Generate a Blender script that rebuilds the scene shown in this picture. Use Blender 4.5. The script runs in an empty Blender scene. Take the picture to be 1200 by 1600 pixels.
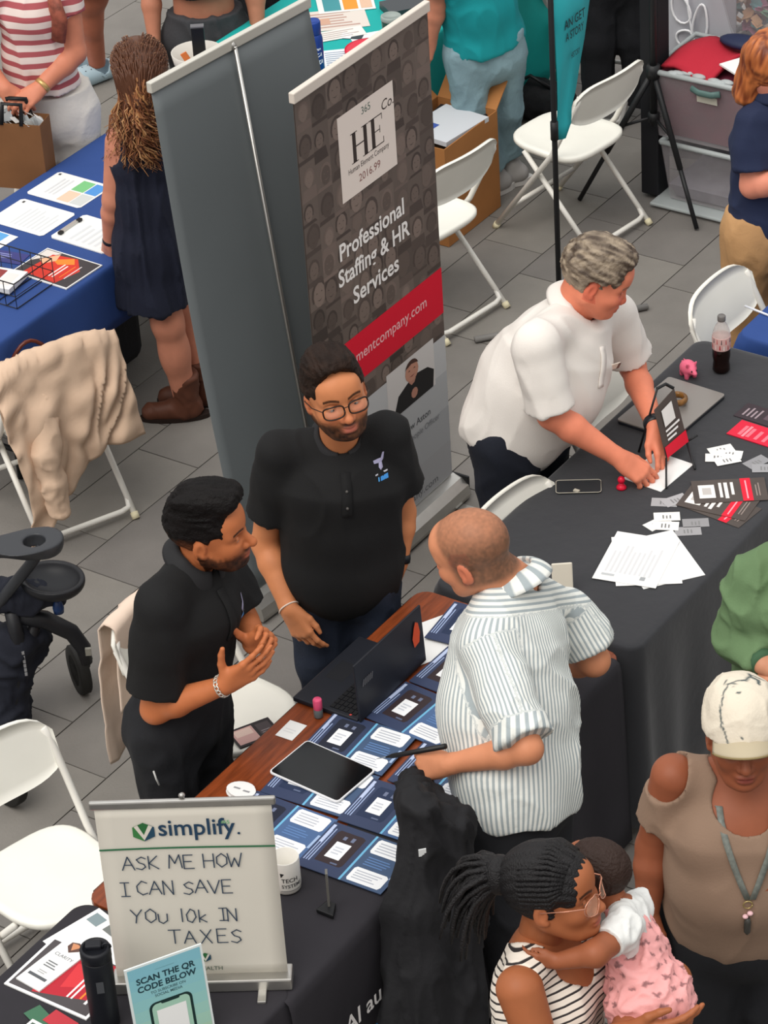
import bpy, bmesh, math, random
import numpy as np
from mathutils import Vector, Matrix

C = bpy.context.scene.collection
scene = bpy.context.scene
# ------------------------------------------------------------------ camera
FPX, PITCH, ROLL, YAW = 4762.18, 0.581675, -0.0683583, -0.6233554
CAMPOS = np.array([5.476992, -7.589746, 6.439313])
def _basis():
    f = np.array([math.sin(YAW)*math.cos(PITCH), math.cos(YAW)*math.cos(PITCH), -math.sin(PITCH)])
    x = np.array([math.cos(YAW), -math.sin(YAW), 0.0]); u = np.cross(x, f)
    return math.cos(ROLL)*x+math.sin(ROLL)*u, -math.sin(ROLL)*x+math.cos(ROLL)*u, f
CX, CU, CF = _basis()
cam = bpy.data.cameras.new('camera'); cam_ob = bpy.data.objects.new('camera', cam); C.objects.link(cam_ob)
cam.sensor_fit = 'HORIZONTAL'; cam.sensor_width = 36.0; cam.lens = FPX/1200*36.0
cam.clip_start = 0.5; cam.clip_end = 200
M4 = Matrix.Identity(4)
for i in range(3):
    M4[i][0] = CX[i]; M4[i][1] = CU[i]; M4[i][2] = -CF[i]; M4[i][3] = CAMPOS[i]
cam_ob.matrix_world = M4
scene.camera = cam_ob
# ------------------------------------------------------------------ world, sun, exposure
W = bpy.data.worlds.new('world'); scene.world = W; W.use_nodes = True
wn, wl = W.node_tree.nodes, W.node_tree.links; wn.clear()
wo = wn.new('ShaderNodeOutputWorld'); wb = wn.new('ShaderNodeBackground')
wr = wn.new('ShaderNodeValToRGB'); ws = wn.new('ShaderNodeSeparateXYZ'); wt = wn.new('ShaderNodeTexCoord')
wm = wn.new('ShaderNodeMapRange'); wm.inputs[1].default_value = -1.0; wm.inputs[2].default_value = 1.0
wl.new(wt.outputs['Generated'], ws.inputs[0]); wl.new(ws.outputs[2], wm.inputs[0]); wl.new(wm.outputs[0], wr.inputs[0])
wr.color_ramp.elements[0].position = 0.42; wr.color_ramp.elements[0].color = (0.26, 0.235, 0.215, 1)
wr.color_ramp.elements[1].position = 0.9; wr.color_ramp.elements[1].color = (1.0, 1.0, 1.0, 1)
wl.new(wr.outputs[0], wb.inputs[0]); wb.inputs[1].default_value = 1.0; wl.new(wb.outputs[0], wo.inputs[0])
sun = bpy.data.lights.new('skylight_sun', 'SUN'); sun.energy = 1.55; sun.angle = math.radians(45); sun.color = (1.0, 0.95, 0.88)
sun_ob = bpy.data.objects.new('skylight_sun', sun); C.objects.link(sun_ob)
sun_ob.rotation_euler = Vector((0.02, 0.55, -0.83)).to_track_quat('-Z', 'Y').to_euler()
scene.view_settings.view_transform = 'Standard'; scene.view_settings.look = 'None'
scene.view_settings.gamma = 1.0; scene.view_settings.use_curve_mapping = False
scene.view_settings.exposure = 0.28
scene.cycles.max_bounces = 6

# ------------------------------------------------------------------ pixel helpers (pixel of the 1200x1600 photo -> point of the place)
def ray(u, v):
    return CX*((u-600)/FPX) - CU*((v-800)/FPX) + CF
def at(u, v, z=0.0):
    d = ray(u, v); t = (z-CAMPOS[2])/d[2]; p = CAMPOS+d*t
    return np.array([p[0], p[1], z])
def atx(u, v, x):
    d = ray(u, v); return CAMPOS+d*((x-CAMPOS[0])/d[0])
def px(p):
    q = np.asarray(p, float)-CAMPOS; w = q@CF
    return 600+FPX*(q@CX)/w, 800-FPX*(q@CU)/w
HF = np.array([math.sin(YAW), math.cos(YAW), 0.0]); HR = np.array([math.cos(YAW), -math.sin(YAW), 0.0]); HC = -HF
UPV = np.array([0, 0, 1.0])
def standing(base):
    b = np.array([base[0], base[1], 0.0])
    def J(u, v, d=0.0):
        r = ray(u, v); t = ((b+HC*d-CAMPOS)@HF)/(r@HF); return CAMPOS+r*t
    return J
def nrm(v):
    v = np.asarray(v, float); return v/(np.linalg.norm(v)+1e-12)
def lerp(a, b, t): return np.asarray(a)*(1-t)+np.asarray(b)*t

# ------------------------------------------------------------------ materials
def srgb(h):
    h = h.lstrip('#'); o = []
    for i in (0, 2, 4):
        c = int(h[i:i+2], 16)/255.0
        o.append(c/12.92 if c <= 0.04045 else ((c+0.055)/1.055)**2.4)
    return (o[0], o[1], o[2], 1.0)
def rgb(c): return srgb(c) if isinstance(c, str) else (c[0], c[1], c[2], 1.0)
MATS = {}
def mat(name, col, rough=0.6, var=0.0, scale=8.0, bump=0.0, bscale=60.0, metal=0.0, attr=None, stretch=None, spec=0.4, alpha=1.0, trans=0.0, stripe=None, sheen=0.0, ior=1.45):
    if name in MATS: return MATS[name]
    m = bpy.data.materials.new(name); m.use_nodes = True; MATS[name] = m
    n, l = m.node_tree.nodes, m.node_tree.links; b = n['Principled BSDF']
    b.inputs['Roughness'].default_value = rough; b.inputs['Metallic'].default_value = metal
    b.inputs['Specular IOR Level'].default_value = spec; b.inputs['Alpha'].default_value = alpha
    b.inputs['Transmission Weight'].default_value = trans; b.inputs['IOR'].default_value = ior
    if sheen: b.inputs['Sheen Weight'].default_value = sheen
    tc = n.new('ShaderNodeTexCoord'); src = tc.outputs['Object']
    if stretch:
        mp = n.new('ShaderNodeMapping'); mp.inputs['Scale'].default_value = stretch; l.new(src, mp.inputs[0]); src = mp.outputs[0]
    if attr:
        a = n.new('ShaderNodeAttribute'); a.attribute_name = attr; base = a.outputs['Color']
    else:
        rg = n.new('ShaderNodeRGB'); rg.outputs[0].default_value = rgb(col); base = rg.outputs[0]
    if stripe:   # (attribute, period, duty, colour, softness)
        at_ = n.new('ShaderNodeAttribute'); at_.attribute_name = stripe[0]
        dv = n.new('ShaderNodeMath'); dv.operation = 'DIVIDE'; dv.inputs[1].default_value = stripe[1]; l.new(at_.outputs['Fac'], dv.inputs[0])
        fr = n.new('ShaderNodeMath'); fr.operation = 'FRACT'; l.new(dv.outputs[0], fr.inputs[0])
        rp = n.new('ShaderNodeValToRGB'); e = rp.color_ramp.elements; s = stripe[4]
        e[0].position = 0.0; e[0].color = (1, 1, 1, 1); e[1].position = min(0.999, stripe[2]+s); e[1].color = (0, 0, 0, 1)
        e2 = e.new(stripe[2]); e2.color = (1, 1, 1, 1); e3 = e.new(0.999); e3.color = (0, 0, 0, 1)
        l.new(fr.outputs[0], rp.inputs[0])
        mx = n.new('ShaderNodeMixRGB'); mx.inputs[2].default_value = rgb(stripe[3]); l.new(rp.outputs[0], mx.inputs[0]); l.new(base, mx.inputs[1]); base = mx.outputs[0]
    if var:
        nz = n.new('ShaderNodeTexNoise'); nz.inputs['Scale'].default_value = scale; nz.inputs['Detail'].default_value = 5; l.new(src, nz.inputs[0])
        mr = n.new('ShaderNodeMapRange'); mr.inputs[1].default_value = 0.25; mr.inputs[2].default_value = 0.75
        mr.inputs[3].default_value = 1-var; mr.inputs[4].default_value = 1+var; l.new(nz.outputs[0], mr.inputs[0])
        mu = n.new('ShaderNodeVectorMath'); mu.operation = 'SCALE'; l.new(base, mu.inputs[0]); l.new(mr.outputs[0], mu.inputs['Scale']); base = mu.outputs[0]
    l.new(base, b.inputs['Base Color'])
    if bump:
        nb = n.new('ShaderNodeTexNoise'); nb.inputs['Scale'].default_value = bscale; nb.inputs['Detail'].default_value = 4; l.new(src, nb.inputs[0])
        bp = n.new('ShaderNodeBump'); bp.inputs['Strength'].default_value = bump; bp.inputs['Distance'].default_value = 0.01
        l.new(nb.outputs[0], bp.inputs['Height']); l.new(bp.outputs[0], b.inputs['Normal'])
    return m

# ------------------------------------------------------------------ objects
def link(name, me, m, parent=None):
    o = bpy.data.objects.new(name, me); C.objects.link(o)
    if m is not None:
        for mm in (m if isinstance(m, (list, tuple)) else [m]): me.materials.append(mm)
    if parent is not None:
        o.parent = parent
        if parent.matrix_basis != Matrix.Identity(4) or parent.parent:
            o.matrix_parent_inverse = world_of(parent).inverted()
    return o
def world_of(o):
    w = o.matrix_basis.copy()
    if o.parent: w = world_of(o.parent) @ o.matrix_parent_inverse @ w
    return w
def tag(o, label=None, cat=None, group=None, kind=None):
    if label: o['label'] = label
    if cat: o['category'] = cat
    if group: o['group'] = group
    if kind: o['kind'] = kind
    return o
def thing(name, label, cat, loc=(0, 0, 0), group=None):
    o = bpy.data.objects.new(name, None); C.objects.link(o); o.location = [float(a) for a in loc]; o.empty_display_size = 0.1
    return tag(o, label, cat, group)
def copy_tree(o, parent=None):
    c = o.copy(); C.objects.link(c)
    if parent is not None: c.parent = parent
    for ch in o.children: copy_tree(ch, c)
    return c

class MB:
    """collects polygons; build() links them as one mesh object"""
    def __init__(s): s.v = []; s.f = []; s.c = []; s.sm = []
    def poly(s, pts, col=None, smooth=False):
        n = len(s.v); s.v += [tuple(float(a) for a in p) for p in pts]; s.f.append(tuple(range(n, n+len(pts)))); s.c.append(col); s.sm.append(smooth)
    def add(s, vs, fs, col=None, smooth=True):
        n = len(s.v); s.v += [tuple(float(a) for a in p) for p in vs]
        for f in fs: s.f.append(tuple(i+n for i in f)); s.c.append(col); s.sm.append(smooth)
    def box(s, c, half, ax=None, col=None):
        ax = np.eye(3) if ax is None else np.asarray(ax, float); c = np.asarray(c, float)
        P = [c+ax[0]*half[0]*i+ax[1]*half[1]*j+ax[2]*half[2]*k for k in (-1, 1) for j in (-1, 1) for i in (-1, 1)]
        s.add(P, [(0, 2, 3, 1), (4, 5, 7, 6), (0, 1, 5, 4), (2, 6, 7, 3), (0, 4, 6, 2), (1, 3, 7, 5)], col, False)
    def slab(s, poly, h, col=None, up=UPV, smooth=False):
        P = [np.asarray(p, float) for p in poly]; n = len(P); up = np.asarray(up)
        nrml = sum(np.cross(P[i]-P[0], P[(i+1) % n]-P[0]) for i in range(1, n-1))
        if nrml@up < 0: P = P[::-1]
        s.add(P+[p+up*h for p in P], [tuple(range(n-1, -1, -1)), tuple(range(n, 2*n))]+[(i, (i+1) % n, n+(i+1) % n, n+i) for i in range(n)], col, smooth)
    def tube(s, pts, r, seg=10, col=None, cap=True, flat=1.0, side=None):
        P = [np.asarray(p, float) for p in pts]; n = len(P); R = r if isinstance(r, (list, tuple, np.ndarray)) else [r]*n
        T = [nrm(P[min(i+1, n-1)]-P[max(i-1, 0)]) for i in range(n)]
        a = np.asarray(side, float) if side is not None else (np.array([0, 0, 1.0]) if abs(T[0][2]) < 0.9 else np.array([1.0, 0, 0]))
        V = []
        for i in range(n):
            a = a-T[i]*(a@T[i]); a = nrm(a); b = np.cross(T[i], a)
            for k in range(seg):
                t = 2*math.pi*k/seg; V.append(P[i]+R[i]*(a*math.cos(t)+b*math.sin(t)*flat))
        F = [(i*seg+k, i*seg+(k+1) % seg, (i+1)*seg+(k+1) % seg, (i+1)*seg+k) for i in range(n-1) for k in range(seg)]
        if cap: F += [tuple(range(seg-1, -1, -1)), tuple(range((n-1)*seg, n*seg))]
        s.add(V, F, col, True)
    def lathe(s, c, prof, seg=24, axis=UPV, col=None):
        ax = nrm(axis); a = nrm(np.cross(ax, [0.3, 1, 0.2])); b = np.cross(ax, a); c = np.asarray(c, float); V = []
        for r, z in prof:
            for k in range(seg):
                t = 2*math.pi*k/seg; V.append(c+ax*z+r*(a*math.cos(t)+b*math.sin(t)))
        n = len(prof); F = [(i*seg+k, i*seg+(k+1) % seg, (i+1)*seg+(k+1) % seg, (i+1)*seg+k) for i in range(n-1) for k in range(seg)]
        if prof[0][0] > 1e-6: F.append(tuple(range(seg-1, -1, -1)))
        if prof[-1][0] > 1e-6: F.append(tuple(range((n-1)*seg, n*seg)))
        s.add(V, F, col, True)
    def ball(s, c, r, seg=14, ring=9, ax=None, col=None):
        r = (r, r, r) if np.isscalar(r) else r; ax = np.eye(3) if ax is None else np.asarray(ax); V = []; c = np.asarray(c, float)
        for i in range(ring+1):
            p = math.pi*i/ring
            for k in range(seg):
                t = 2*math.pi*k/seg
                V.append(c+ax[0]*r[0]*math.sin(p)*math.cos(t)+ax[1]*r[1]*math.sin(p)*math.sin(t)+ax[2]*r[2]*math.cos(p))
        s.add(V, [(i*seg+k, (i+1)*seg+k, (i+1)*seg+(k+1) % seg, i*seg+(k+1) % seg) for i in range(ring) for k in range(seg)], col, True)
    def grid(s, fn, nu, nv, col=None, smooth=True, close=False):
        V = [fn(i/nu, j/nv) for i in range(nu+1) for j in range(nv+1)]
        s.add(V, [(i*(nv+1)+j, (i+1)*(nv+1)+j, (i+1)*(nv+1)+j+1, i*(nv+1)+j+1) for i in range(nu) for j in range(nv)], col, smooth)
    def mesh(s, name):
        me = bpy.data.meshes.new(name); me.from_pydata(s.v, [], s.f)
        me.polygons.foreach_set('use_smooth', np.array(s.sm, dtype=bool))
        if any(c is not None for c in s.c):
            a = me.attributes.new('Col', 'FLOAT_COLOR', 'FACE')
            a.data.foreach_set('color', np.array([rgb(c) if c is not None else (1, 1, 1, 1) for c in s.c], dtype=np.float32).ravel())
        me.update(); return me
    def build(s, name, m, parent=None, solid=0.0, bevel=0.0, subd=0):
        o = link(name, s.mesh(name), m, parent)
        if solid:
            k = o.modifiers.new('solid', 'SOLIDIFY'); k.thickness = solid; k.offset = 0
        if bevel:
            k = o.modifiers.new('bevel', 'BEVEL'); k.width = bevel; k.segments = 2; k.limit_method = 'ANGLE'
        if subd:
            k = o.modifiers.new('sub', 'SUBSURF'); k.levels = subd; k.render_levels = subd
        return o

# lettering from the built-in font: flat polygons in a unit frame
_TX = {}
def text_geo(txt, bold=0.0, shear=0.0):
    key = (txt, bold, shear)
    if key not in _TX:
        cu = bpy.data.curves.new('lettering', 'FONT'); cu.body = txt; cu.size = 1.0; cu.offset = bold; cu.shear = shear; cu.resolution_u = 3
        ob = bpy.data.objects.new('lettering', cu); C.objects.link(ob)
        dg = bpy.context.evaluated_depsgraph_get(); dg.update()
        me = bpy.data.meshes.new_from_object(ob.evaluated_get(dg))
        V = [(v.co.x, v.co.y) for v in me.vertices]; F = [tuple(p.vertices) for p in me.polygons]
        bpy.data.objects.remove(ob); bpy.data.curves.remove(cu); bpy.data.meshes.remove(me)
        _TX[key] = (np.array(V).reshape(-1, 2), F)
    return _TX[key]
def put_text(mb, txt, org, xd, yd, size, col, align='L', bold=0.0, shear=0.0, wid=None):
    V, F = text_geo(txt, bold, shear); w = V[:, 0].max() if len(V) else 0
    sx = size if wid is None else wid/w
    o = {'L': 0, 'C': w/2, 'R': w}[align]
    org = np.asarray(org, float); xd = np.asarray(xd, float); yd = np.asarray(yd, float)
    mb.add([org+xd*((v[0]-o)*sx)+yd*(v[1]*size) for v in V], F, col, False)
# handwriting: pen strokes per letter in a 0..1 box
ST = {'A': [[(0, 0), (.45, 1), (.9, 0)], [(.2, .38), (.72, .38)]], 'S': [[(.8, .85), (.5, 1), (.12, .8), (.3, .55), (.65, .42), (.75, .2), (.45, 0), (.05, .12)]],
 'K': [[(.1, 1), (.1, 0)], [(.75, 1), (.12, .45), (.8, 0)]], 'M': [[(0, 0), (.12, 1), (.45, .35), (.8, 1), (.95, 0)]], 'E': [[(.75, 1), (.1, 1), (.1, 0), (.8, 0)], [(.1, .52), (.65, .52)]],
 'H': [[(.1, 1), (.1, 0)], [(.8, 1), (.8, 0)], [(.1, .5), (.8, .5)]], 'O': [[(.45, 1), (.1, .75), (.08, .3), (.4, 0), (.78, .25), (.8, .7), (.45, 1)]],
 'W': [[(0, 1), (.2, 0), (.48, .65), (.72, 0), (1, 1)]], 'I': [[(.35, 1), (.35, 0)], [(.05, 1), (.65, 1)], [(.05, 0), (.65, 0)]], 'C': [[(.8, .85), (.45, 1), (.1, .65), (.12, .25), (.45, 0), (.8, .12)]],
 'N': [[(.1, 0), (.1, 1), (.75, 0), (.75, 1)]], 'V': [[(0, 1), (.42, 0), (.85, 1)]], 'Y': [[(0, 1), (.4, .5), (.8, 1)], [(.4, .5), (.3, 0)]],
 'U': [[(.1, .7), (.12, .15), (.4, 0), (.7, .2), (.72, .7)]], '1': [[(.3, 1), (.3, 0)]], '0': [[(.4, 1), (.1, .6), (.15, .15), (.45, 0), (.75, .4), (.65, .85), (.4, 1)]],
 'k': [[(.1, 1), (.1, 0)], [(.6, .6), (.12, .3), (.65, 0)]], 'T': [[(.4, 1), (.4, 0)], [(0, 1), (.85, 1)]], 'X': [[(.05, 1), (.8, 0)], [(.8, 1), (.05, 0)]], 'o': [[(.4, .7), (.1, .45), (.15, .1), (.45, 0), (.7, .3), (.6, .62), (.4, .7)]]}
def pen_text(mb, txt, org, xd, yd, nd, size, adv, width, col, rng):
    x = 0.0; org = np.asarray(org, float)
    for ch in txt:
        if ch != ' ':
            jx, jy, js = rng.uniform(-.05, .05), rng.uniform(-.06, .06), rng.uniform(.94, 1.06)
            for stk in ST[ch]:
                pts = [org+xd*(x+(p[0]*js+jx)*size*.82)+yd*((p[1]*js+jy)*size)+nd*0.0012 for p in stk]
                for a, b in zip(pts[:-1], pts[1:]):
                    d = nrm(b-a); w = np.cross(nd, d)*width/2; a2 = a-d*width*.3; b2 = b+d*width*.3
                    mb.poly([a2-w, b2-w, b2+w, a2+w], col)
        x += adv*(.6 if ch in '1I ' else 1.0)

# ================================================================== soft-body modelling: signed distance shapes blended and meshed
_rs = np.random.RandomState(7); _LAT = _rs.rand(32, 32, 32).astype(np.float32)*2-1
def vnoise(P, f=1.0, off=0.0):
    q = np.asarray(P, np.float32)*f+off; i = np.floor(q).astype(int); t = q-i; t = t*t*(3-2*t); o = 0
    for a in (0, 1):
        for b in (0, 1):
            for c in (0, 1):
                w = (t[:, 0] if a else 1-t[:, 0])*(t[:, 1] if b else 1-t[:, 1])*(t[:, 2] if c else 1-t[:, 2])
                o = o+w*_LAT[(i[:, 0]+a) & 31, (i[:, 1]+b) & 31, (i[:, 2]+c) & 31]
    return o
class Sdf:
    def __init__(s): s.p = []
    def put(s, f, lo, hi, k, op):
        s.p.append((f, np.asarray(lo, float), np.asarray(hi, float), k, op)); return s
    def cone(s, a, b, ra, rb, k=0.02, op='+', fa=None, fb=None, side=None, capa=False, capb=False):
        """tapered limb a->b; ra, rb radii; fa, fb radii across the other axis when 'side' is given"""
        a = np.asarray(a, float); b = np.asarray(b, float); ab = b-a; L2 = max(ab@ab, 1e-9); L = math.sqrt(L2); ax = ab/L
        if side is not None:
            sd = np.asarray(side, float); sd = nrm(sd-ax*(sd@ax))
        m = max(ra, rb, fa or 0, fb or 0)
        def f(X, Y, Z):
            dx, dy, dz = X-a[0], Y-a[1], Z-a[2]; h = (dx*ab[0]+dy*ab[1]+dz*ab[2])/L2; t = np.clip(h, 0, 1)
            qx, qy, qz = dx-ab[0]*t, dy-ab[1]*t, dz-ab[2]*t
            if side is None:
                d = np.sqrt(qx*qx+qy*qy+qz*qz)-(ra+(rb-ra)*t)
            else:
                w = ra+(rb-ra)*t; e = fa+(fb-fa)*t; qs = qx*sd[0]+qy*sd[1]+qz*sd[2]; q2 = np.maximum(qx*qx+qy*qy+qz*qz-qs*qs, 0)
                d = (np.sqrt((qs/w)**2+q2/(e*e)+1e-12)-1)*np.minimum(w, e)
            if capa: d = np.maximum(d, -h*L)
            if capb: d = np.maximum(d, (h-1)*L)
            return d
        return s.put(f, np.minimum(a, b)-m, np.maximum(a, b)+m, k, op)
    def chain(s, pts, rs, k=0.02, op='+', **kw):
        for i in range(len(pts)-1): s.cone(pts[i], pts[i+1], rs[i], rs[i+1], k, op, **kw)
        return s
    def ell(s, c, r, R=None, k=0.02, op='+'):
        c = np.asarray(c, float); r = np.asarray(r if not np.isscalar(r) else (r, r, r), float); R = np.eye(3) if R is None else np.asarray(R)  # rows = axes
        def f(X, Y, Z):
            dx, dy, dz = X-c[0], Y-c[1], Z-c[2]; k0 = 0; k1 = 0
            for i in range(3):
                q = (dx*R[i, 0]+dy*R[i, 1]+dz*R[i, 2])/r[i]; k0 = k0+q*q; k1 = k1+(q/r[i])**2
            k0 = np.sqrt(k0); return k0*(k0-1)/np.sqrt(k1+1e-12)
        m = np.sqrt(((R*r[:, None])**2).sum(0)); return s.put(f, c-m, c+m, k, op)
    def half(s, c, n, k=0.0):
        """keep the side where (p-c).n < 0, for everything added so far"""
        c = np.asarray(c, float); n = nrm(n)
        return s.put(lambda X, Y, Z: (X-c[0])*n[0]+(Y-c[1])*n[1]+(Z-c[2])*n[2], (9, 9, 9), (-9, -9, -9), k, 'x')
    def mesh(s, res):
        lo = np.min([p[1] for p in s.p if p[4] == '+'], 0)-3*res-.01; hi = np.max([p[2] for p in s.p if p[4] == '+'], 0)+3*res+.01
        n = np.ceil((hi-lo)/res).astype(int)+1
        ax = [np.float32(lo[i])+np.float32(res)*np.arange(n[i], dtype=np.float32) for i in range(3)]
        F = np.full(n, 0.15, np.float32)
        for f, a, b, k, op in s.p:
            if op == 'x':
                sl = (slice(0, n[0]), slice(0, n[1]), slice(0, n[2]))
            else:
                g = k+3*res; i0 = np.clip(np.floor((a-g-lo)/res).astype(int), 0, n); i1 = np.clip(np.ceil((b+g-lo)/res).astype(int)+1, 0, n)
                if (i1 <= i0).any(): continue
                sl = tuple(slice(i0[j], i1[j]) for j in range(3))
            d = f(ax[0][sl[0]][:, None, None], ax[1][sl[1]][None, :, None], ax[2][sl[2]][None, None, :]); A = F[sl]
            if op == '+':
                F[sl] = np.minimum(A, d)-(np.maximum(k-np.abs(A-d), 0)**2/(4*k) if k else 0)
            elif op == '-':
                F[sl] = np.maximum(A, -d)+(np.maximum(k-np.abs(A+d), 0)**2/(4*k) if k else 0)
            else:
                F[sl] = np.maximum(A, d)+(np.maximum(k-np.abs(A-d), 0)**2/(4*k) if k else 0)
        F[0] = F[-1] = .1; F[:, 0] = F[:, -1] = .1; F[:, :, 0] = F[:, :, -1] = .1
        return nets(F, lo, res)
def nets(F, lo, res):
    I = F < 0; c = I[:-1, :-1, :-1].astype(np.int8)
    sh = [(0, 0, 0), (1, 0, 0), (0, 1, 0), (1, 1, 0), (0, 0, 1), (1, 0, 1), (0, 1, 1), (1, 1, 1)]
    N = np.array(F.shape)-1; cnt = np.zeros(N, np.int8)
    for o in sh: cnt += I[o[0]:o[0]+N[0], o[1]:o[1]+N[1], o[2]:o[2]+N[2]]
    act = np.argwhere((cnt > 0) & (cnt < 8)); M = len(act)
    idx = -np.ones(N, np.int32); idx[act[:, 0], act[:, 1], act[:, 2]] = np.arange(M)
    val = np.stack([F[act[:, 0]+o[0], act[:, 1]+o[1], act[:, 2]+o[2]] for o in sh], 1); S = np.array(sh, np.float32)
    acc = np.zeros((M, 3), np.float32); w = np.zeros(M, np.float32)
    for i in range(8):
        for j in range(i+1, 8):
            if sum(abs(a-b) for a, b in zip(sh[i], sh[j])) != 1: continue
            a, b = val[:, i], val[:, j]; m = (a < 0) != (b < 0); t = np.where(m, a/np.where(m, a-b, 1), 0)[:, None]
            acc += np.where(m[:, None], S[i]+(S[j]-S[i])*t, 0); w += m
    V = (act+acc/w[:, None])*res+lo; Q = []
    for d in range(3):
        e = [(d+1) % 3, (d+2) % 3]
        a = [slice(1, N[0]), slice(1, N[1]), slice(1, N[2])]; a[d] = slice(0, N[d]); b = list(a); b[d] = slice(1, N[d]+1)
        A = I[tuple(a)]; B = I[tuple(b)]; ch = np.argwhere(A != B); s0 = A[ch[:, 0], ch[:, 1], ch[:, 2]]
        off = np.array([1, 1, 1]); off[d] = 0; p = ch+off
        def at_(x, y):
            q = p.copy(); q[:, e[0]] += x; q[:, e[1]] += y; return idx[q[:, 0], q[:, 1], q[:, 2]]
        q = np.stack([at_(-1, -1), at_(0, -1), at_(0, 0), at_(-1, 0)], 1); q[~s0] = q[~s0][:, ::-1]; Q.append(q)
    return V.astype(np.float64), np.concatenate(Q)
def vnormals(V, Q):
    n = np.cross(V[Q[:, 2]]-V[Q[:, 0]], V[Q[:, 3]]-V[Q[:, 1]]); N = np.zeros_like(V)
    for k in range(4): np.add.at(N, Q[:, k], n)
    return N/(np.linalg.norm(N, axis=1)[:, None]+1e-12)
def relax(V, Q, it=1, w=0.5):
    for _ in range(it):
        A = np.zeros_like(V); c = np.zeros(len(V))
        for k in range(4):
            np.add.at(A, Q[:, k], V[Q[:, (k+1) % 4]]+V[Q[:, (k+3) % 4]]); np.add.at(c, Q[:, k], 2)
        V = V*(1-w)+w*A/np.maximum(c, 1)[:, None]
    return V
def soft(name, geo, m, parent=None, col=None, stripe=None, flat=False):
    V, Q = geo; me = bpy.data.meshes.new(name)
    me.vertices.add(len(V)); me.vertices.foreach_set('co', np.asarray(V, np.float32).ravel())
    me.loops.add(Q.size); me.loops.foreach_set('vertex_index', Q.astype(np.int32).ravel())
    me.polygons.add(len(Q)); me.polygons.foreach_set('loop_start', np.arange(0, Q.size, 4, dtype=np.int32))
    me.polygons.foreach_set('use_smooth', np.ones(len(Q), dtype=bool)); me.update(calc_edges=True)
    if col is not None:
        a = me.attributes.new('Col', 'FLOAT_COLOR', 'POINT'); a.data.foreach_set('color', np.concatenate([col, np.ones((len(V), 1))], 1).astype(np.float32).ravel())
    if stripe is not None:
        a = me.attributes.new('stripe', 'FLOAT', 'POINT'); a.data.foreach_set('value', np.asarray(stripe, np.float32))
    return link(name, me, m, parent)
def merge(*gs):
    V = []; Q = []; n = 0
    for v, q in gs: V.append(v); Q.append(q+n); n += len(v)
    return np.concatenate(V), np.concatenate(Q)
def folds(geo, amp, f=(9, 9, 4), off=0.0, axes=None, sharp=1.0):
    """cloth folds: displace along the normals by ridged noise, stretched along the third axis"""
    V, Q = geo; N = vnormals(V, Q); P = V if axes is None else V@np.asarray(axes).T; P = P*np.array(f)
    P = P+.55*np.stack([vnoise(P*.8, 1, off+1.3), vnoise(P*.8, 1, off+5.1), vnoise(P*.8, 1, off+9.7)], 1)
    r1 = np.clip(1-2.2*np.abs(vnoise(P, 1.0, off)), 0, 1); r2 = np.clip(1-2.2*np.abs(vnoise(P*1.9+3.7, 1.0, off)), 0, 1)
    d = amp*(1.25*r1**1.6+.6*r2**1.6-.45)
    return V+N*d[:, None], Q
def sstep(a, b, x):
    t = np.clip((x-a)/(b-a), 0, 1); return t*t*(3-2*t)

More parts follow.
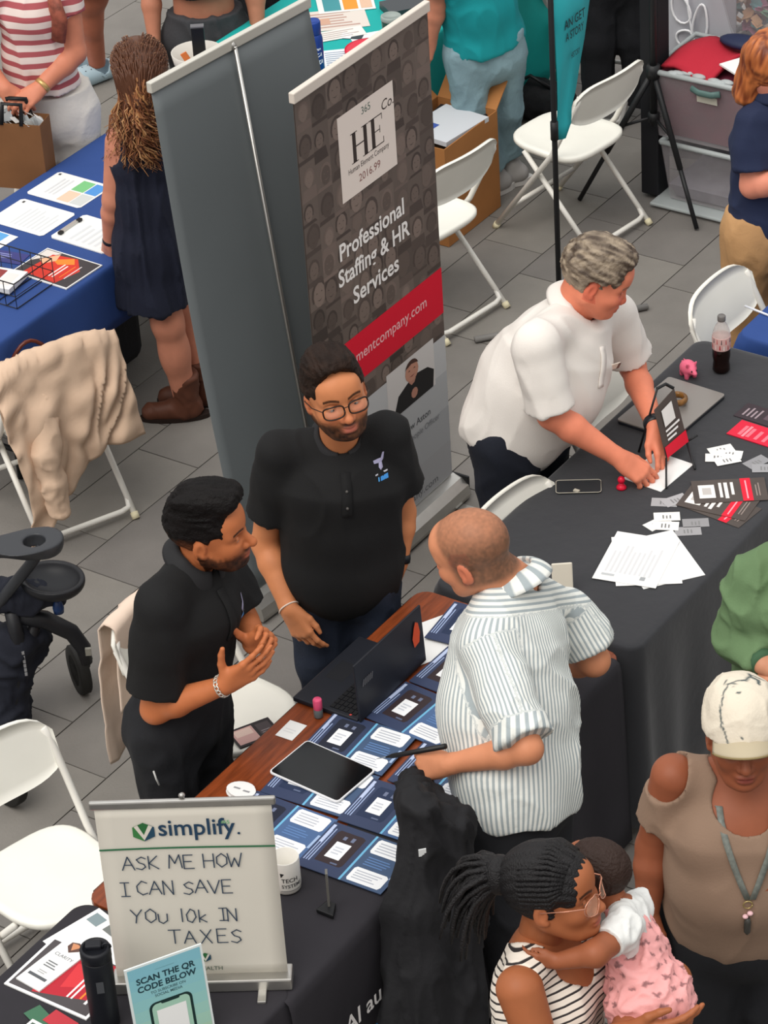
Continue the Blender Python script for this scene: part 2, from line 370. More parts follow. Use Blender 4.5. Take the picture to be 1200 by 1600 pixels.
# ------------------------------------------------------------------ heads and hands
class Head:
    """local frame: +x out of the face, +y to the person's left, +z to the crown; origin between the ears"""
    def __init__(s, c, face, up=(0, 0, 1), sc=1.0, wide=1.0, jaw=1.0):
        s.c = np.asarray(c, float); f = nrm(face); l = nrm(np.cross(up, f)); u = np.cross(f, l); s.R = np.array([f, l, u]); s.s = sc; s.w = wide; s.j = jaw
    def P(s, x, y, z): return s.c+(s.R[0]*x+s.R[1]*y*s.w+s.R[2]*z)*s.s
    def loc(s, V): q = (np.asarray(V)-s.c)@s.R.T/s.s; q[:, 1] /= s.w; return q
    def e(s, S, c, r, k=.02, op='+', tilt=None):
        R = s.R
        if tilt is not None:   # roll about local y
            a = math.radians(tilt); R = np.array([s.R[0]*math.cos(a)+s.R[2]*math.sin(a), s.R[1], -s.R[0]*math.sin(a)+s.R[2]*math.cos(a)])
        S.ell(s.P(*c), (r[0]*s.s, r[1]*s.s*s.w, r[2]*s.s), R, k*s.s, op)
    def cn(s, S, a, b, ra, rb, k=.02, op='+'): S.cone(s.P(*a), s.P(*b), ra*s.s, rb*s.s, k*s.s, op)
    def skull(s, S, inf=0.0):
        s.e(S, (-.018, 0, .035), (.097+inf, .076+inf, .086+inf), .02)
        s.e(S, (.020, 0, .012), (.070+inf*.8, .066+inf, .080+inf), .03)
    def face(s, S, neck, nr=.058, smile=0.0, nose=1.0, brow=1.0, cheek=1.0, lip=1.0, neck_top=(-.03, 0, -.05)):
        s.skull(S); j = s.j
        s.e(S, (.030, 0, -.045), (.058, .056*j, .068), .03)
        for y in (1, -1):
            s.cn(S, (-.008, .050*j*y, -.050), (.050, .026*j*y, -.092), .022, .020, .03)
            s.e(S, (.057, .036*y, -.030), (.026*cheek, .025*cheek, .024), .025)
            s.cn(S, (.076, .012*y, .016), (.064, .046*y, .014), .0135*brow, .012, .014)
        s.e(S, (.070, 0, -.097), (.022, .024*j, .018), .022)
        s.e(S, (.066, 0, .045), (.030, .050, .036), .03)
        for y in (1, -1):
            s.e(S, (.092, .033*y, -.003), (.017, .020, .0125), .012, '-')
            s.e(S, (.070, .033*y, -.003), (.016, .0165, .0125), .004)
        s.cn(S, (.082, 0, .004), (.103*nose, 0, -.036), .0085, .0125, .012); s.e(S, (.104*nose, 0, -.040), (.013, .0125, .0115), .006)
        for y in (1, -1): s.e(S, (.092, .0135*y, -.042), (.012, .0085, .0095), .006)
        s.e(S, (.080, 0, -.066), (.014, .026, .016), .012)
        s.e(S, (.091, 0, -.0655), (.0085, .021*lip, .0062), .006); s.e(S, (.089, 0, -.0775), (.0085, .018*lip, .0075), .006)
        s.cn(S, (.100, 0, -.0715), (.092, .020, -.071+smile*.006), .0022, .0018, .003, '-'); s.cn(S, (.100, 0, -.0715), (.092, -.020, -.071+smile*.006), .0022, .0018, .003, '-')
        for y in (1, -1):
            s.e(S, (-.012, .077*y, -.012), (.018, .008, .031), .006, tilt=-12); s.e(S, (-.006, .085*y, -.008), (.009, .005, .017), .004, '-', tilt=-12)
            s.e(S, (-.004, .076*y, -.033), (.009, .007, .009), .005)
        S.cone(s.P(*neck_top), neck, nr, nr*1.08, .03)
    def colours(s, V, skin, lip=None, beard=None, bd=None, brow='#1c1512', stub=None, flush=None):
        """paint by anatomy: lips, brows, beard, flush"""
        q = s.loc(V); x, y, z = q.T; sk = np.array(srgb(skin)[:3]); col = np.tile(sk, (len(V), 1))
        def mixc(c, w): return col*(1-w[:, None])+np.array(srgb(c)[:3])*w[:, None]
        ax = np.exp(-((x-.085)/.03)**2)
        if flush: col = mixc(flush, .6*np.exp(-(((np.abs(y)-.038)/.022)**2+((z+.030)/.022)**2))*(x > .02)+.6*np.exp(-(((x-.104)/.016)**2+(y/.018)**2+((z+.038)/.016)**2))+.5*(np.abs(y) > .074)*(np.abs(z) < .05))
        if beard:
            n = vnoise(q, 140)*.16
            lvl = -.047-.30*np.clip(x-.035, 0, .1)*0
            m = sstep(.012, -.014, z+.050-.5*np.clip(.03-x, 0, .05)*1.1+n*.05)*(x > -.02)
            m = m*(1-.98*np.exp(-(((x-.093)/.02)**2*0+(y/.021)**4+((z+.0715)/.0095)**4)))
            m = np.maximum(m, np.exp(-((y/.032)**4+((z+.0565)/.0075)**4))*(x > .06))
            m *= sstep(-.135, -.11, z); m *= 1-np.exp(-((np.abs(y)-.034)/.017)**2-((z+.040)/.016)**2)*(x > .03)
            col = mixc(beard, np.clip(m*(bd or .85)+n*m*.6, 0, 1))
        if lip: col = mixc(lip, .85*np.exp(-((y/.021)**4+((z+.0715)/.0105)**4))*(x > .07))
        for sg in (1, -1):
            yy = y*sg; t = np.clip((yy-.014)/.036, 0, 1); zc = .0185+.008*np.sin(t*2.4)-.004*t
            col = mixc(brow, np.clip(sstep(.0055, .0025, np.abs(z-zc))*(yy > .012)*(yy < .052)*(x > .045), 0, 1)*.9)
            col = mixc('#2a1a14', .75*np.exp(-(((yy-.033)/.016)**4+((z-.0005)/.0032)**4))*(x > .05))
        return col
    def eyes(s, parent, lid='#7a4a35', iris='#21140d'):
        mb = MB()
        for y in (1, -1):
            c = s.P(.0755, .033*y, -.0045); mb.ball(c, .0108*s.s, 12, 8, s.R, '#a3958b'); mb.ball(s.P(.0793, .0315*y, -.0058), .0070*s.s, 10, 6, s.R, iris)
            mb.grid(lambda u, v: s.P(.0752+.0121*math.cos((v+.10)*1.42)*math.cos((u-.5)*2.6), .033*y+.0125*math.cos((v+.10)*1.42)*math.sin((u-.5)*2.6), -.0040+.0116*math.sin((v+.10)*1.42)), 10, 6, lid)
        return mb.build('eye', mat('eye_white', '#ffffff', .25, attr='Col'), parent)

def hand(S, wrist, fdir, back, ts, curl=(.3, .35, .4, .45), thumb=(.5, .3), sc=1.0, spread=.06, k=.009, tc=0.0):
    """palm with five separate bent fingers; fdir towards the fingertips, back out of the back of the hand, ts=+1 thumb on back x fdir side"""
    x = nrm(fdir); z = np.asarray(back, float); z = nrm(z-x*(z@x)); y = np.cross(z, x)*ts; w = np.asarray(wrist, float)
    def P(a, b, c): return w+(x*a+y*b+z*c)*sc
    ys = [.031, .0105, -.0105, -.030]; xs = [.093, .097, .092, .083]
    S.cone(P(-.012, 0, 0), P(.03, 0, 0), .026*sc, .030*sc, k*2, side=y, fa=.020*sc, fb=.018*sc)
    for i in range(4): S.cone(P(.015, ys[i]*.55, 0), P(xs[i], ys[i], 0), .0155*sc, .0118*sc, .014*sc)
    S.ell(P(.042, .022, -.008), (.034*sc, .020*sc, .015*sc), np.array([x, y, z]), .012*sc)
    S.ell(P(.045, -.022, -.008), (.036*sc, .015*sc, .013*sc), np.array([x, y, z]), .012*sc)
    Ls = [(.041, .025, .020), (.045, .029, .022), (.042, .027, .021), (.033, .021, .018)]
    for i in range(4):
        p = P(xs[i], ys[i], 0); a = 0; sp = spread*(1.5-i)*1.0
        r = [.0098, .0088, .0079, .0066] if i < 3 else [.0088, .0078, .0070, .0060]
        for j in range(3):
            a += curl[i]*(1.0, 1.25, .8)[j]
            d = x*math.cos(a)-z*math.sin(a)+y*sp*math.cos(a); q = p+nrm(d)*Ls[i][j]*sc
            S.cone(p, q, r[j]*sc, r[j+1]*sc, .005*sc if j else .007*sc); p = q
    a, b = thumb; p0 = P(.018, .020, -.006); p1 = p0+(x*math.cos(a)+y*math.sin(a)-z*(.25+tc))*.044*sc
    a2 = a-b; p2 = p1+(x*math.cos(a2)+y*math.sin(a2)-z*(.15+tc))*.033*sc; a3 = a2-b*.7; p3 = p2+(x*math.cos(a3)+y*math.sin(a3)-z*(.1+tc))*.025*sc
    S.cone(p0, p1, .0165*sc, .0125*sc, .010*sc); S.cone(p1, p2, .0118*sc, .0102*sc, .005*sc); S.cone(p2, p3, .0104*sc, .0076*sc, .004*sc)
def arm(S, sh, el, wr, r=1.0, up=True):
    if up: S.cone(sh, el, .055*r, .044*r, .02)
    m = lerp(el, wr, .3)
    S.cone(el, m, .043*r, .045*r, .02); S.cone(m, wr, .045*r, .0275*r, .015)

# ================================================================== setting: tiled floor
rng = random.Random(4)
M_grout = mat('grout', '#4a4744', .9)
M_tile = [mat('paver_%d' % i, c, .75, var=.10, scale=5, bump=.15, bscale=90) for i, c in enumerate(['#797570', '#75716c', '#7c7872', '#726e6a'])]
g = MB(); g.box((1.0, 0.5, -.06), (9, 9, .05)); floor = g.build('floor', M_grout); tag(floor, kind='structure')
TX0, TW, TL = -1.363, 0.30, 0.583
tile_me = []
for m in M_tile:
    b = MB(); b.slab([(-.1475, -.289, 0), (.1475, -.289, 0), (.1475, .289, 0), (-.1475, .289, 0)], .0095)
    me = b.mesh('tile'); me.materials.append(m); tile_me.append(me)
far = []
for i in range(-19, 18):
    for j in range(-12, 12):
        x = TX0+(i+.5)*TW; y = -.312-.1943*i+(j+.5)*TL+.583*round(.1943*i/.583)
        u, v = px((x, y, 0))
        if not (-60 < u < 1260 and -60 < v < 1680):
            far.append((x, y))
        else:
            o = bpy.data.objects.new('tile', tile_me[rng.randrange(4)]); C.objects.link(o); o.parent = floor
            o.location = (x, y, -.0101+rng.uniform(-.0004, .0004))

b = MB()
for x, y in far: b.box((x, y, -.0055), (.1475, .289, .005))
tf = b.build('tile_field', M_tile[1], floor); tf['kind'] = 'stuff'

# ================================================================== shared materials
M_white = mat('white_plastic', '#eeece2', .38, var=.03, scale=6)
M_wmetal = mat('white_tube', '#e6e3db', .35, var=.04, scale=10)
M_cap = mat('foot_cap', '#d8cfae', .6)
M_alu = mat('brushed_aluminium', '#b9b7b2', .32, metal=.85, var=.06, scale=20)
M_railp = mat('rail_plastic', '#d9cfc4', .45)
M_black = mat('black_plastic', '#17181a', .45, var=.1)
M_matte = mat('black_metal', '#1d1e20', .5)
M_paper = mat('paper_white', '#e6e6e4', .7)
M_ink = mat('print_ink', '#ffffff', .55, attr='Col')
M_cloth = mat('black_tablecloth', '#2a2b2f', .85, var=.08, scale=6, bump=.25, bscale=14, sheen=.2)
M_cloth2 = mat('dark_tablecloth', '#2b292e', .85, var=.08, scale=6, bump=.25, bscale=14)
M_blue = mat('blue_tablecloth', '#2a4784', .8, var=.06, scale=4, bump=.2, bscale=10)
M_teal = mat('teal_tablecloth', '#16a5a0', .8, var=.06, scale=5, bump=.2, bscale=12)
M_wood = mat('brown_wood', '#7a3a1c', .32, var=.45, scale=5, stretch=(14, 1.6, 4), bump=.08, bscale=20)
M_glass = mat('clear_plastic', '#ffffff', .08, trans=1.0, ior=1.2)

# ------------------------------------------------------------------ generic builders
def tablecloth(name, label, x0, x1, y0, y1, z, drops, m, parent=None, seed=0, amp=.02, nf=9, group=None, thick=.004):
    """fabric over a table: flat top, rolled edge and hanging skirts with folds. drops = (x0 side, x1 side, y0 side, y1 side)"""
    r = random.Random(seed); ph = [r.uniform(0, 6.3) for _ in range(6)]; per = []
    cr = .05
    def side(a, b, n, k):
        for i in range(n): per.append((lerp(a, b, i/n), k))
    def corner(cx, cy, a0, n=7):
        for i in range(n):
            t = a0+math.pi/2*i/n; per.append((np.array([cx+cr*math.cos(t), cy+cr*math.sin(t)]), None))
    X, Y = (x0+cr, x1-cr), (y0+cr, y1-cr); nx = int((x1-x0)/.025); ny = int((y1-y0)/.025)
    side((X[0], y0), (X[1], y0), nx, 2); corner(X[1], Y[0], -math.pi/2); side((x1, Y[0]), (x1, Y[1]), ny, 1); corner(X[1], Y[1], 0)
    side((X[1], y1), (X[0], y1), nx, 3); corner(X[0], Y[1], math.pi/2); side((x0, Y[1]), (x0, Y[0]), ny, 0); corner(X[0], Y[0], math.pi)
    n = len(per); P = np.array([p for p, _ in per]); T = np.roll(P, -1, 0)-np.roll(P, 1, 0); T /= np.linalg.norm(T, axis=1)[:, None]; N = np.stack([T[:, 1], -T[:, 0]], 1)
    dr = np.array([drops[k] if k is not None else np.nan for _, k in per]); good = np.where(~np.isnan(dr))[0]
    dr = np.interp(np.arange(n), np.r_[good-n, good, good+n], np.r_[dr[good]]*1.0 if False else np.tile(dr[good], 3))
    s = np.cumsum(np.linalg.norm(P-np.roll(P, 1, 0), axis=1)); cf = np.array([1.0 if k is None else 0.0 for _, k in per])
    ker = np.hanning(13); cf = np.convolve(np.r_[cf[-6:], cf, cf[:6]], ker/ker.sum(), 'valid'); cf /= cf.max()
    rings = [(0, -.03, 0), (0, -.008, 0), (.05, 0, 0), (.004, .004, .004)]
    V = []; fr = [0, 0, .01, .03, .08, .15, .25, .38, .52, .68, .84, 1.0]
    for q, f in enumerate(fr):
        ins = [-.03, -.007, 0, .003][q] if q < 4 else .004
        zz = [0, 0, -.003, -.012][q] if q < 4 else None
        w = np.sin(s*nf*1.7+ph[0]+.6*np.sin(s*2.1+ph[2]))*.6+np.sin(s*nf*2.9+ph[1])*.4
        out = ins+(amp*(f**.8)*(w+.4)+.075*f**.9*cf*(dr > .2))*(0 if q < 4 else 1)
        h = (z+zz)*np.ones(n) if zz is not None else z-np.maximum(.014, dr*f)
        V += list(np.c_[P+N*out[:, None], h])
    F = [(q*n+i, (q+1)*n+i, (q+1)*n+(i+1) % n, q*n+(i+1) % n) for q in range(len(fr)-1) for i in range(n)]+[tuple(range(n))]
    b = MB(); b.add(V, F); b.sm[-1] = True
    o = b.build(name, m, parent, solid=thick)
    if label: tag(o, label, 'tablecloth', group)
    return o
def folding_table(name, label, x0, x1, y0, y1, z, topm, group=None, leg=True, thick=.03):
    t = thing(name, label, 'table', ((x0+x1)/2, (y0+y1)/2, 0), group)
    b = MB(); rr = .05; pts = []
    for cx, cy, a in ((x1-rr, y1-rr, 0), (x0+rr, y1-rr, 1), (x0+rr, y0+rr, 2), (x1-rr, y0+rr, 3)):
        pts += [(cx+rr*math.cos(math.pi/2*(a+k/4)), cy+rr*math.sin(math.pi/2*(a+k/4)), z-thick) for k in range(5)]
    b.slab(pts, thick); b.build('tabletop', topm, t, bevel=.004)
    for yy in (y0+.22, y1-.22):
        for sx in (x0+.12, x1-.12):
            b = MB(); b.tube([(sx, yy, z-thick), (sx, yy, .012)], .014, 8); b.build('leg', M_matte, t)
        b = MB(); b.tube([(x0+.12, yy, .14), (x1-.12, yy, .14)], .011, 8); b.build('crossbar', M_matte, t)
    return t

def make_chair(name, label, group, seatm, tubem):
    t = thing(name, label, 'chair', (0, 0, 0), group)
    b = MB(); n = 40; V = []; W_, D_ = .205, .21                     # seat: rounded slab with a slight dish
    def sq(k, sx, sy, e=3.4):
        a = 2*math.pi*k/n; c, s = math.cos(a), math.sin(a)
        return sx*math.copysign(abs(c)**(2/e), c), sy*math.copysign(abs(s)**(2/e), s)*(1-.10*c)
    rings = [(.0, .436), (.55, .436), (.85, .440), (.96, .445), (1.0, .440), (1.0, .425), (.95, .412), (.6, .414), (0, .414)]
    for f, z in rings:
        for k in range(n):
            x, y = sq(k, D_*f, W_*f); V.append((x+.01, y, z))
    b.add(V, [(q*n+k, q*n+(k+1) % n, (q+1)*n+(k+1) % n, (q+1)*n+k) for q in range(len(rings)-1) for k in range(n)]); b.build('seat', seatm, t)
    b = MB(); ax = nrm((-.33, 0, 1)); outw = np.cross((0, 1, 0), ax)  # backrest: curved shell
    def bk(u, v, off):
        y = (u-.5)*.465; e = abs(2*u-1); top = .215-.060*e**6; bot = -.01+.055*e**4; h = bot+(top-bot)*v
        c = np.array([-.195, 0, .605])+ax*h*1.0; return c+np.array([0, 1, 0])*y+np.array([-1, 0, 0])*(.035*(1-e*e)-.018+off)
    nu, nv = 16, 6
    loop = lambda off: [bk(i/nu, j/nv, off) for i in range(nu+1) for j in range(nv+1)]
    V = loop(0)+loop(.018); m_ = (nu+1)*(nv+1); F = []
    for i in range(nu):
        for j in range(nv):
            a = i*(nv+1)+j; q = (a, a+nv+1, a+nv+2, a+1); F.append(q); F.append(tuple(x+m_ for x in q[::-1]))
    edge = [i*(nv+1) for i in range(nu+1)]+[nu*(nv+1)+j for j in range(1, nv+1)]+[i*(nv+1)+nv for i in range(nu-1, -1, -1)]+[j for j in range(nv-1, 0, -1)]
    F += [(edge[k], edge[(k+1) % len(edge)], edge[(k+1) % len(edge)]+m_, edge[k]+m_) for k in range(len(edge))]
    b.add(V, F); b.build('backrest', seatm, t)
    for sy in (1, -1):
        b = MB(); y = .222*sy; b.tube([(-.240, y*.93, .765), (-.232, y, .725), (-.09, y, .455), (.24, y, .018)], .0125, 10); f = b.build('front_leg', tubem, t)
        b = MB(); b.tube([(.235, y, .025), (.249, y, .001)], .016, 10); b.build('foot_cap', M_cap, f)
        b = MB(); y = .195*sy; b.tube([(.09, y, .415), (-.285, y, .016)], .0120, 10); f = b.build('rear_leg', tubem, t)
        b = MB(); b.tube([(-.28, y, .022), (-.298, y, .001)], .0155, 10); b.build('foot_cap', M_cap, f)
    b = MB(); b.tube([(-.235, .195, .068), (-.262, .185, .040), (-.268, .15, .034), (-.268, -.15, .034), (-.262, -.185, .040), (-.235, -.195, .068)], .0115, 10); b.build('rear_bar', tubem, t)
    b = MB(); b.tube([(.150, .222, .137), (.150, -.222, .137)], .0105, 10); b.build('front_bar', tubem, t)
    return t
def set_chair(t, x, y, deg):
    t.location = (x, y, 0); t.rotation_euler = (0, 0, math.radians(deg)); return t
CH = 'white folding chairs around the tables'
chair0 = make_chair('folding_chair', 'white folding chair between the grey banner and the blue table, beige jacket over its back', CH, M_white, M_wmetal)
def chair(label, x, y, deg, group=CH):
    c = copy_tree(chair0); c['label'] = label; c['group'] = group; return set_chair(c, x, y, deg)
set_chair(chair0, -1.41, -.19, 155)
chair('white folding chair right behind the printed staffing banner, next to the cardboard box', -.97, 1.78, 172)
chair('white folding chair seen whole behind the black pole of the teal flag', -.80, 2.71, 172)
chair('white folding chair behind the soda bottle, tucked at the right-edge blue table', .97, 1.26, 0)
chair('white folding chair at the lower left, seat empty, beside the stroller', .36, -2.36, -14)
chair('white folding chair behind the bearded man in profile, beige cloth over its back', .34, -1.42, -3)
chair('white folding chair hidden behind the big white polo belly of the leaning man', .86, .50, 0)
chair('white folding chair whose backrest shows just behind the crew-cut head', 1.05, -.38, -4)
M_shaded = mat('shaded_plastic', '#b9b7b4', .5)  # darker copy of the white chair plastic: background shade painted into its colour
cg = make_chair('folding_chair', 'white folding chair, shade put into its colour, behind the jeans of the person in teal', CH, M_shaded, M_shaded); set_chair(cg, -1.30, 3.85, 100)
cg = make_chair('folding_chair', 'white folding chair, shade put into its colour, mostly hidden behind black-trousered legs at the top', CH, M_shaded, M_shaded); set_chair(cg, -.75, 4.25, 170)

# ================================================================== tables
t = folding_table('folding_table', 'long folding table under floor-length black cloth, the leaning man works at it', .81, 1.55, -.83, .96, .735, M_white, 'exhibitor tables')
tablecloth('tablecloth', 'black cloth with a long front drop, cards and flyers on it', .80, 1.565, -.84, .97, .742, (.24, .70, .64, .35), M_cloth, seed=3, amp=.022)
t = folding_table('wooden_table', 'brown wooden table with black laptop and blue brochures on it', .77, 1.53, -2.65, -.865, .735, M_wood, 'exhibitor tables', thick=.026)
for zz in (.18, .5):
    pass
b = MB(); b.tube([(.768, -2.60, .722), (.768, -.915, .722)], .0065, 6); b.build('edge_trim', mat('edge_trim', '#1f1714', .4), t)
# black throw over the front of the wooden table
def throw():
    V = []; ny = 70; prof = [(1.255, .740), (1.30, .7405), (1.40, .7405), (1.50, .7405), (1.528, .739), (1.54, .730), (1.546, .70), (1.55, .6), (1.552, .48), (1.554, .36), (1.556, .24), (1.558, .12), (1.56, .03)]
    for i in range(ny+1):
        y = -2.72+i/ny*1.815
        for q, (x, z) in enumerate(prof):
            f = max(0, (.73-z)/.7); w = math.sin(y*13+.7*math.sin(y*5))*.6+math.sin(y*29)*.3
            e = .012*math.sin(y*6.3)+.008*math.sin(y*17) if q < 1 else 0
            V.append((x+e+.020*f*(w+.5)*f**.1, y, z))
    n = len(prof); b = MB(); b.add(V, [(i*n+j, (i+1)*n+j, (i+1)*n+j+1, i*n+j+1) for i in range(ny) for j in range(n-1)])
    o = b.build('table_throw', M_cloth2, None, solid=.003); return tag(o, 'black printed throw hanging over the front of the brown wooden table', 'tablecloth')
thr = throw()
b = MB()
put_text(b, 'AI au', (1.604, -2.555, .515), (0, 1, 0), (0, 0, 1), .086, '#e9e6e4', bold=.012)
put_text(b, 'ow', (1.608, -2.475, .395), (0, 1, 0), (0, 0, 1), .13, '#2f8fd0', bold=.012, shear=.2)
b.build('lettering', M_ink, thr)
t = folding_table('folding_table', 'folding table under dark cloth in the lower left corner, tumbler and booklets on it', .785, 1.515, -4.48, -2.70, .735, M_white, 'exhibitor tables')
tablecloth('tablecloth', 'dark plum-black cloth with rounded corner under the tumbler and booklets', .775, 1.525, -4.49, -2.665, .742, (.5, .62, .5, .45), M_cloth2, seed=5, amp=.018)
t = folding_table('folding_table', 'folding table under royal blue cloth at the upper left', -2.23, -1.51, -.36, 2.02, .735, M_white, 'exhibitor tables')
tablecloth('tablecloth', 'royal blue cloth with sheets and clipboards laid out on it', -2.24, -1.50, -.37, 2.03, .742, (.25, .27, .3, .3), M_blue, seed=8, amp=.014, nf=6)
t = folding_table('folding_table', 'folding table under blue cloth cut by the right edge', .92, 1.62, 1.08, 2.85, .735, M_white, 'exhibitor tables')
tablecloth('tablecloth', 'blue cloth at the right edge with one pen on it', .91, 1.63, 1.06, 2.87, .742, (.24, .5, .3, .3), M_blue, seed=9, amp=.014, nf=6)
t = folding_table('folding_table', 'folding table under teal cloth at the top', -2.35, -1.53, 2.11, 3.75, .735, M_white, 'exhibitor tables')
tablecloth('tablecloth', 'teal cloth at the top under bottle, tumbler and papers', -2.36, -1.52, 2.10, 3.76, .742, (.4, .62, .6, .4), M_teal, seed=12, amp=.02)

# ================================================================== flat printed sheets
def sheet(name, label, cat, cx, cy, lx, ly, deg=0, z=.7435, thick=.0012, m=None, marks=(), group=None, corner=0.0, lift=None):
    """a sheet lying flat: marks are (kind, u0, v0, u1, v1, colour[, text]) in 0..1, u along its long side lx, v along ly"""
    a = math.radians(deg); U = np.array([math.cos(a), math.sin(a), 0]); Vv = np.array([-math.sin(a), math.cos(a), 0]); c = np.array([cx, cy, z])
    P = lambda u, v, h=0: c+U*(u-.5)*lx+Vv*(v-.5)*ly+UPV*h
    b = MB(); k = corner
    poly = [P(0, 0), P(1, 0), P(1, 1), P(0, 1)] if not k else [P(k/lx, 0), P(1-k/lx, 0), P(1, k/ly), P(1, 1-k/ly), P(1-k/lx, 1), P(k/lx, 1), P(0, 1-k/ly), P(0, k/ly)]
    b.slab(poly, thick); o = b.build(name, m or M_paper); tag(o, label, cat, group)
    if marks:
        q = MB(); h = thick+.0004
        for mk in marks:
            h += .00005
            if mk[0] == 'r': q.poly([P(mk[1], mk[2], h), P(mk[3], mk[2], h), P(mk[3], mk[4], h), P(mk[1], mk[4], h)], mk[5])
            elif mk[0] == 'p': q.poly([P(x, y, h) for x, y in mk[1]], mk[2])
            elif mk[0] == 'l':   # lines of small print running along 'axis'
                u0, v0, u1, v1, n, col, axis = mk[1:8]
                for i in range(n):
                    f = (i+.25)/n; e = rng.uniform(.7, 1.0)
                    if axis == 'u': q.poly([P(u0, v0+(v1-v0)*f, h), P(u0+(u1-u0)*e, v0+(v1-v0)*f, h), P(u0+(u1-u0)*e, v0+(v1-v0)*(f+.42/n), h), P(u0, v0+(v1-v0)*(f+.42/n), h)], col)
                    else: q.poly([P(u0+(u1-u0)*f, v0, h), P(u0+(u1-u0)*(f+.42/n), v0, h), P(u0+(u1-u0)*(f+.42/n), v0+(v1-v0)*e, h), P(u0+(u1-u0)*f, v0+(v1-v0)*e, h)], col)
            elif mk[0] == 't':   # (t, u, v, axis, size, colour, text, bold)
                xd, yd = {'u': (U, Vv), 'v': (Vv, -U), '-v': (-Vv, U), '-u': (-U, -Vv)}[mk[3]]
                put_text(q, mk[6], P(mk[1], mk[2], h), xd, yd, mk[4], mk[5], bold=mk[7] if len(mk) > 7 else .01)
        q.build('print', M_ink, o)
    return o
# blue brochures: two-page navy leaflets with white boxes
M_navy = mat('brochure_navy', '#333f58', .35, var=.15, scale=9)
def brochure(label, cx, cy, deg, k, flip=False, bg='#343f5c'):
    w = '#eef0f2'; cy_ = '#6fb3d8'
    mk = [('p', [(0, 0), (.5, 0), (.5, 1), (0, 1)], bg), ('p', [(.52, 0), (1, 0), (1, 1), (.52, 1)], '#4a6690' if k % 2 else '#415675'),
          ('r', .5, 0, .525, 1, cy_), ('p', [(.13, .2), (.42, .2), (.44, .25), (.44, .85), (.4, .88), (.14, .88), (.12, .83)], ['#1f2434', '#33272a', '#22304d'][k % 3]),
          ('r', .19, .32, .36, .66, w), ('l', .015, .15, .10, .9, 3, '#9fb0d4', 'v'), ('r', .02, .55, .055, .95, '#b9c6e4'),
          ('p', [(.58, .66), (.93, .66), (.95, .70), (.95, .93), (.92, .96), (.58, .96), (.56, .92), (.56, .70)], w), ('p', [(.58, .05), (.93, .05), (.95, .1), (.95, .3), (.92, .34), (.58, .34), (.56, .3), (.56, .09)], w),
          ('l', .60, .70, .9, .92, 4, '#b6bac4', 'u'), ('l', .60, .10, .9, .30, 4, '#b6bac4', 'u'), ('l', .60, .40, .88, .6, 4, '#5d7fb0', 'u'), ('r', .955, .3, .985, .6, '#9fb6d8'),
          ('l', .20, .72, .38, .82, 2, '#6d7690', 'v'), ('r', .30, .22, .38, .25, '#5d6884'), ('l', .22, .40, .33, .58, 3, '#c5c9d2', 'u')]
    o = sheet('brochure', label, 'brochure', cx, cy, .292, .216, deg, z=.7445+.0004*k*0+(.0022 if cx > 1.2 else 0)+(k*.00025), thick=.0025, m=M_navy, marks=mk, group='navy brochures on the wooden table')
    return o
for k, (lab, x, y, d) in enumerate([
    ('navy open brochure between the pink lip balm and the tablet, bright blue pages', 1.062, -1.665, 3),
    ('navy open brochure just in front of the standing laptop lid', 1.155, -1.45, -4),
    ('navy brochure half hidden under the tablet', 1.075, -1.89, 4),
    ('navy brochure left of the white mug, partly behind the handwritten sign', 1.075, -2.115, 1),
    ('navy open brochure at the front edge between mug and hanging black jacket', 1.365, -2.12, 2),
    ('navy open brochure under the writing hand, cut off by the hanging jacket', 1.355, -1.89, 3),
    ('navy brochure beyond the writing hand at the front table edge', 1.385, -1.665, 2),
    ('navy brochure behind the laptop lid with green dots, at the belly of the striped shirt', 1.175, -1.225, -2),
    ('navy brochure at the far end of the wooden table beside a blank sheet', 1.075, -.985, 6)]): brochure(lab, x, y, d, k)
sheet('paper_sheet', 'blank white sheet at the far end of the wooden table', 'paper', .98, -1.06, .30, .20, 62, z=.737, thick=.002)
sheet('paper_card', 'small white card on the bare wood beside the pink lip balm', 'card', .838, -1.705, .062, .085, 2, z=.7365, marks=[('l', .15, .3, .8, .6, 2, '#d8d8d8', 'u')])
# stickers stack
o = thing('sticker_stack', 'small stack of white rounded stickers on the wood beside the handwritten sign', 'stickers', (.885, -2.03, .737))
for i in range(5):
    b = MB(); a0 = rng.uniform(-.25, .25); cx, cy = .885+rng.uniform(-.008, .008), -2.03+rng.uniform(-.008, .008)
    b.slab([(cx+.045*math.cos(a)*math.cos(a0)-.034*math.sin(a)*math.sin(a0), cy+.045*math.cos(a)*math.sin(a0)+.034*math.sin(a)*math.cos(a0), .737+.004*i) for a in np.linspace(0, 6.283, 20)[:-1]], .0028); s_ = b.build('sticker', M_paper, o)
    if i == 4:
        q = MB(); z_ = .737+.016+.0034
        for dx in (-.018, .016): q.poly([(cx+dx-.011, cy-.004, z_), (cx+dx+.011, cy-.002, z_), (cx+dx+.011, cy+.005, z_), (cx+dx-.011, cy+.003, z_)], '#8f8f92')
        q.build('print', M_ink, s_)
# lip balm
o = thing('lip_balm', 'pink-capped lip balm with grey base on the bare wood', 'lip balm', (.872, -1.605, .737))
b = MB(); b.lathe((.872, -1.605, .737), [(.0, 0), (.014, 0), (.0145, .004), (.0145, .028), (.013, .030)], 18); b.build('base', mat('balm_grey', '#5e6466', .3), o)
b = MB(); b.lathe((.872, -1.605, .767), [(.0135, 0), (.0145, .002), (.0145, .034), (.012, .038), (0, .038)], 18); b.build('cap', mat('balm_pink', '#e0527a', .35), o)
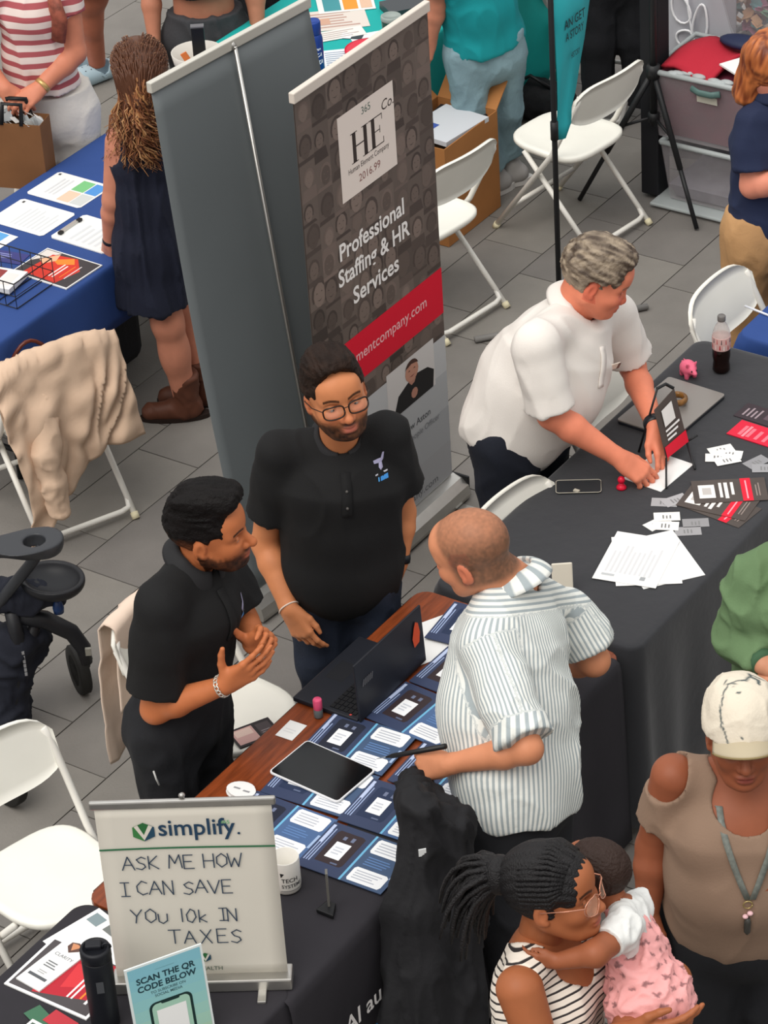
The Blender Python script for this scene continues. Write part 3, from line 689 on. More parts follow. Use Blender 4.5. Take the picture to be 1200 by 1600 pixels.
# tablet
o = thing('tablet', 'tablet with black screen and white edge lying on the blue brochures', 'tablet', (1.05, -1.845, .7485))
def rrect(cx, cy, lx, ly, deg, z, r, n=5):
    a = math.radians(deg); o_ = []
    for sx, sy, k in ((1, 1, 0), (-1, 1, 1), (-1, -1, 2), (1, -1, 3)):
        for i in range(n+1):
            t_ = math.pi/2*(k+i/n); x, y = sx*(lx/2-r)+r*math.cos(t_), sy*(ly/2-r)+r*math.sin(t_)
            o_.append((cx+x*math.cos(a)-y*math.sin(a), cy+x*math.sin(a)+y*math.cos(a), z))
    return o_
b = MB(); b.slab(rrect(1.05, -1.842, .268, .188, -4, .7502, .014), .0065); b.build('body', mat('tablet_white', '#dfe0e2', .3), o, bevel=.0015)
b = MB(); b.slab(rrect(1.05, -1.842, .258, .178, -4, .7568, .011), .0006); b.build('screen', mat('tablet_screen', '#0c0f12', .12, var=.5, scale=9), o)
# laptop
M_lap = mat('laptop_black', '#1e2027', .42, var=.06)
o = thing('laptop', 'open black laptop on the wooden table, lid with orange sticker towards the striped shirt', 'laptop', (.88, -1.395, .737))
b = MB(); b.box((.880, -1.395, .7465), (.122, .186, .0085)); b.build('base', M_lap, o, bevel=.004)
q = MB()
for i in range(6):
    for j in range(14):
        q.box((.895+i*.0165, -1.555+j*.0228, .7563), (.0068, .0096, .0012))
q.build('keyboard', mat('key_black', '#0d0d10', .5), o)['kind'] = 'stuff'
b = MB(); b.poly([(.785, -1.445, .7553), (.85, -1.445, .7553), (.85, -1.345, .7553), (.785, -1.345, .7553)], '#17181d'); b.build('touchpad', M_ink, o); b = MB(); b.poly([(.965, -1.572, .7554), (.972, -1.572, .7554), (.972, -1.565, .7554), (.965, -1.565, .7554)], '#c9463d'); b.build('power_light', M_ink, o)
b = MB(); b.box((1.006, -1.395, .855), (.0035, .186, .105), [nrm((1, 0, .05)), (0, 1, 0), nrm((-.05, 0, 1))]); lid = b.build('lid', M_lap, o, bevel=.002)
q = MB(); xo = 1.0115
put_text(q, '//////', (xo, -1.552, .868), (0, 1, 0), (0, 0, 1), .034, '#9a9a9c')
q.build('lettering', M_ink, lid)
q = MB(); q.poly([(1.016-.0025+.0006*0+((z-.855)*-.05), y, z) for y, z in [(-1.268, .835), (-1.240, .842), (-1.232, .875), (-1.238, .912), (-1.252, .922), (-1.262, .905), (-1.275, .870)]], '#e2552c'); q.build('sticker', M_ink, lid)
b = MB(); b.box((.997, -1.395, .855), (.0006, .172, .092)); b.build('screen', mat('laptop_screen', '#0b0c0e', .15), o)
# mug
o = thing('mug', 'white mug with black capital lettering beside the handwritten sign', 'mug', (1.255, -2.345, .7445))
c0 = np.array([1.258, -2.322, .7445])
b = MB(); b.lathe(c0, [(0, 0), (.036, 0), (.040, .004), (.0415, .02), (.0415, .112), (.0405, .1145), (.0385, .113), (.0378, .02), (.03, .008), (0, .007)], 32); b.build('cup', mat('mug_white', '#ece9e2', .25), o)
b = MB(); hd = nrm((-.9, -.45, 0)); b.tube([c0+hd*(.040+.028*math.sin(t))+UPV*(.053+.033*math.cos(t)) for t in np.linspace(0, math.pi, 10)], .006, 8); b.build('handle', mat('mug_white', '#ece9e2', .25), o)
q = MB(); up = UPV
def wrap(txt, z, size, col, a0, R=.0421):
    V, F = text_geo(txt, .015); q.add([c0+np.array([math.cos(a0+v[0]*size/R)*R, math.sin(a0+v[0]*size/R)*R, z+v[1]*size]) for v in V], F, col, False)
wrap('TECH', .048, .020, '#2a2a2c', -1.28); wrap('SYSTEMS', .028, .017, '#4a4a4c', -1.30); wrap('_________', .018, .016, '#4a4a4c', -1.35)
q.poly([c0+np.array([math.cos(a)*.0421, math.sin(a)*.0421, z]) for a, z in ((-1.35, .082), (-1.05, .080), (-1.30, .066))], '#2a2a2c'); q.build('lettering', M_ink, o)
# little upright sign clip
o = thing('sign_holder', 'thin grey upright strip on a black wedge foot right of the mug', 'sign holder', (1.42, -2.345, .7445))
b = MB(); b.box((1.415, -2.338, .812), (.0035, .012, .066), [HR, HF, UPV]); b.build('strip', mat('strip_grey', '#6d6b66', .4), o)
b = MB(); b.slab([(1.395, -2.375, .7445), (1.455, -2.375, .7445), (1.43, -2.325, .7445), (1.40, -2.325, .7445)], .014); b.build('foot', M_black, o, bevel=.003)

# ---- dark-cloth table: booklets, cards, tumbler, sign, stand
mag = [('r', 0, 0, 1, 1, '#efeff0'), ('r', .03, .04, .97, .96, '#4b4648'), ('p', [(.30, .06), (.92, .30), (.9, .94), (.28, .94), (.2, .5)], '#b3202f'), ('p', [(.5, .3), (.8, .5), (.72, .85), (.45, .75)], '#d0333a'),
       ('l', .62, .2, .72, .75, 2, '#f4e9e9', 'v'), ('l', .75, .25, .80, .7, 1, '#e8862e', 'v'), ('r', .84, .2, .87, .75, '#e4e4e4'), ('l', .90, .25, .93, .6, 1, '#bdbdbd', 'v')]
sheet('magazine', 'red and dark grey magazine cover under the white leaflet', 'magazine', .955, -2.945, .292, .225, -14-90+104+0, z=.7445, thick=.004, marks=mag)
sheet('paper_sheet', 'white flyer with grey picture strip behind the magazine, near the cloth corner', 'flyer', .945, -2.80, .27, .20, -15, z=.7437, thick=.001, marks=[('r', .05, .72, .22, .92, '#7f8f93'), ('r', .3, .75, .8, .92, '#6f7370'), ('r', .86, .45, .98, .75, '#565a60'), ('r', .8, .1, .97, .42, '#cfc2de')])
sheet('leaflet', 'white folded leaflet with bronze shield emblem on the red magazine', 'leaflet', .885, -2.925, .092, .215, -14+8, z=.7488, thick=.005, m=M_paper, marks=[
    ('p', [(.28, .93), (.5, .97), (.75, .93), (.74, .84), (.5, .75), (.27, .84)], '#5b4038'), ('p', [(.33, .92), (.5, .94), (.68, .92), (.5, .80)], '#c98a63'),
    ('t', .17, .63, 'u', .017, '#6f7378', 'CLARITY', .0), ('l', .25, .38, .75, .52, 3, '#6a6d70', 'u'), ('r', .12, .16, .85, .21, '#55585c'), ('l', .3, .25, .7, .32, 2, '#a5a5a5', 'u')])
for i, (x, y, d, col, lab) in enumerate([(.985, -3.115, -20, '#3d6b50', 'green business card in the small fan at the bottom left'), (1.045, -3.10, -8, '#b8313c', 'red business card in the small fan at the bottom left'), (1.015, -3.16, -4, '#eceae6', 'white business card topmost of the fan at the bottom left'), (.93, -3.22, -5, '#e9e6e3', 'white business card with red mark cut by the bottom edge')]):
    sheet('business_card', lab, 'card', x, y, .09, .052, d, z=.7437+.0012*i+(.004 if i < 3 else 0), thick=.0008, m=None if i > 1 else mat('card_%d' % i, col, .5), group='business cards on the dark cloth', marks=[('r', .1, .6, .25, .8, '#5a6b60'), ('l', .35, .55, .9, .75, 2, '#9aa09c', 'u')] if i == 2 else ([('r', .1, .3, .3, .7, '#c23a3a')] if i == 3 else ()))
o = thing('tumbler', 'tall matte black insulated tumbler with flip lid at the bottom left', 'tumbler', (1.152, -3.037, .744))
tc_ = np.array([1.152, -3.037, .744]); M_tum = mat('tumbler_black', '#15171d', .5, var=.08)
b = MB(); b.lathe(tc_, [(0, 0), (.036, 0), (.039, .004), (.040, .02), (.0415, .20), (.0415, .235), (.0405, .238)], 32); b.build('body', M_tum, o)
b = MB(); b.lathe(tc_+UPV*.238, [(.0405, 0), (.0425, .003), (.0425, .030), (.040, .036), (.034, .037), (.033, .031), (0, .031)], 32); ld = b.build('lid', M_tum, o)
b = MB(); b.box(tc_+np.array([-.008, .004, .274]), (.022, .015, .008), [HR, HF, UPV]); b.build('flip_tab', M_tum, ld, bevel=.004)
b = MB(); b.tube([tc_+np.array([.026, .017, .272])+HR*(.011*math.cos(t_))+UPV*(.014*math.sin(t_)) for t_ in np.linspace(0, math.pi, 8)], .0035, 6); b.build('ring', M_tum, ld)
q = MB(); u_ = nrm(HC*.9+HR*.1); s_ = np.cross(UPV, u_); cc = tc_+u_*.0425+UPV*.165; q.poly([cc-s_*.010-UPV*.02, cc+s_*.010-UPV*.02, cc+s_*.010+UPV*.02, cc-s_*.010+UPV*.02], '#4a4c50'); q.build('logo', M_ink, o)

# handwritten roll-up sign
o = thing('tabletop_banner', 'small roll-up sign with handwritten tax offer, silver rails, on the dark cloth', 'sign', (1.32, -2.79, .744))
A = np.array([1.095, -2.905, 0]); B_ = np.array([1.495, -2.652, 0]); xd = nrm(B_-A); wd = np.linalg.norm(B_-A); nd = np.array([xd[1], -xd[0], 0.0]); Z0, Z1 = .775, 1.385
b = MB()
def sgn(u, z, off=0): return A+xd*u*wd+UPV*z+nd*(off+.0025*math.sin((z-Z0)/(Z1-Z0)*math.pi))
b.grid(lambda u, v: sgn(u, Z0+(Z1-Z0)*v), 10, 14); pan = b.build('panel', mat('sign_paper', '#d9d4c8', .6, var=.03, scale=3), o, solid=.0015)
for zc, h, dep, nm in ((Z0-.010, .020, .035, 'base'), (Z1+.004, .0125, .008, 'top_rail')):
    b = MB(); b.box(A+xd*wd/2+UPV*zc, (wd/2+.012, dep, h), [xd, nd, UPV]); b.build(nm, M_alu, o, bevel=.005)
for u in (.15, .85):
    b = MB(); b.box(A+xd*wd*u+UPV*.748, (.012, .085, .0045), [xd, nd, UPV]); b.build('foot', M_alu, o, bevel=.002)
b = MB(); b.tube([A+xd*wd*.5-nd*.02+UPV*Z0, A+xd*wd*.5-nd*.02+UPV*(Z1+.02)], .005, 8); b.tube([A+xd*wd*.5-nd*.02+UPV*(Z1+.014), A+xd*wd*.5-nd*.0+UPV*(Z1+.028)], .008, 8); b.build('pole', M_alu, o)
q = MB()
def S2(u, w): return sgn(u, Z1-.018-w*(Z1-Z0-.018), .004)   # u across, w down, 0..1
def spoly(pts, col): q.poly([S2(a, c) for a, c in pts], col)
def vlogo(cu, cw, s):
    k = wd/(Z1-Z0); h = lambda a, c: (cu+a*s, cw+c*s*k)
    spoly([h(-1, -.55), h(-.55, -.8), h(.0, .55), h(0, 1.1), h(-1, .55)], '#3d7f45'); spoly([h(1, -.55), h(.55, -.8), h(0, .55), h(0, 1.1), h(1, .55)], '#24485f')
    spoly([h(-.55, -.8), h(0, -1.1), h(.55, -.8), h(0, .4)], '#2d6a3b')
    for e in (1, -1): q.poly([p+nd*.0006 for p in (S2(*h(-.85*e, -.62)), S2(*h(-.50*e, -.82)), S2(*h(0, .35)), S2(*h(0, .98)))], '#d9d4c8')
vlogo(.265, .118, .062)
put_text(q, 'simplify', S2(.345, .142), xd, UPV, .078, '#23405a', bold=.012, wid=wd*.44); put_text(q, '365', S2(.70, .085), xd, UPV, .018, '#69b07a', bold=.01); put_text(q, '.', S2(.79, .145), xd, UPV, .05, '#23405a', bold=.02)
q.grid(lambda u, v: S2(u, .212+v*.010-.004*math.sin(u*4)), 10, 1, '#2f6e4a', False)
r2 = random.Random(3); ink = '#3c4a5c'
for txt, u, w in (('ASK ME HOW', .12, .335), ('I CAN SAVE', .09, .485), ('YOU 10k IN', .13, .655), ('TAXES', .335, .785)):
    pen_text(q, txt, S2(u, w), xd, UPV, nd, .046, .0350 if txt != 'TAXES' else .042, .0036, ink, r2)
vlogo(.53, .875, .032); put_text(q, 'SIMPLIFY WEALTH', S2(.30, .955), xd, UPV, .019, '#5c6a5c', bold=.01)
q.build('lettering', M_ink, pan)
# scan sign
o = thing('table_sign', 'pale blue scan sign in a clear frame with phone outline at the bottom edge', 'sign', (1.35, -3.0, .744))
A = np.array([1.29, -3.085, 0]); xd = nrm((.12, .20, 0)); nd = np.array([xd[1], -xd[0], 0.0]); upd = nrm(UPV-nd*.13); wd = .222; hg = .288; O_ = A+UPV*.746+nd*.035
QP = lambda u, v, h=0: O_+xd*u*wd+upd*v*hg+nd*h
b = MB(); b.box(QP(.5, .5), (wd/2, hg/2, .0022), [xd, upd, nd]); fr_ = b.build('frame', mat('acrylic_edge', '#dfe7e6', .25), o)
q = MB()
for i in range(8): q.poly([QP(.03, .02+.12*i, .003), QP(.97, .02+.12*i, .003), QP(.97, .02+.12*(i+1), .003), QP(.03, .02+.12*(i+1), .003)], ['#a9cdb4', '#a3cdbb', '#9ccbc0', '#95c8c4', '#8fc5c7', '#8bc2c9', '#86bfca', '#82bccb'][i])
put_text(q, 'SCAN THE QR', QP(.5, .80, .0034), xd, upd, .026, '#1c3a44', 'C', .03); put_text(q, 'CODE BELOW', QP(.5, .71, .0034), xd, upd, .026, '#1c3a44', 'C', .03)
put_text(q, 'TO SUBSCRIBE ON', QP(.5, .655, .0034), xd, upd, .012, '#3c5a60', 'C', .01); put_text(q, 'SOCIAL MEDIA', QP(.5, .61, .0034), xd, upd, .012, '#3c5a60', 'C', .01); put_text(q, '_________', QP(.5, .91, .0034), xd, upd, .012, '#5c8a90', 'C', .01)
def rr2(u0, v0, u1, v1, r, col, h):
    pts = []
    for cx, cy, a in ((u1-r, v1-r, 0), (u0+r, v1-r, 1), (u0+r, v0+r, 2), (u1-r, v0+r, 3)):
        pts += [QP(cx+r*math.cos(math.pi/2*(a+k/5)), cy+r*.78*math.sin(math.pi/2*(a+k/5)), h) for k in range(6)]
    q.poly(pts, col)
rr2(.22, -.0+.02, .78, .575, .09, '#16302f', .0036); rr2(.255, .02, .745, .55, .07, '#a4cdb8', .0040); rr2(.38, .515, .62, .56, .02, '#16302f', .0044); q.poly([QP(.31, .14, .0044), QP(.69, .14, .0044), QP(.69, .46, .0044), QP(.31, .46, .0044)], '#f1f2f0')
q.build('print', M_ink, fr_)
b = MB(); b.box(A+xd*.111+UPV*.747-nd*.01, (wd/2, .045, .003), [xd, nd, UPV]); b.build('foot', mat('acrylic_edge', '#dfe7e6', .25), o)

# ================================================================== roll-up banners
def hy(u, v, x=-.062): p = atx(u, v, x); return float(p[1]), float(p[2])
o = thing('rollup_banner', 'tall printed staffing roll-up banner with white square, red band and portrait', 'banner', (-.07, .18, 0))
YA, YB, ZT = -.232, .585, 2.035; XB = -.07
b = MB(); b.box((XB, (YA+YB)/2, 1.07), (.0012, (YB-YA)/2, .965)); pan = b.build('panel', mat('banner_vinyl', '#4e443f', .5), o)
b = MB(); b.box((XB, (YA+YB)/2, ZT+.012), (.012, (YB-YA)/2+.008, .020)); b.build('top_rail', M_railp, o, bevel=.004)
b = MB()
prof = [(.075, .012), (.08, .03), (.07, .065), (.04, .092), (0, .10), (-.04, .092), (-.07, .065), (-.08, .03), (-.075, .012)]
n = len(prof); V = [(XB+p[0], y, p[1]) for y in (YA-.012, YB+.012) for p in prof]
b.add(V, [(i, (i+1) % n, n+(i+1) % n, n+i) for i in range(n)]+[tuple(range(n-1, -1, -1)), tuple(range(n, 2*n))], None, False); b.build('base', M_alu, o)
b = MB(); b.box((XB, YB+.016, .055), (.07, .006, .045)); b.build('end_cap', M_black, o, bevel=.004)
for y in (YA+.12, YB-.06):
    b = MB(); b.box((XB, y, .005), (.20, .022, .004)); b.build('foot', M_alu, o, bevel=.002)
q = MB(); xf = XB+.0030
def yz(pts, col, h=0.0): q.poly([(xf+h, y, z) for y, z in pts], col)
def B2(u, v): return hy(u, v, xf)
r2 = random.Random(11)
nc, nr_ = 9, 13; zlo = .70
for i in range(nc):
    z = ZT-.01
    while z > zlo:
        w = (YB-YA)/nc; h = r2.uniform(.09, .15); y0 = YA+i*w; z0 = max(z-h, zlo)
        k = r2.uniform(.75, 1.3)*1.25; bg = (.100*k, .078*k, .066*k); k2 = k*r2.choice((1.35, .75, 1.2, 1.45)); fc = (.100*k2, .076*k2, .064*k2); k3 = k*r2.choice((.5, .62, .75, 1.2)); hc = (.10*k3, .075*k3, .064*k3)
        yz([(y0, z0), (y0+w, z0), (y0+w, z), (y0, z)], bg)
        cy, cz, rr = y0+w*r2.uniform(.3, .7), z0+(z-z0)*r2.uniform(.42, .62), w*r2.uniform(.28, .46)
        yz([(max(y0, min(y0+w, cy+rr*1.5*a)), c) for a, c in ((-1.2, z0), (-.9, cz-rr*1.15), (.9, cz-rr*1.15), (1.2, z0))][::-1], hc, .0002)
        yz([(max(y0, min(y0+w, cy+rr*1.12*math.cos(t))), min(z, cz+rr*.15+rr*1.35*math.sin(t))) for t in np.linspace(-.5, 3.64, 10)], hc, .0004)
        yz([(max(y0, min(y0+w, cy+rr*.85*math.cos(t))), min(z, max(z0, cz+rr*1.15*math.sin(t)))) for t in np.linspace(0, 6.283, 13)[:-1]], fc, .0006)
        yz([(cy-rr*.4, cz-rr*.4), (cy, cz-rr*.6), (cy+rr*.4, cz-rr*.4), (cy, cz-rr*.5)], hc, .0008)
        for s_ in (-.35, .35): yz([(cy+rr*s_-rr*.14, cz+rr*.2), (cy+rr*s_+rr*.14, cz+rr*.2), (cy+rr*s_, cz+rr*.32)], hc, .0008)
        z = z0
# white square with the logo
sq = [B2(535, 333), B2(620, 243), B2(612, 125), B2(527, 185)]
y0, y1 = (sq[0][0]+sq[3][0])/2, (sq[1][0]+sq[2][0])/2; z0, z1 = (sq[0][1]+sq[1][1])/2, (sq[2][1]+sq[3][1])/2
yz([(y0, z0), (y1, z0), (y1, z1), (y0, z1)], '#e9ddd4', .0014)
def bar(s0, t0, s1, t1, sk=0): yz([(y0+(y1-y0)*s0, z0+(z1-z0)*t0), (y0+(y1-y0)*s1, z0+(z1-z0)*t0), (y0+(y1-y0)*(s1+sk), z0+(z1-z0)*t1), (y0+(y1-y0)*(s0+sk), z0+(z1-z0)*t1)], '#3a302c', .0018)
bar(.235, .37, .295, .72); bar(.435, .37, .495, .72); bar(.295, .54, .435, .555)
for s_ in (.265, .465): bar(s_-.06, .37, s_+.06, .38); bar(s_-.06, .71, s_+.06, .72)
bar(.575, .37, .635, .72); bar(.535, .71, .775, .722); bar(.535, .37, .79, .382); bar(.635, .545, .73, .556); bar(.765, .65, .775, .722); bar(.78, .37, .79, .44); bar(.72, .51, .73, .595)
def btext(txt, s, t, size, col, al='C', bold=0.0, shear=0.0, wid=None): put_text(q, txt, (xf+.0018, y0+(y1-y0)*s, z0+(z1-z0)*t), (0, 1, 0), (0, 0, 1), size, col, al, bold, shear, wid)
btext('365', .5, .855, .040, '#55695f'); btext('Co.', .88, .735, .055, '#3a302c', shear=.15); btext('Human Element Company', .5, .275, .030, '#3a302c', wid=(y1-y0)*.74); btext('2016.99', .5, .115, .042, '#8a5a55')
def line(txt, p0, p1, size, col, bold=.02):
    a = B2(*p0); e = B2(*p1); put_text(q, txt, (xf+.002, a[0], (a[1]+e[1])/2), (0, 1, 0), (0, 0, 1), size, col, 'L', bold, 0, e[0]-a[0])
line('Professional', (530, 410), (631, 333), .092, '#f2efec'); line('Staffing & HR', (529, 450), (640, 366), .092, '#f2efec'); line('Services', (552, 475), (623, 421), .092, '#f2efec')
zr1, zr0 = B2(688, 418)[1], B2(690, 490)[1]
yz([(YA, zr0), (YB, zr0), (YB, zr1), (YA, zr1)], '#dd1030', .0014)
e = B2(666, 478); put_text(q, 'humanelementcompany.com', (xf+.002, e[0], e[1]), (0, 1, 0), (0, 0, 1), .062, '#f3b9bd', 'R', .008, 0, .70)
zg = B2(691, 525)[1]
for i in range(4): yz([(YA, .105+(zg-.105)*i/4), (YB, .105+(zg-.105)*i/4), (YB, .105+(zg-.105)*(i+1)/4), (YA, .105+(zg-.105)*(i+1)/4)], ['#a6a7aa', '#a9abae', '#b4b6b8', '#c3c4c5'][i], .0014)
p0 = B2(603, 592); p1 = B2(680, 600); p2 = B2(677, 527); ya, yb, za, zb = p0[0], p1[0], p1[1], p2[1]
PT = lambda s, t: (ya+(yb-ya)*s, za+(zb-za)*t)
yz([PT(0, 0), PT(1, 0), PT(1, 1), PT(0, 1)], '#d6d2cf', .0018)
yz([PT(.1, .0), PT(.95, .0), PT(.98, .35), PT(.85, .5), PT(.62, .56), PT(.42, .50), PT(.22, .38)], '#1c1b1d', .0022)
hd = [PT(.52+.14*math.cos(a), .68+.20*math.sin(a)) for a in np.linspace(0, 6.283, 15)[:-1]]; yz(hd, '#c48e78', .0026)
yz([PT(.52+.15*math.cos(a), .70+.23*math.sin(a)) for a in np.linspace(.35, 2.8, 8)]+[PT(.40, .80), PT(.52, .84), PT(.63, .80)], '#4a3028', .003)
yz([PT(.44, .5), PT(.6, .5), PT(.56, .42), PT(.5, .40)], '#b98471', .0024); yz([PT(.55+.07*math.cos(a), .20+.11*math.sin(a)) for a in np.linspace(0, 6.283, 10)[:-1]], '#b98471', .003)
yz([PT(.46, .60), PT(.58, .60), PT(.52, .57)], '#8c4a44', .003)
for s_ in (.465, .575): yz([PT(s_-.025, .715), PT(s_+.025, .715), PT(s_, .74)], '#2c1e1a', .003)
e = B2(672, 646); put_text(q, 'Andrew Aston', (xf+.002, e[0], e[1]), (0, 1, 0), (0, 0, 1), .040, '#54565a', 'R', .012); e = B2(686, 648); put_text(q, 'Chief People Officer', (xf+.002, e[0], e[1]-.012), (0, 1, 0), (0, 0, 1), .036, '#7d7f83', 'R', .004)
e = B2(684, 750); put_text(q, 'humanelementcompany.com', (xf+.002, e[0], e[1]), (0, 1, 0), (0, 0, 1), .042, '#66686c', 'R', .004, 0, .62); e = B2(685, 772); put_text(q, 'info@hecompany.com', (xf+.002, e[0], e[1]), (0, 1, 0), (0, 0, 1), .042, '#66686c', 'R', .004, 0, .56)
q.build('print', M_ink, pan)

o = thing('rollup_banner', 'tall plain grey roll-up banner seen from behind, silver pole down its back', 'banner', (-.24, -.04, 0))
b0, b1, t0, t1 = np.array([-.275, -.46, .075]), np.array([-.205, .36, .075]), np.array([-.575, -.352, 2.02]), np.array([-.492, .46, 2.02])
bn = nrm(np.cross(b1-b0, t0-b0)); bn = bn if bn[0] > 0 else -bn
def gb(u, v): return lerp(lerp(b0, b1, u), lerp(t0, t1, u), v)+bn*(.030*math.sin(v*math.pi)*(-math.cos(u*math.pi*1.1))+.03*max(0, .25-u)*math.sin(v*math.pi)**.5)
b = MB(); b.grid(gb, 16, 20); b.build('panel', mat('grey_vinyl', '#6b7173', .42, var=.03, scale=3), o, solid=.0015)
rd = nrm(t1-t0); b = MB(); b.box(lerp(t0, t1, .5)+UPV*.008, (np.linalg.norm(t1-t0)/2+.008, .012, .020), [rd, np.cross(UPV, rd), UPV]); b.build('top_rail', mat('rail_silver', '#cfccc2', .35, metal=.2), o, bevel=.004)
bd = nrm(b1-b0); bx = np.cross(bd, UPV); V = [b0*(1-e)+b1*e+bx*p[0]*.85*(1)+UPV*(p[1]-.075)+bd*(-.012+.024*e) for e in (0, 1) for p in prof]; V = [(v[0], v[1], v[2]) for v in V]
b = MB(); b.add(V, [(i, (i+1) % n, n+(i+1) % n, n+i) for i in range(n)]+[tuple(range(n-1, -1, -1)), tuple(range(n, 2*n))], None, False); b.build('base', M_alu, o)
for e in (.2, .62):
    c = lerp(b0, b1, e); b = MB(); b.box((c[0], c[1], .005), (.022, .16, .004), [bd, bx, UPV]); b.build('foot', M_alu, o)
pt = lerp(t0, t1, .5)+bn*.018; pb = lerp(b0, b1, .5)+bn*.035
b = MB(); b.tube([pb, lerp(pb, pt, .5), pt], .0075, 10); b.tube([pt-UPV*.01, pt+UPV*.02+(-bn)*.02], .011, 8); b.build('pole', M_alu, o)

# teal feather flag on a black pole
gp = at(875, 505, 0); o = thing('feather_flag', 'narrow teal flag with black lettering on a black pole behind the white-haired leaning man', 'flag', gp)
b = MB(); b.tube([gp+UPV*.01, gp+UPV*.9, gp+UPV*2.6], .0115, 10); b.tube([gp+UPV*.86, gp+UPV*.94], .0165, 10); b.build('pole', M_matte, o)
xp = gp[0]; q = MB(); pts = [atx(u, v, xp) for u, v in ((934, -90), (925, 0), (916, 60), (909, 90), (899, 140), (891, 165), (889, 190), (880, 215))]
b = MB(); ns = len(pts)
def fl(i, j): p = pts[i].copy(); p[1] = gp[1]+.013+(p[1]-gp[1]-.013)*j/4; p[0] += .012*math.sin(j*1.1+i*.5); return p
b.add([fl(i, j) for i in range(ns) for j in range(5)], [(i*5+j, (i+1)*5+j, (i+1)*5+j+1, i*5+j+1) for i in range(ns-1) for j in range(4)]); fb = b.build('flag', mat('flag_teal', '#2aa8b0', .7, var=.05, scale=6), o, solid=.002)
def ftext(t, u, v, u2, size): a = atx(u, v, xp+.02); e = atx(u2, v, xp+.02); put_text(q, t, (xp+.016, a[1], a[2]), (0, 1, 0), (0, 0, 1), size, '#14343a', 'L', .015, 0, e[1]-a[1])
ftext('AN GET', 884, 48, 916, .055); ftext('A STORY', 886, 66, 914, .05); ftext('HISTORY', 894, 92, 908, .035); q.build('lettering', M_ink, fb)
ba, bb = at(742, 532, .012), at(1012, 480, .012); bd_ = nrm(bb-ba)
b = MB(); b.tube([ba+UPV*.004, bb+UPV*.004], .014, 8); b.build('foot_bar', M_shaded if False else mat('foot_grey', '#7c7a77', .4), o)
b = MB(); b.tube([gp-HF*.25+UPV*.016, gp+HF*.2+UPV*.016], .011, 8); b.build('cross_foot', mat('foot_grey', '#7c7a77', .4), o)

# black light stand with square column, beside the bins
gc = np.array([-.60, 3.13, 0]); o = thing('light_stand', 'black tripod stand with a square padded column left of the clear bins', 'stand', gc)
b = MB(); b.box(gc+UPV*1.0, (.045, .055, .98)); b.build('column', mat('column_black', '#17181c', .7, var=.1), o, bevel=.008)
ap = gc+np.array([.05, -.10, .66])
for f in ((-.87, 2.91), (-.27, 2.91), (-.40, 3.60)):
    fp = np.array([f[0], f[1], .008]); b = MB(); b.tube([ap, lerp(ap, fp, .62)], .0135, 8); b.tube([lerp(ap, fp, .60), fp], .0105, 8); lg = b.build('leg', M_matte, o)
    b = MB(); b.tube([ap-UPV*.22, lerp(ap, fp, .42)], .007, 6); b.build('brace', M_matte, lg)
b = MB(); b.tube([ap-UPV*.26, ap+UPV*1.2], .016, 10); b.build('pole', M_matte, o)
b = MB(); b.tube([ap-UPV*.03, ap+UPV*.03], .03, 10); b.tube([ap-UPV*.24, ap-UPV*.20], .026, 10); b.build('collar', M_matte, o)

# ================================================================== bins, box, leaf panel
M_frost = mat('frosted_plastic', '#b5b0b3', .35, alpha=.20); M_frost2 = mat('frosted_rim', '#bcc3c3', .3, alpha=.7)
def bin_(label, x0, x1, y0, y1, z0, z1, cont, ccol, latch=True, lid=None):
    o = thing('storage_bin', label, 'bin', ((x0+x1)/2, (y0+y1)/2, z0), None); c = np.array([(x0+x1)/2, (y0+y1)/2]); tp = .03
    lo = [(x0+tp, y0+tp), (x1-tp, y0+tp), (x1-tp, y1-tp), (x0+tp, y1-tp)]; hi = [(x0, y0), (x1, y0), (x1, y1), (x0, y1)]
    b = MB(); b.add([(*p, z0+.004) for p in lo]+[(*p, z1) for p in hi], [(0, 1, 2, 3)]+[(i, (i+1) % 4, 4+(i+1) % 4, 4+i) for i in range(4)], None, False); b.build('body', M_frost, o, solid=.004)
    b = MB(); pts = [(*p, z1) for p in hi]; b.tube(pts+[pts[0]], .013, 8); b.build('rim', M_frost2, o)
    if cont:
        b = MB(); zt = z0+(z1-z0)*cont; g = .02
        b.add([(x0+tp+g, y0+tp+g, z0+.012), (x1-tp-g, y0+tp+g, z0+.012), (x1-tp-g, y1-tp-g, z0+.012), (x0+tp+g, y1-tp-g, z0+.012), (x0+g, y0+g+.01, zt), (x1-g, y0+g+.01, zt), (x1-g, y1-g, zt), (x0+g, y1-g, zt)], [(0, 1, 2, 3)[::-1], (4, 5, 6, 7)]+[(i, (i+1) % 4, 4+(i+1) % 4, 4+i) for i in range(4)], None, False)
        k = b.build('contents', mat('contents_'+ccol.strip('#'), ccol, .9, var=.4, scale=6, bump=.5, bscale=12), o)
    if latch:
        b = MB(); b.tube([(c[0]-.07, y0-.012, z1-.035), (c[0]-.03, y0-.020, z1-.045), (c[0]+.03, y0-.020, z1-.045), (c[0]+.07, y0-.012, z1-.035)], .016, 8, flat=.6); b.build('latch', mat('latch_green', '#55706c', .4), o)
        q = MB(); q.poly([(c[0]-.05, y0+.002, z1-.10), (c[0]+.05, y0+.002, z1-.10), (c[0]+.05, y0-.002, z1-.065), (c[0]-.05, y0-.002, z1-.065)], '#c9c6b8'); q.build('sticker', M_ink, o)
    return o
b = MB(); b.slab([(-.56, 3.0, .012), (.02, 3.0, .012), (.02, 3.45, .012), (-.56, 3.45, .012)], .016); lidf = b.build('bin_lid', M_frost2, None, bevel=.006); tag(lidf, 'clear flat lid on the floor under the lower storage bin', 'lid')
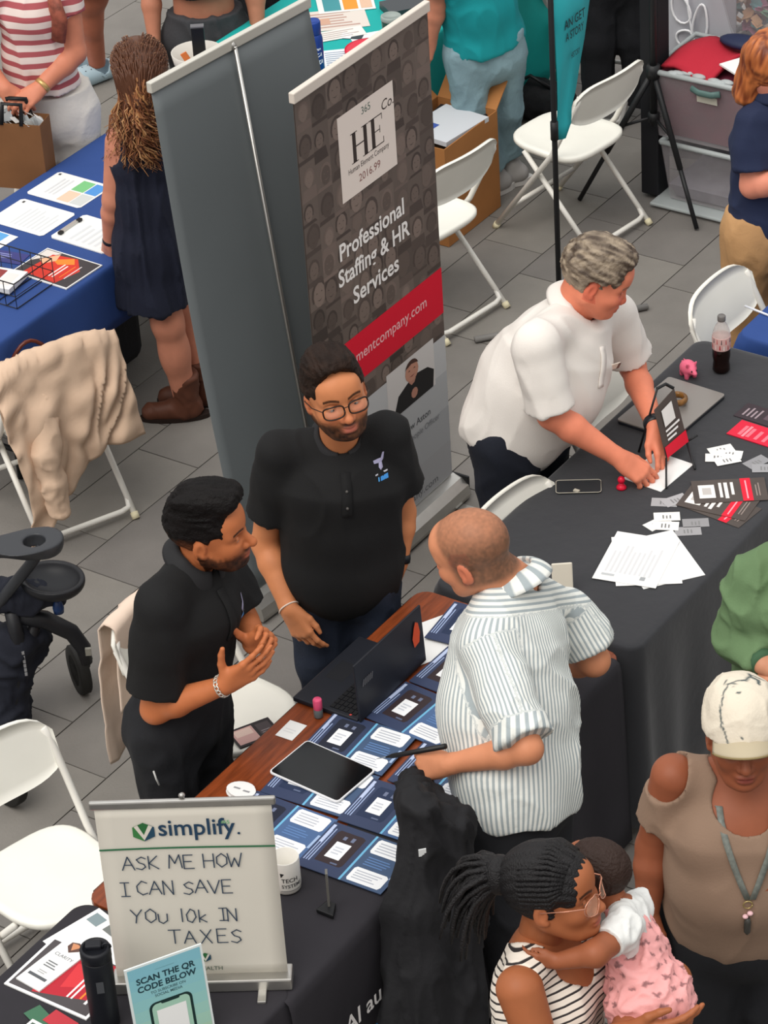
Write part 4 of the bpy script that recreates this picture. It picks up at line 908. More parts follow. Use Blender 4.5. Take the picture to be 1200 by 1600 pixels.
bin_('lower clear storage bin standing on its lid', -.52, .0, 3.04, 3.44, .030, .32, .25, '#8d8a92', latch=False)
bin_('upper clear storage bin with dark red contents and green latch', -.57, .0, 3.03, 3.45, .335, .66, .93, '#6a2438')
b = MB(); b.grid(lambda u, v: (-.53+.25*u+.03*v, 3.07+.33*v-.02*u, .665+.02*math.sin(u*6)+.03*math.sin(v*3)), 8, 8); tag(b.build('folded_shirt', mat('shirt_red', '#b02234', .85, bump=.3, bscale=20), None, solid=.02), 'red folded shirt on top of the upper storage bin', 'shirt')
o = thing('pouch', 'navy pouch with dark strap on the red shirt in the bin', 'pouch', (-.28, 3.34, .70)); b = MB(); b.ball((-.28, 3.36, .715), (.12, .06, .028)); b.build('body', mat('pouch_navy', '#1d2644', .6), o)
b = MB(); b.tube([(-.20, 3.33, .73), (-.17, 3.25, .735), (-.19, 3.18, .73), (-.13, 3.24, .735)], .005, 6); b.build('strap', M_black, o)
for i, (x, y, d, z) in enumerate(((-.16, 3.22, -28, .690), (-.05, 3.26, -20, .700))): sheet('paper_sheet', ['white paper pack in the bin left of the auburn hair', 'curled white packet in the bin touching the auburn hair'][i], 'paper', x, y, .17, .24, d, z=z, thick=.008)
b = MB()
for i in range(12):
    x, y = rng.uniform(-.5, -.06), rng.uniform(3.03, 3.07); b.ball((x, y, .665), (.035, .02, .012), 8, 5)
tag(b.build('crumpled_wrap', M_frost2, None), 'crumpled clear wrap along the front rim of the upper bin', 'wrap', kind='stuff')
# stacked bins behind, with tissue flowers
bx_, by_ = at(1112, 66, .62)[:2]
bin_('grey storage bin behind the auburn hair, carrying a clear bin', bx_+.02, bx_+.58, by_+.02, by_+.42, .0, .60, .98, '#6b6a6e', latch=False)
bin_('clear storage bin full of pastel tissue flowers at the top right', bx_, bx_+.60, by_, by_+.44, .615, .98, 0, '#888888', latch=False)
b = MB()
cols = ['#d99a90', '#e0b28a', '#7fb7b8', '#d7c5b2', '#c98aa4', '#6f9a7c', '#b8a9b4', '#d8cfc4', '#3f9fb0', '#8f979e']
for i in range(150):
    x, y, z = bx_+rng.uniform(.05, .55), by_+rng.uniform(.05, .39), rng.uniform(.65, .93); c = cols[int((x-bx_)*9+rng.uniform(0, 4)) % 10]
    for k in range(3):
        d = nrm(np.array([rng.uniform(-1, 1) for _ in range(3)])); e = nrm(np.cross(d, [.3, .2, .9])); p = np.array([x, y, z]); b.poly([p-d*.035, p+e*.028+d*.01, p+d*.04, p-e*.03+d*.012], c)
tag(b.build('tissue_flowers', M_ink, None), 'pastel crumpled tissue flowers filling the top right bin', 'flowers', kind='stuff')
o = thing('leaf_panel', 'light grey fabric panel with white leaf outlines behind the bins', 'panel', (-.2, 3.62, 0))
b = MB(); b.grid(lambda u, v: (-.86+.46*u, 3.50+.012*math.sin(u*14), 1.7*v), 20, 4); pn = b.build('fabric', mat('panel_grey', '#b9b9bf', .8, bump=.2, bscale=8), o, solid=.006)
q = MB()
def leaf(cx, cz, l, w, a):
    P_ = []
    for i in range(17):
        t_ = i/16*2*math.pi; x, z = l*.5*math.cos(t_), w*math.sin(t_)*(1-.25*math.cos(t_)); P_.append((cx+x*math.cos(a)-z*math.sin(a), 3.482, cz+x*math.sin(a)+z*math.cos(a)))
    q.tube(P_, .006, 5, '#f1f1f3')
def aty(u, v, y): d = ray(u, v); return CAMPOS+d*((y-CAMPOS[1])/d[1])
for u, v, l, w, a in ((1063, 12, .15, .045, 1.9), (1094, 38, .20, .036, 1.45), (1071, 60, .09, .042, .9)): c_ = aty(u, v, 3.482); leaf(c_[0], c_[2], l, w, a)
q.tube([aty(u, v, 3.482) for u, v in ((1084, 75), (1081, 50), (1076, 20), (1072, -20))], .005, 5, '#f1f1f3'); q.build('leaf_print', M_ink, pn)
# cardboard box
o = thing('cardboard_box', 'open brown cardboard box with folders, between printed banner and jeans', 'box', (-1.34, 2.52, 0)); M_card = mat('cardboard', '#a9713f', .8, var=.1, scale=5)
x0, x1, y0, y1, zt = -1.47, -1.16, 2.27, 2.70, .48
b = MB(); b.add([(x, y, z) for z in (.004, zt) for x, y in ((x0, y0), (x1, y0), (x1, y1), (x0, y1))], [(3, 2, 1, 0)]+[(i, (i+1) % 4, 4+(i+1) % 4, 4+i) for i in range(4)], None, False); b.build('body', M_card, o, solid=.006)
for P_ in ([(x0, y0, zt), (x0, y1, zt), (x0-.09, y1, zt+.07), (x0-.09, y0, zt+.07)], [(x0, y1, zt), (x1, y1, zt), (x1, y1+.10, zt+.10), (x0, y1+.10, zt+.10)]):
    b = MB(); b.poly(P_); b.build('flap', M_card, o, solid=.005)
for i, (c, lab) in enumerate((('#25272c', 'dark folder lying in the open cardboard box'), ('#c9cbd0', 'light folder lying on the dark one in the cardboard box'))):
    sheet('folder', lab, 'folder', -1.31+.02*i, 2.56-.07*i, .24, .30, 8-14*i, z=.43+.03*i, thick=.022, m=mat('folder_%d' % i, c, .5), marks=[('r', .1, .1, .45, .4, '#3d55a0')] if i else ())
b = MB(); b.slab([(x0+.02, y0+.02, .05), (x1-.02, y0+.02, .05), (x1-.02, y1-.02, .05), (x0+.02, y1-.02, .05)], .375); b.build('contents', mat('box_fill', '#5a4632', .9), o)

# ================================================================== long black table: things on it
ZB = .745
o = thing('laptop', 'closed silver laptop on the black cloth beside the piggy', 'laptop', (.96, .475, ZB)); b = MB(); b.slab(rrect(.96, .475, .238, .345, -3, ZB, .012), .010); b.build('base', M_lap, o, bevel=.003); b = MB(); b.slab(rrect(.96, .475, .238, .345, -3, ZB+.0105, .012), .007); b.build('lid', mat('laptop_silver', '#8f8a85', .38, metal=.35), o, bevel=.002)
bc = at(1058, 630, ZB+.02); o = thing('bangle', 'shiny brown tortoise bangle lying on the silver laptop', 'bracelet', bc); b = MB(); R_ = .030
b.grid(lambda u, v: bc+np.array([(R_+.009*math.cos(v*6.2832))*math.cos(u*6.2832), (R_+.009*math.cos(v*6.2832))*math.sin(u*6.2832), .0175+.013*math.sin(v*6.2832)]), 28, 10); b.build('ring', mat('tortoise', '#7a5428', .15, var=.6, scale=40), o)
pc = np.array([.896, .715, ZB]); o = thing('piggy', 'small pink squeeze pig near the far corner of the black table', 'toy', pc); M_pink = mat('piggy_pink', '#e86a86', .45, var=.05); S = Sdf()
pf = nrm((.8, -.5, 0)); pl = np.cross(UPV, pf); PP = lambda a, l_, h: pc+pf*a+pl*l_+UPV*h
S.ell(PP(0, 0, .033), (.036, .030, .029), np.array([pf, pl, UPV]), .004); S.ell(PP(.030, 0, .036), (.016, .017, .016), None, .006); S.cone(PP(.040, 0, .033), PP(.050, 0, .032), .0095, .0085, .004)
for a, l_ in ((.018, .016), (.018, -.016), (-.018, .016), (-.018, -.016)): S.cone(PP(a, l_, .015), PP(a, l_, .004), .009, .0085, .006)
for l_ in (.014, -.014): S.cone(PP(.022, l_, .054), PP(.026, l_*1.3, .064), .007, .004, .004)
soft('body', S.mesh(.003), M_pink, o); b = MB()
for l_ in (.010, -.010): b.ball(PP(.0445, l_, .042), .003, 8, 6)
b.build('eye', M_black, o); b = MB(); b.tube([PP(-.036+.004*math.cos(t_), .006*math.sin(t_), .038+t_*.0012) for t_ in np.linspace(0, 9, 16)], .002, 5); b.build('tail', M_pink, o)
bc = np.array([.985, .80, ZB]); o = thing('soda_bottle', 'plastic bottle of dark soda with red and white label by the blue tablecloth', 'bottle', bc)
b = MB(); b.lathe(bc, [(0, .002), (.026, .002), (.032, .010), (.031, .03), (.029, .045), (.0325, .065), (.0325, .095), (.0320, .100)], 24); b.build('soda', mat('cola', '#1a0d0a', .1), o)
b = MB(); b.lathe(bc, [(.0325, .1), (.0328, .12), (.0328, .150), (.031, .165), (.022, .19), (.013, .205), (.0125, .214)], 24); b.build('shell', mat('bottle_clear', '#cfc9c4', .1, alpha=.45), o)
b = MB(); b.lathe(bc, [(.0333, .098), (.0336, .100), (.0336, .148), (.0333, .150)], 24); lb = b.build('label', mat('label_pink', '#cfa9a4', .4), o); q = MB()
for i in range(26):
    a = i*.245+rng.uniform(0, .1); z = .102+.024*(i % 2)+rng.uniform(0, .006); w_ = .11+rng.uniform(-.03, .04)
    q.poly([bc+np.array([math.cos(t_)*.0341, math.sin(t_)*.0341, h_]) for t_, h_ in ((a, z), (a+w_, z), (a+w_*.7, z+.019), (a+w_*.2, z+.017))], ['#b5202e', '#1d2733', '#e8e4e2', '#c23a3f'][i % 4])
q.build('print', M_ink, lb); b = MB(); b.lathe(bc+UPV*.214, [(.0145, -.004), (.015, 0), (.015, .014), (.013, .017), (0, .017)], 20); b.build('cap', mat('cap_grey', '#6d6a68', .4), o)
c_ = (at(870, 762, ZB)+at(938, 762, ZB))/2; o = thing('phone_case', 'clear phone case edged in light on the black cloth', 'phone case', c_)
b = MB(); b.slab(rrect(c_[0], c_[1], .152, .078, 31, ZB, .010), .004); b.build('back', mat('case_dark', '#2b2d30', .12), o); b = MB(); rp = rrect(c_[0], c_[1], .154, .080, 31, ZB+.006, .011); b.tube(rp+[rp[0]], .0013, 6); b.build('rim', mat('case_rim', '#b9b3a4', .2), o)
b = MB(); b.box((c_[0]+.01, c_[1]-.03, ZB+.008), (.010, .006, .003)); b.build('clip', mat('case_rim', '#b9b3a4', .2), o)
pc = at(971, 763, ZB); o = thing('push_pin', 'red pawn-shaped pin beside the pointing hand', 'pin', pc); b = MB(); b.lathe(pc, [(0, 0), (.017, 0), (.018, .006), (.013, .013), (.008, .018), (.0085, .022)], 16); b.build('base', mat('pin_red', '#cf1233', .35), o); b = MB(); b.ball(pc+UPV*.034, (.013, .013, .014)); b.build('head', mat('pin_red', '#cf1233', .35), o)
sheet('paper_sheet', 'white letter-size sheet under the mini banner stand', 'paper', 1.115, .105, .155, .205, -4, z=ZB, thick=.002)
o = thing('mini_banner', 'tabletop mini banner with red band on thin black legs, adjusted by the leaning man', 'banner', (1.12, .13, ZB))
mb0, mb1 = atx(1041, 716, 1.135), atx(1074, 690, 1.135); mt0, mt1 = atx(1022, 641, 1.075), atx(1053, 607, 1.075)
b = MB(); b.grid(lambda u, v: lerp(lerp(mb0, mb1, u), lerp(mt0, mt1, u), v), 1, 1, None, False); pn = b.build('panel', mat('banner_vinyl', '#4e443f', .5), o, solid=.002); q = MB(); nn = nrm(np.cross(mb1-mb0, mt0-mb0)); nn = nn if nn[0] > 0 else -nn
MP = lambda u, v: lerp(lerp(mb0, mb1, u), lerp(mt0, mt1, u), v)+nn*.0055
def mr(u0, v0, u1, v1, c): q.poly([MP(u0, v0), MP(u1, v0), MP(u1, v1), MP(u0, v1)], c)
mr(.22, .55, .72, .88, '#e6e2de'); mr(.0, .0, 1, .22, '#dd1030'); mr(.3, .62, .6, .8, '#b9b4b0')
for i in range(3): mr(.2, .45-.085*i, .85-.12*i, .49-.085*i, '#efecea')
mr(.2, .09, .85, .13, '#f0a9b0'); q.build('print', M_ink, pn)
hub = lerp(mb0, mb1, .5)-nn*.02
b = MB(); b.tube([at(998, 706, ZB+.004), atx(1027, 607, 1.05)], .0042, 6); b.build('leg', M_matte, o); b = MB(); b.tube([at(1041, 763, ZB+.004), mb0], .0042, 6); b.build('leg', M_matte, o); b = MB(); b.tube([at(1086, 733, ZB+.004), mb1-nn*.003], .0042, 6); b.build('leg', M_matte, o)
b = MB(); b.tube([mb1-nn*.003, atx(1090, 680, 1.16)], .0042, 6); b.build('arm', M_matte, o); b = MB(); b.tube([atx(1027, 607, 1.05), atx(1040, 600, 1.045), mt1], .006, 6); b.build('clamp', M_matte, o)
# papers, cards, flyers
doc = [('l', .10, .18, .86, .78, 10, '#d3d4d6', 'v'), ('r', .70, .10, .78, .17, '#9fa3a6'), ('r', .10, .1, .3, .14, '#b9bcbe')]
for i, (x, y, d) in enumerate(((1.375, -.36, 26), (1.345, -.385, 8), (1.315, -.40, -12))): sheet('document', ['printed letter at the bottom of the spread paper stack on black cloth', 'printed letter in the middle of the spread paper stack', 'printed letter topmost of the spread stack with small square mark'][i], 'paper', x, y, .216, .285, -90+d+115, z=ZB+.0016*i, thick=.0012, marks=doc if i == 2 else (), group='letters in the spread stack')
def card(lab, u, v, d, c='#e9e8e4', z=0, g='business cards on the black cloth', mk=True):
    p = at(u, v, ZB); sheet('business_card', lab, 'card', p[0], p[1], .088, .051, d, z=ZB+z, thick=.0007, m=mat('card_'+c.strip('#'), c, .5), group=g, marks=[('l', .3, .25, .7, .75, 3, '#7d7d7d', 'v')] if mk else ())
for lab, u, v, d, c, z in (('grey card, left of the small pile of two above the white card fan', 1038, 785, 25, '#a2a1a3', 0), ('grey card, right of the small pile of two above the white card fan', 1055, 782, 60, '#a9a8aa', .001),
    ('white card under the fan beside the letters', 1027, 818, 70, '#e5e6e2', 0), ('white card topmost of the fan beside the letters, with green print', 1042, 808, 32, '#eceae4', .002), ('white card lower right of the fan beside the letters', 1040, 822, 25, '#e9e8e4', .001),
    ('grey card above its twin, right of the white fan', 1087, 817, 33, '#8f8e90', 0), ('grey card below its twin, right of the white fan', 1075, 830, 34, '#9a999b', 0),
    ('white card at the back of the pile under the red pamphlet', 1127, 703, 50, '#e4e4e0', 0), ('white card at the right of the pile under the red pamphlet', 1140, 710, 20, '#eceae6', .001), ('white card at the left of the pile under the red pamphlet', 1122, 716, 28, '#e8e6e2', .002), ('white card topmost of the pile under the red pamphlet', 1136, 720, 48, '#efeeea', .003),
    ('grey card at the right edge, left one of the pair', 1182, 722, 70, '#8d8d90', 0), ('grey card at the right edge, right one of the pair', 1195, 732, 30, '#97979a', .001)): card(lab, u, v, d, c, z)
fly = [('r', .08, .2, .30, .78, '#e9e6e2'), ('r', .13, .35, .25, .65, '#bdb8b4'), ('r', .36, .2, .40, .85, '#e4e0dc'), ('r', .43, .15, .48, .85, '#e4e0dc'), ('r', .52, .3, .56, .85, '#e4e0dc'), ('r', .66, 0, .80, 1, '#dd1030'), ('r', .72, .1, .74, .9, '#f0a0ac'), ('l', .84, .2, .92, .8, 2, '#8d7f78', 'v')]
M_fly = mat('flyer_brown', '#4a413c', .4, var=.15, scale=14)
for i, (u, v, d) in enumerate(((1124, 792, -6), (1122, 786, 6), (1140, 768, 34))): p = at(u, v, ZB); sheet('flyer', ['brown flyer with red band lowest in the fan of three', 'brown flyer with red band in the middle of the fan of three', 'brown flyer with red band topmost in the fan of three'][i], 'flyer', p[0], p[1], .25, .14, d, z=ZB+.0018*i, thick=.0012, m=M_fly, marks=fly, group='brown flyers in the fan')
p = at(1180, 678, ZB); sheet('pamphlet', 'red pamphlet with pale columns at the right edge of the black table', 'pamphlet', p[0], p[1], .17, .105, -3, z=ZB, thick=.003, m=mat('pamphlet_red', '#d31236', .4), marks=[('l', .15, .15, .9, .8, 4, '#e8707f', 'v'), ('r', .3, .1, .36, .8, '#e98b96')])
p = at(1190, 650, ZB); sheet('pamphlet', 'dark pamphlet behind the red one at the right edge', 'pamphlet', p[0], p[1], .17, .10, -3, z=ZB, thick=.002, m=mat('pamphlet_dark', '#34292f', .4), marks=[('l', .1, .2, .5, .8, 4, '#9a8a90', 'v'), ('r', .6, .3, .9, .7, '#58474f')])
o = thing('photo_frame', 'cream rounded board with gold edge behind the striped shoulder', 'frame', at(880, 918, ZB)); fc = at(880, 930, ZB)
b = MB(); ax = [HR, nrm(UPV*1-HF*.0+HF*.25), nrm(np.cross(HR, nrm(UPV+HF*.25)))]; b.box(fc+ax[1]*.056, (.034, .056, .004), ax); b.build('board', mat('frame_cream', '#d9d2c2', .4), o, bevel=.008); b = MB(); cc_ = fc+ax[1]*.056-ax[2]*.005; rp = [cc_+ax[0]*x+ax[1]*y for x, y in ((-.026, -.05), (.026, -.05), (.026, .044), (.022, .048), (-.022, .048), (-.026, .044))]; b.tube(rp+[rp[0]], .0022, 6); b.build('gold_line', mat('frame_gold', '#b9944a', .35), o)
p = at(1187, 489, ZB); o = thing('pen', 'white pen on the blue cloth at the right edge', 'pen', p); b = MB(); d_ = nrm(at(1200, 494, ZB)-at(1175, 484, ZB)); b.tube([p-d_*.07+UPV*.005, p+d_*.05+UPV*.005], .0045, 8); b.build('barrel', mat('pen_white', '#dcdfe6', .3), o); b = MB(); b.tube([p+d_*.05+UPV*.005, p+d_*.07+UPV*.005], [.0042, .001], 8); b.build('tip', M_black, o)

# ================================================================== royal blue table: sheets
L = (.285, .218)
sheet('paper_sheet', 'rounded white sheet with green, blue and tan squares beside the girl\'s arm', 'paper', -2.045, .82, *L, -1, z=ZB, marks=[('r', .52, .52, .74, .92, '#78bd7f'), ('r', .76, .52, .97, .92, '#4f8fd0'), ('r', .52, .08, .74, .48, '#ecc4ab'), ('r', .76, .08, .97, .48, '#c6cac8'), ('l', .2, .2, .42, .85, 3, '#d2d4d6', 'v'), ('r', .05, .88, .09, .94, '#333333')], corner=.012)
sheet('paper_sheet', 'rounded white text sheet left of the clipboard', 'paper', -2.03, .56, *L, -1, z=ZB, marks=[('l', .30, .12, .92, .85, 8, '#d3d6d8', 'v'), ('r', .07, .86, .11, .93, '#444444')], corner=.012)
o = sheet('clipboard', 'white clipboard with dark clip, touched by the girl\'s wrist', 'clipboard', -1.71, .56, *L, -2, z=ZB, thick=.005, marks=[('l', .25, .12, .92, .85, 6, '#d3d6d8', 'v')], corner=.012); b = MB(); b.box((-1.835, .555, ZB+.009), (.010, .055, .003)); b.build('clip', mat('clip_silver', '#c9c9c2', .3, metal=.5), o); b = MB()
for yy in (.495, .615): b.box((-1.828, yy, ZB+.012), (.008, .010, .005))
b.build('clip_end', M_black, o)
sheet('magazine', 'glossy red and orange magazine at the table corner under the girl\'s hand', 'magazine', -1.665, .265, *L, -2, z=ZB, thick=.005, marks=[('r', .02, .03, .98, .97, '#3e3a3c'), ('p', [(.03, .5), (.3, .95), (.03, .95)], '#d9d2cc'), ('p', [(.15, .1), (.75, .05), (.85, .6), (.6, .94), (.2, .85)], '#cf3424'), ('p', [(.3, .7), (.55, .92), (.66, .75), (.45, .6)], '#e8872e'), ('p', [(.12, .6), (.3, .92), (.36, .7), (.25, .5)], '#e8b08a'), ('l', .52, .2, .64, .75, 2, '#f1dfdb', 'v'), ('r', .70, .25, .72, .7, '#e9742c'), ('r', .78, .25, .80, .75, '#d9cfcf')])
sheet('paper_sheet', 'white sheet with blue picture cut by the left edge', 'paper', -2.075, .335, .20, .14, -2, z=ZB, marks=[('r', .25, .3, .8, .95, '#5a9fd6')])
sheet('leaflet', 'indigo leaflet lying between the sheets and the wire basket', 'leaflet', -1.93, .245, .085, .21, -80, z=ZB, thick=.002, m=mat('leaflet_indigo', '#363a78', .5), marks=[('l', .2, .2, .7, .8, 3, '#8d92c4', 'v')])
bx0, bx1, by0, by1 = -1.92, -1.60, -.06, .17
o = thing('wire_basket', 'black wire basket at the left edge of the blue table', 'basket', ((bx0+bx1)/2, (by0+by1)/2, ZB))
for z in (ZB+.004, ZB+.055, ZB+.11):
    b = MB(); b.tube([(bx0, by0, z), (bx1, by0, z), (bx1, by1, z), (bx0, by1, z), (bx0, by0, z)], .003 if z > ZB+.1 else .0022, 6); b.build('rim' if z > ZB+.1 else 'wire', M_matte, o)
for i in range(7):
    x = bx0+(bx1-bx0)*i/6
    b = MB(); b.tube([(x, by0, ZB+.11), (x, by0, ZB+.003), (x, by1, ZB+.003), (x, by1, ZB+.11)], .002, 6); b.build('wire', M_matte, o)
sheet('booklet', 'red and white booklet inside the wire basket', 'booklet', -1.80, .06, .20, .15, 10, z=ZB+.012, thick=.02, marks=[('r', .1, .1, .6, .9, '#8d3a38'), ('r', .65, .2, .9, .8, '#e2dcd8')])
b = MB(); b.box((-1.35-.55, .30+.35, .20), (.13, .22, .19)); tag(b.build('duffel_bag', mat('bag_black', '#131316', .8, bump=.3), None, bevel=.05), 'black bag on the floor under the blue table', 'bag')
# bowl on the far end
bc = at(308, 80, .885); bc[2] = ZB; o = thing('bowl', 'white bowl with a black case and an orange strip in it, above the grey banner', 'bowl', bc)
b = MB(); b.lathe(bc, [(0, .0), (.055, 0), (.07, .01), (.105, .09), (.115, .14), (.110, .14), (.09, .06), (.06, .014), (0, .012)], 30); b.build('bowl_body', mat('bowl_white', '#d9d4cb', .4), o)
o = thing('phone_case', 'black case standing in the white bowl', 'case', bc+UPV*.02); b = MB(); b.box(bc+HR*.01+UPV*.14, (.028, .014, .115), [HR, nrm(HF+UPV*.1), UPV]); b.build('body', M_black, o, bevel=.004); b = MB(); b.box(bc+HR*.01+UPV*.258, (.029, .016, .003), [HR, HF, UPV]); b.build('lid', mat('lid_grey', '#6f6f72', .4), o)
b = MB(); b.box(bc-HR*.035+HC*.03+UPV*.10, (.014, .004, .055), [nrm(HR+UPV*.5), HF, nrm(UPV-HR*.5)]); tag(b.build('orange_strip', mat('strip_orange', '#d9783f', .5), None), 'orange strip leaning in the white bowl', 'strip')

# ================================================================== teal table things
c_ = np.array([-1.74, 2.17, ZB]); o = thing('water_bottle', 'tall blue water bottle between the two banners', 'bottle', c_); M_bb = mat('bottle_blue', '#1c3f8f', .35)
b = MB(); b.lathe(c_, [(0, 0), (.036, 0), (.038, .006), (.038, .18), (.034, .20), (.031, .205)], 24); b.build('body', M_bb, o); b = MB(); b.lathe(c_+UPV*.205, [(.031, 0), (.033, .004), (.033, .055), (.029, .062), (.026, .058), (0, .056)], 24); b.build('lid', M_bb, o); q = MB()
for k, (a, z, w_, h_) in enumerate(((-.9, .11, .8, .016), (-.8, .14, .6, .008), (-.7, .075, .7, .018))): q.poly([c_+np.array([.0386*math.cos(a+w_*i/5), .0386*math.sin(a+w_*i/5), z+(.004*math.sin(i*2))]) for i in range(6)]+[c_+np.array([.0386*math.cos(a+w_*i/5), .0386*math.sin(a+w_*i/5), z+h_]) for i in range(5, -1, -1)], '#dfe6f2')
q.build('print', M_ink, o)
c_ = at(614, 78, ZB+.0); c_[2] = ZB; o = thing('tumbler', 'dark green tumbler with clear lid on the teal table', 'tumbler', c_); b = MB(); b.lathe(c_, [(0, 0), (.034, 0), (.036, .004), (.044, .14), (.044, .145)], 24); b.build('body', mat('tumbler_green', '#1f4a40', .3), o); b = MB(); b.lathe(c_+UPV*.145, [(.0445, 0), (.046, .003), (.046, .018), (.040, .022), (.038, .016), (0, .015)], 24); b.build('lid', mat('lid_clear', '#aab5b0', .15, alpha=.75), o)
for lab, u, v, lx, ly, d, c, mk in (('colourful booklet on the teal cloth at the top edge', 540, 6, .26, .18, 40, '#dfe3e0', [('r', .1, .1, .4, .9, '#3f8f96'), ('r', .45, .1, .7, .9, '#e8932e'), ('r', .75, .1, .95, .9, '#d9b59a')]),
    ('folded map-like paper on the teal cloth', 515, 32, .34, .22, 42, '#d8cfc6', [('l', .1, .1, .9, .9, 6, '#b8968a', 'u'), ('r', .2, .3, .5, .6, '#c9a08a')]), ('striped white pamphlet beside the blue bottle', 525, 55, .26, .10, 50, '#e6e2dc', [('l', .05, .1, .95, .9, 4, '#b7a9a4', 'u')]),
    ('white lettered sheet left of the red disc', 540, 90, .22, .18, 40, '#e8ecee', [('l', .1, .1, .9, .9, 7, '#8f9db0', 'u')]), ('white strip of paper beside the green tumbler', 585, 55, .22, .07, 50, '#e4e6e8', ()), ('two-tone card left of the paper strip', 550, 57, .10, .06, 20, '#2b3a40', [('r', 0, 0, .5, 1, '#e5e8ea')])):
    p = at(u, v, ZB); sheet('paper_sheet', lab, 'paper', p[0], p[1], lx, ly, d, z=ZB+rng.uniform(0, .003), m=mat('sheet_'+c.strip('#'), c, .6), marks=mk)
p = at(578, 80, ZB); o = thing('disc', 'flat red disc on the teal cloth above the printed banner', 'disc', p); b = MB(); b.lathe(p, [(0, .0), (.10, .0), (.112, .006), (.112, .014), (.10, .012), (0, .010)], 32); b.build('body', mat('disc_red', '#d31f3b', .35), o); q = MB(); put_text(q, 'fun', p+UPV*.0145+HR*-.04, HR, HF, .05, '#e8b06a', bold=.02); q.build('print', M_ink, o)
p = at(650, 12, ZB); sheet('tray', 'dark grey flat case at the far side of the teal table', 'case', p[0], p[1], .30, .14, 55, z=ZB, thick=.035, m=mat('case_grey', '#3b4044', .4))

# ================================================================== cloths over chairs, handbag, stroller
M_beige = mat('beige_fabric', '#d2b59c', .85, var=.05, scale=7, bump=.15, bscale=30)
def drape(name, label, ch, wid, zin, zout, seed, m, sleeve=True, skew=0.0, yo=0.0, lumps=.022, taper=.18):
    """cloth over the backrest of chair ch: inside flap, over the top, outside fall with folds"""
    Mx = Matrix.Translation(ch.location) @ Matrix.Rotation(ch.rotation_euler[2], 4, 'Z'); r = random.Random(seed); ph = [r.uniform(0, 6) for _ in range(8)]
    nu, nv = 54, 60; P_ = np.zeros(((nu+1)*(nv+1), 3))
    for i in range(nu+1):
        u = i/nu; y = (u-.5)*wid+yo; e = abs(2*u-1); top = .832-.035*e**3
        a = top-(zin+.05*math.sin(u*7+ph[0])); c = top-(zout+.07*math.sin(u*5+ph[1])+skew*(u-.5)); tot = a+.06+c
        for j in range(nv+1):
            s_ = j/nv*tot
            if s_ < a: x, z = -.225+.10*(a-s_)*.33/.33*.33, top-(a-s_)
            elif s_ < a+.06: t_ = (s_-a)/.06*math.pi; x, z = -.255+.030*math.cos(t_), top+.022*math.sin(t_)
            else: d = s_-a-.06; x, z = -.292-.03*min(1, d*4)-.02*math.sin(d*5+ph[2]), top-d
            y2 = y*(1-taper*max(0, s_-a-.06)/max(c, .1))+.03*math.sin(s_*6+ph[4])
            P_[i*(nv+1)+j] = (x, y2, z)
    Q_ = np.array([(i*(nv+1)+j, (i+1)*(nv+1)+j, (i+1)*(nv+1)+j+1, i*(nv+1)+j+1) for i in range(nu) for j in range(nv)])
    N = vnormals(P_, Q_); q_ = P_*np.array([6, 11, 3.2]); q_[:, 1] += P_[:, 2]*4; dsp = lumps*(1-2.2*np.abs(vnoise(q_, 1, seed)))+.5*lumps*vnoise(P_*16, 1, seed+3)
    w_ = np.clip((.9-P_[:, 2])*4, .25, 1); sg = np.sign(-N[:, 0]+1e-6); P_ = P_+N*(np.abs(dsp)*w_*sg)[:, None]
    P_ = np.array([list(Mx @ Vector(p)) for p in P_]); o = thing(name, label, 'jacket', tuple(ch.location))
    k = soft('cloth', (P_, Q_), m, o); md = k.modifiers.new('solid', 'SOLIDIFY'); md.thickness = .006
    if sleeve:
        S = Sdf(); loc = lambda x, y, z: np.array(Mx @ Vector((x, y, z)))
        S.chain([loc(-.30, .12*sleeve, .66), loc(-.36, .17*sleeve, .46), loc(-.37, .15*sleeve, .22)], [.05, .052, .045], .03)
        soft('sleeve', folds(S.mesh(.011), .012, (14, 14, 9), seed), m, o)
    return o
drape('jacket', 'crumpled beige jacket hung over the folding chair by the grey banner', chair0, .52, .46, .27, 2, M_beige, 1, skew=-.34, lumps=.040, taper=.02, yo=.02)
drape('jacket', 'pale beige cloth over the chair behind the bearded man in profile', bpy.data.objects['folding_chair.005'], .50, .55, .30, 6, mat('pale_beige', '#dcc6b4', .85, var=.05, bump=.15, bscale=30), 0, lumps=.014)
ct = Matrix.Translation(chair0.location) @ Matrix.Rotation(chair0.rotation_euler[2], 4, 'Z'); hp = np.array(ct @ Vector((.02, .02, .452)))
o = thing('handbag', 'glossy brown leather handbag on the chair with the beige jacket', 'handbag', hp); S = Sdf(); S.cone(hp+np.array([-.05, -.11, .075]), hp+np.array([.03, .10, .075]), .075, .075, .03); S.half(hp, (0, 0, -1)); soft('body', folds(S.mesh(.010), .007, (14, 14, 14), 2), mat('bag_brown', '#5c2618', .25), o)
b = MB(); b.tube([hp+np.array([-.05+.10*t_, -.10+.2*t_, .15+.12*math.sin(t_*math.pi)]) for t_ in np.linspace(0, 1, 12)], .008, 8); b.build('handle', mat('bag_brown', '#5c2618', .25), o)

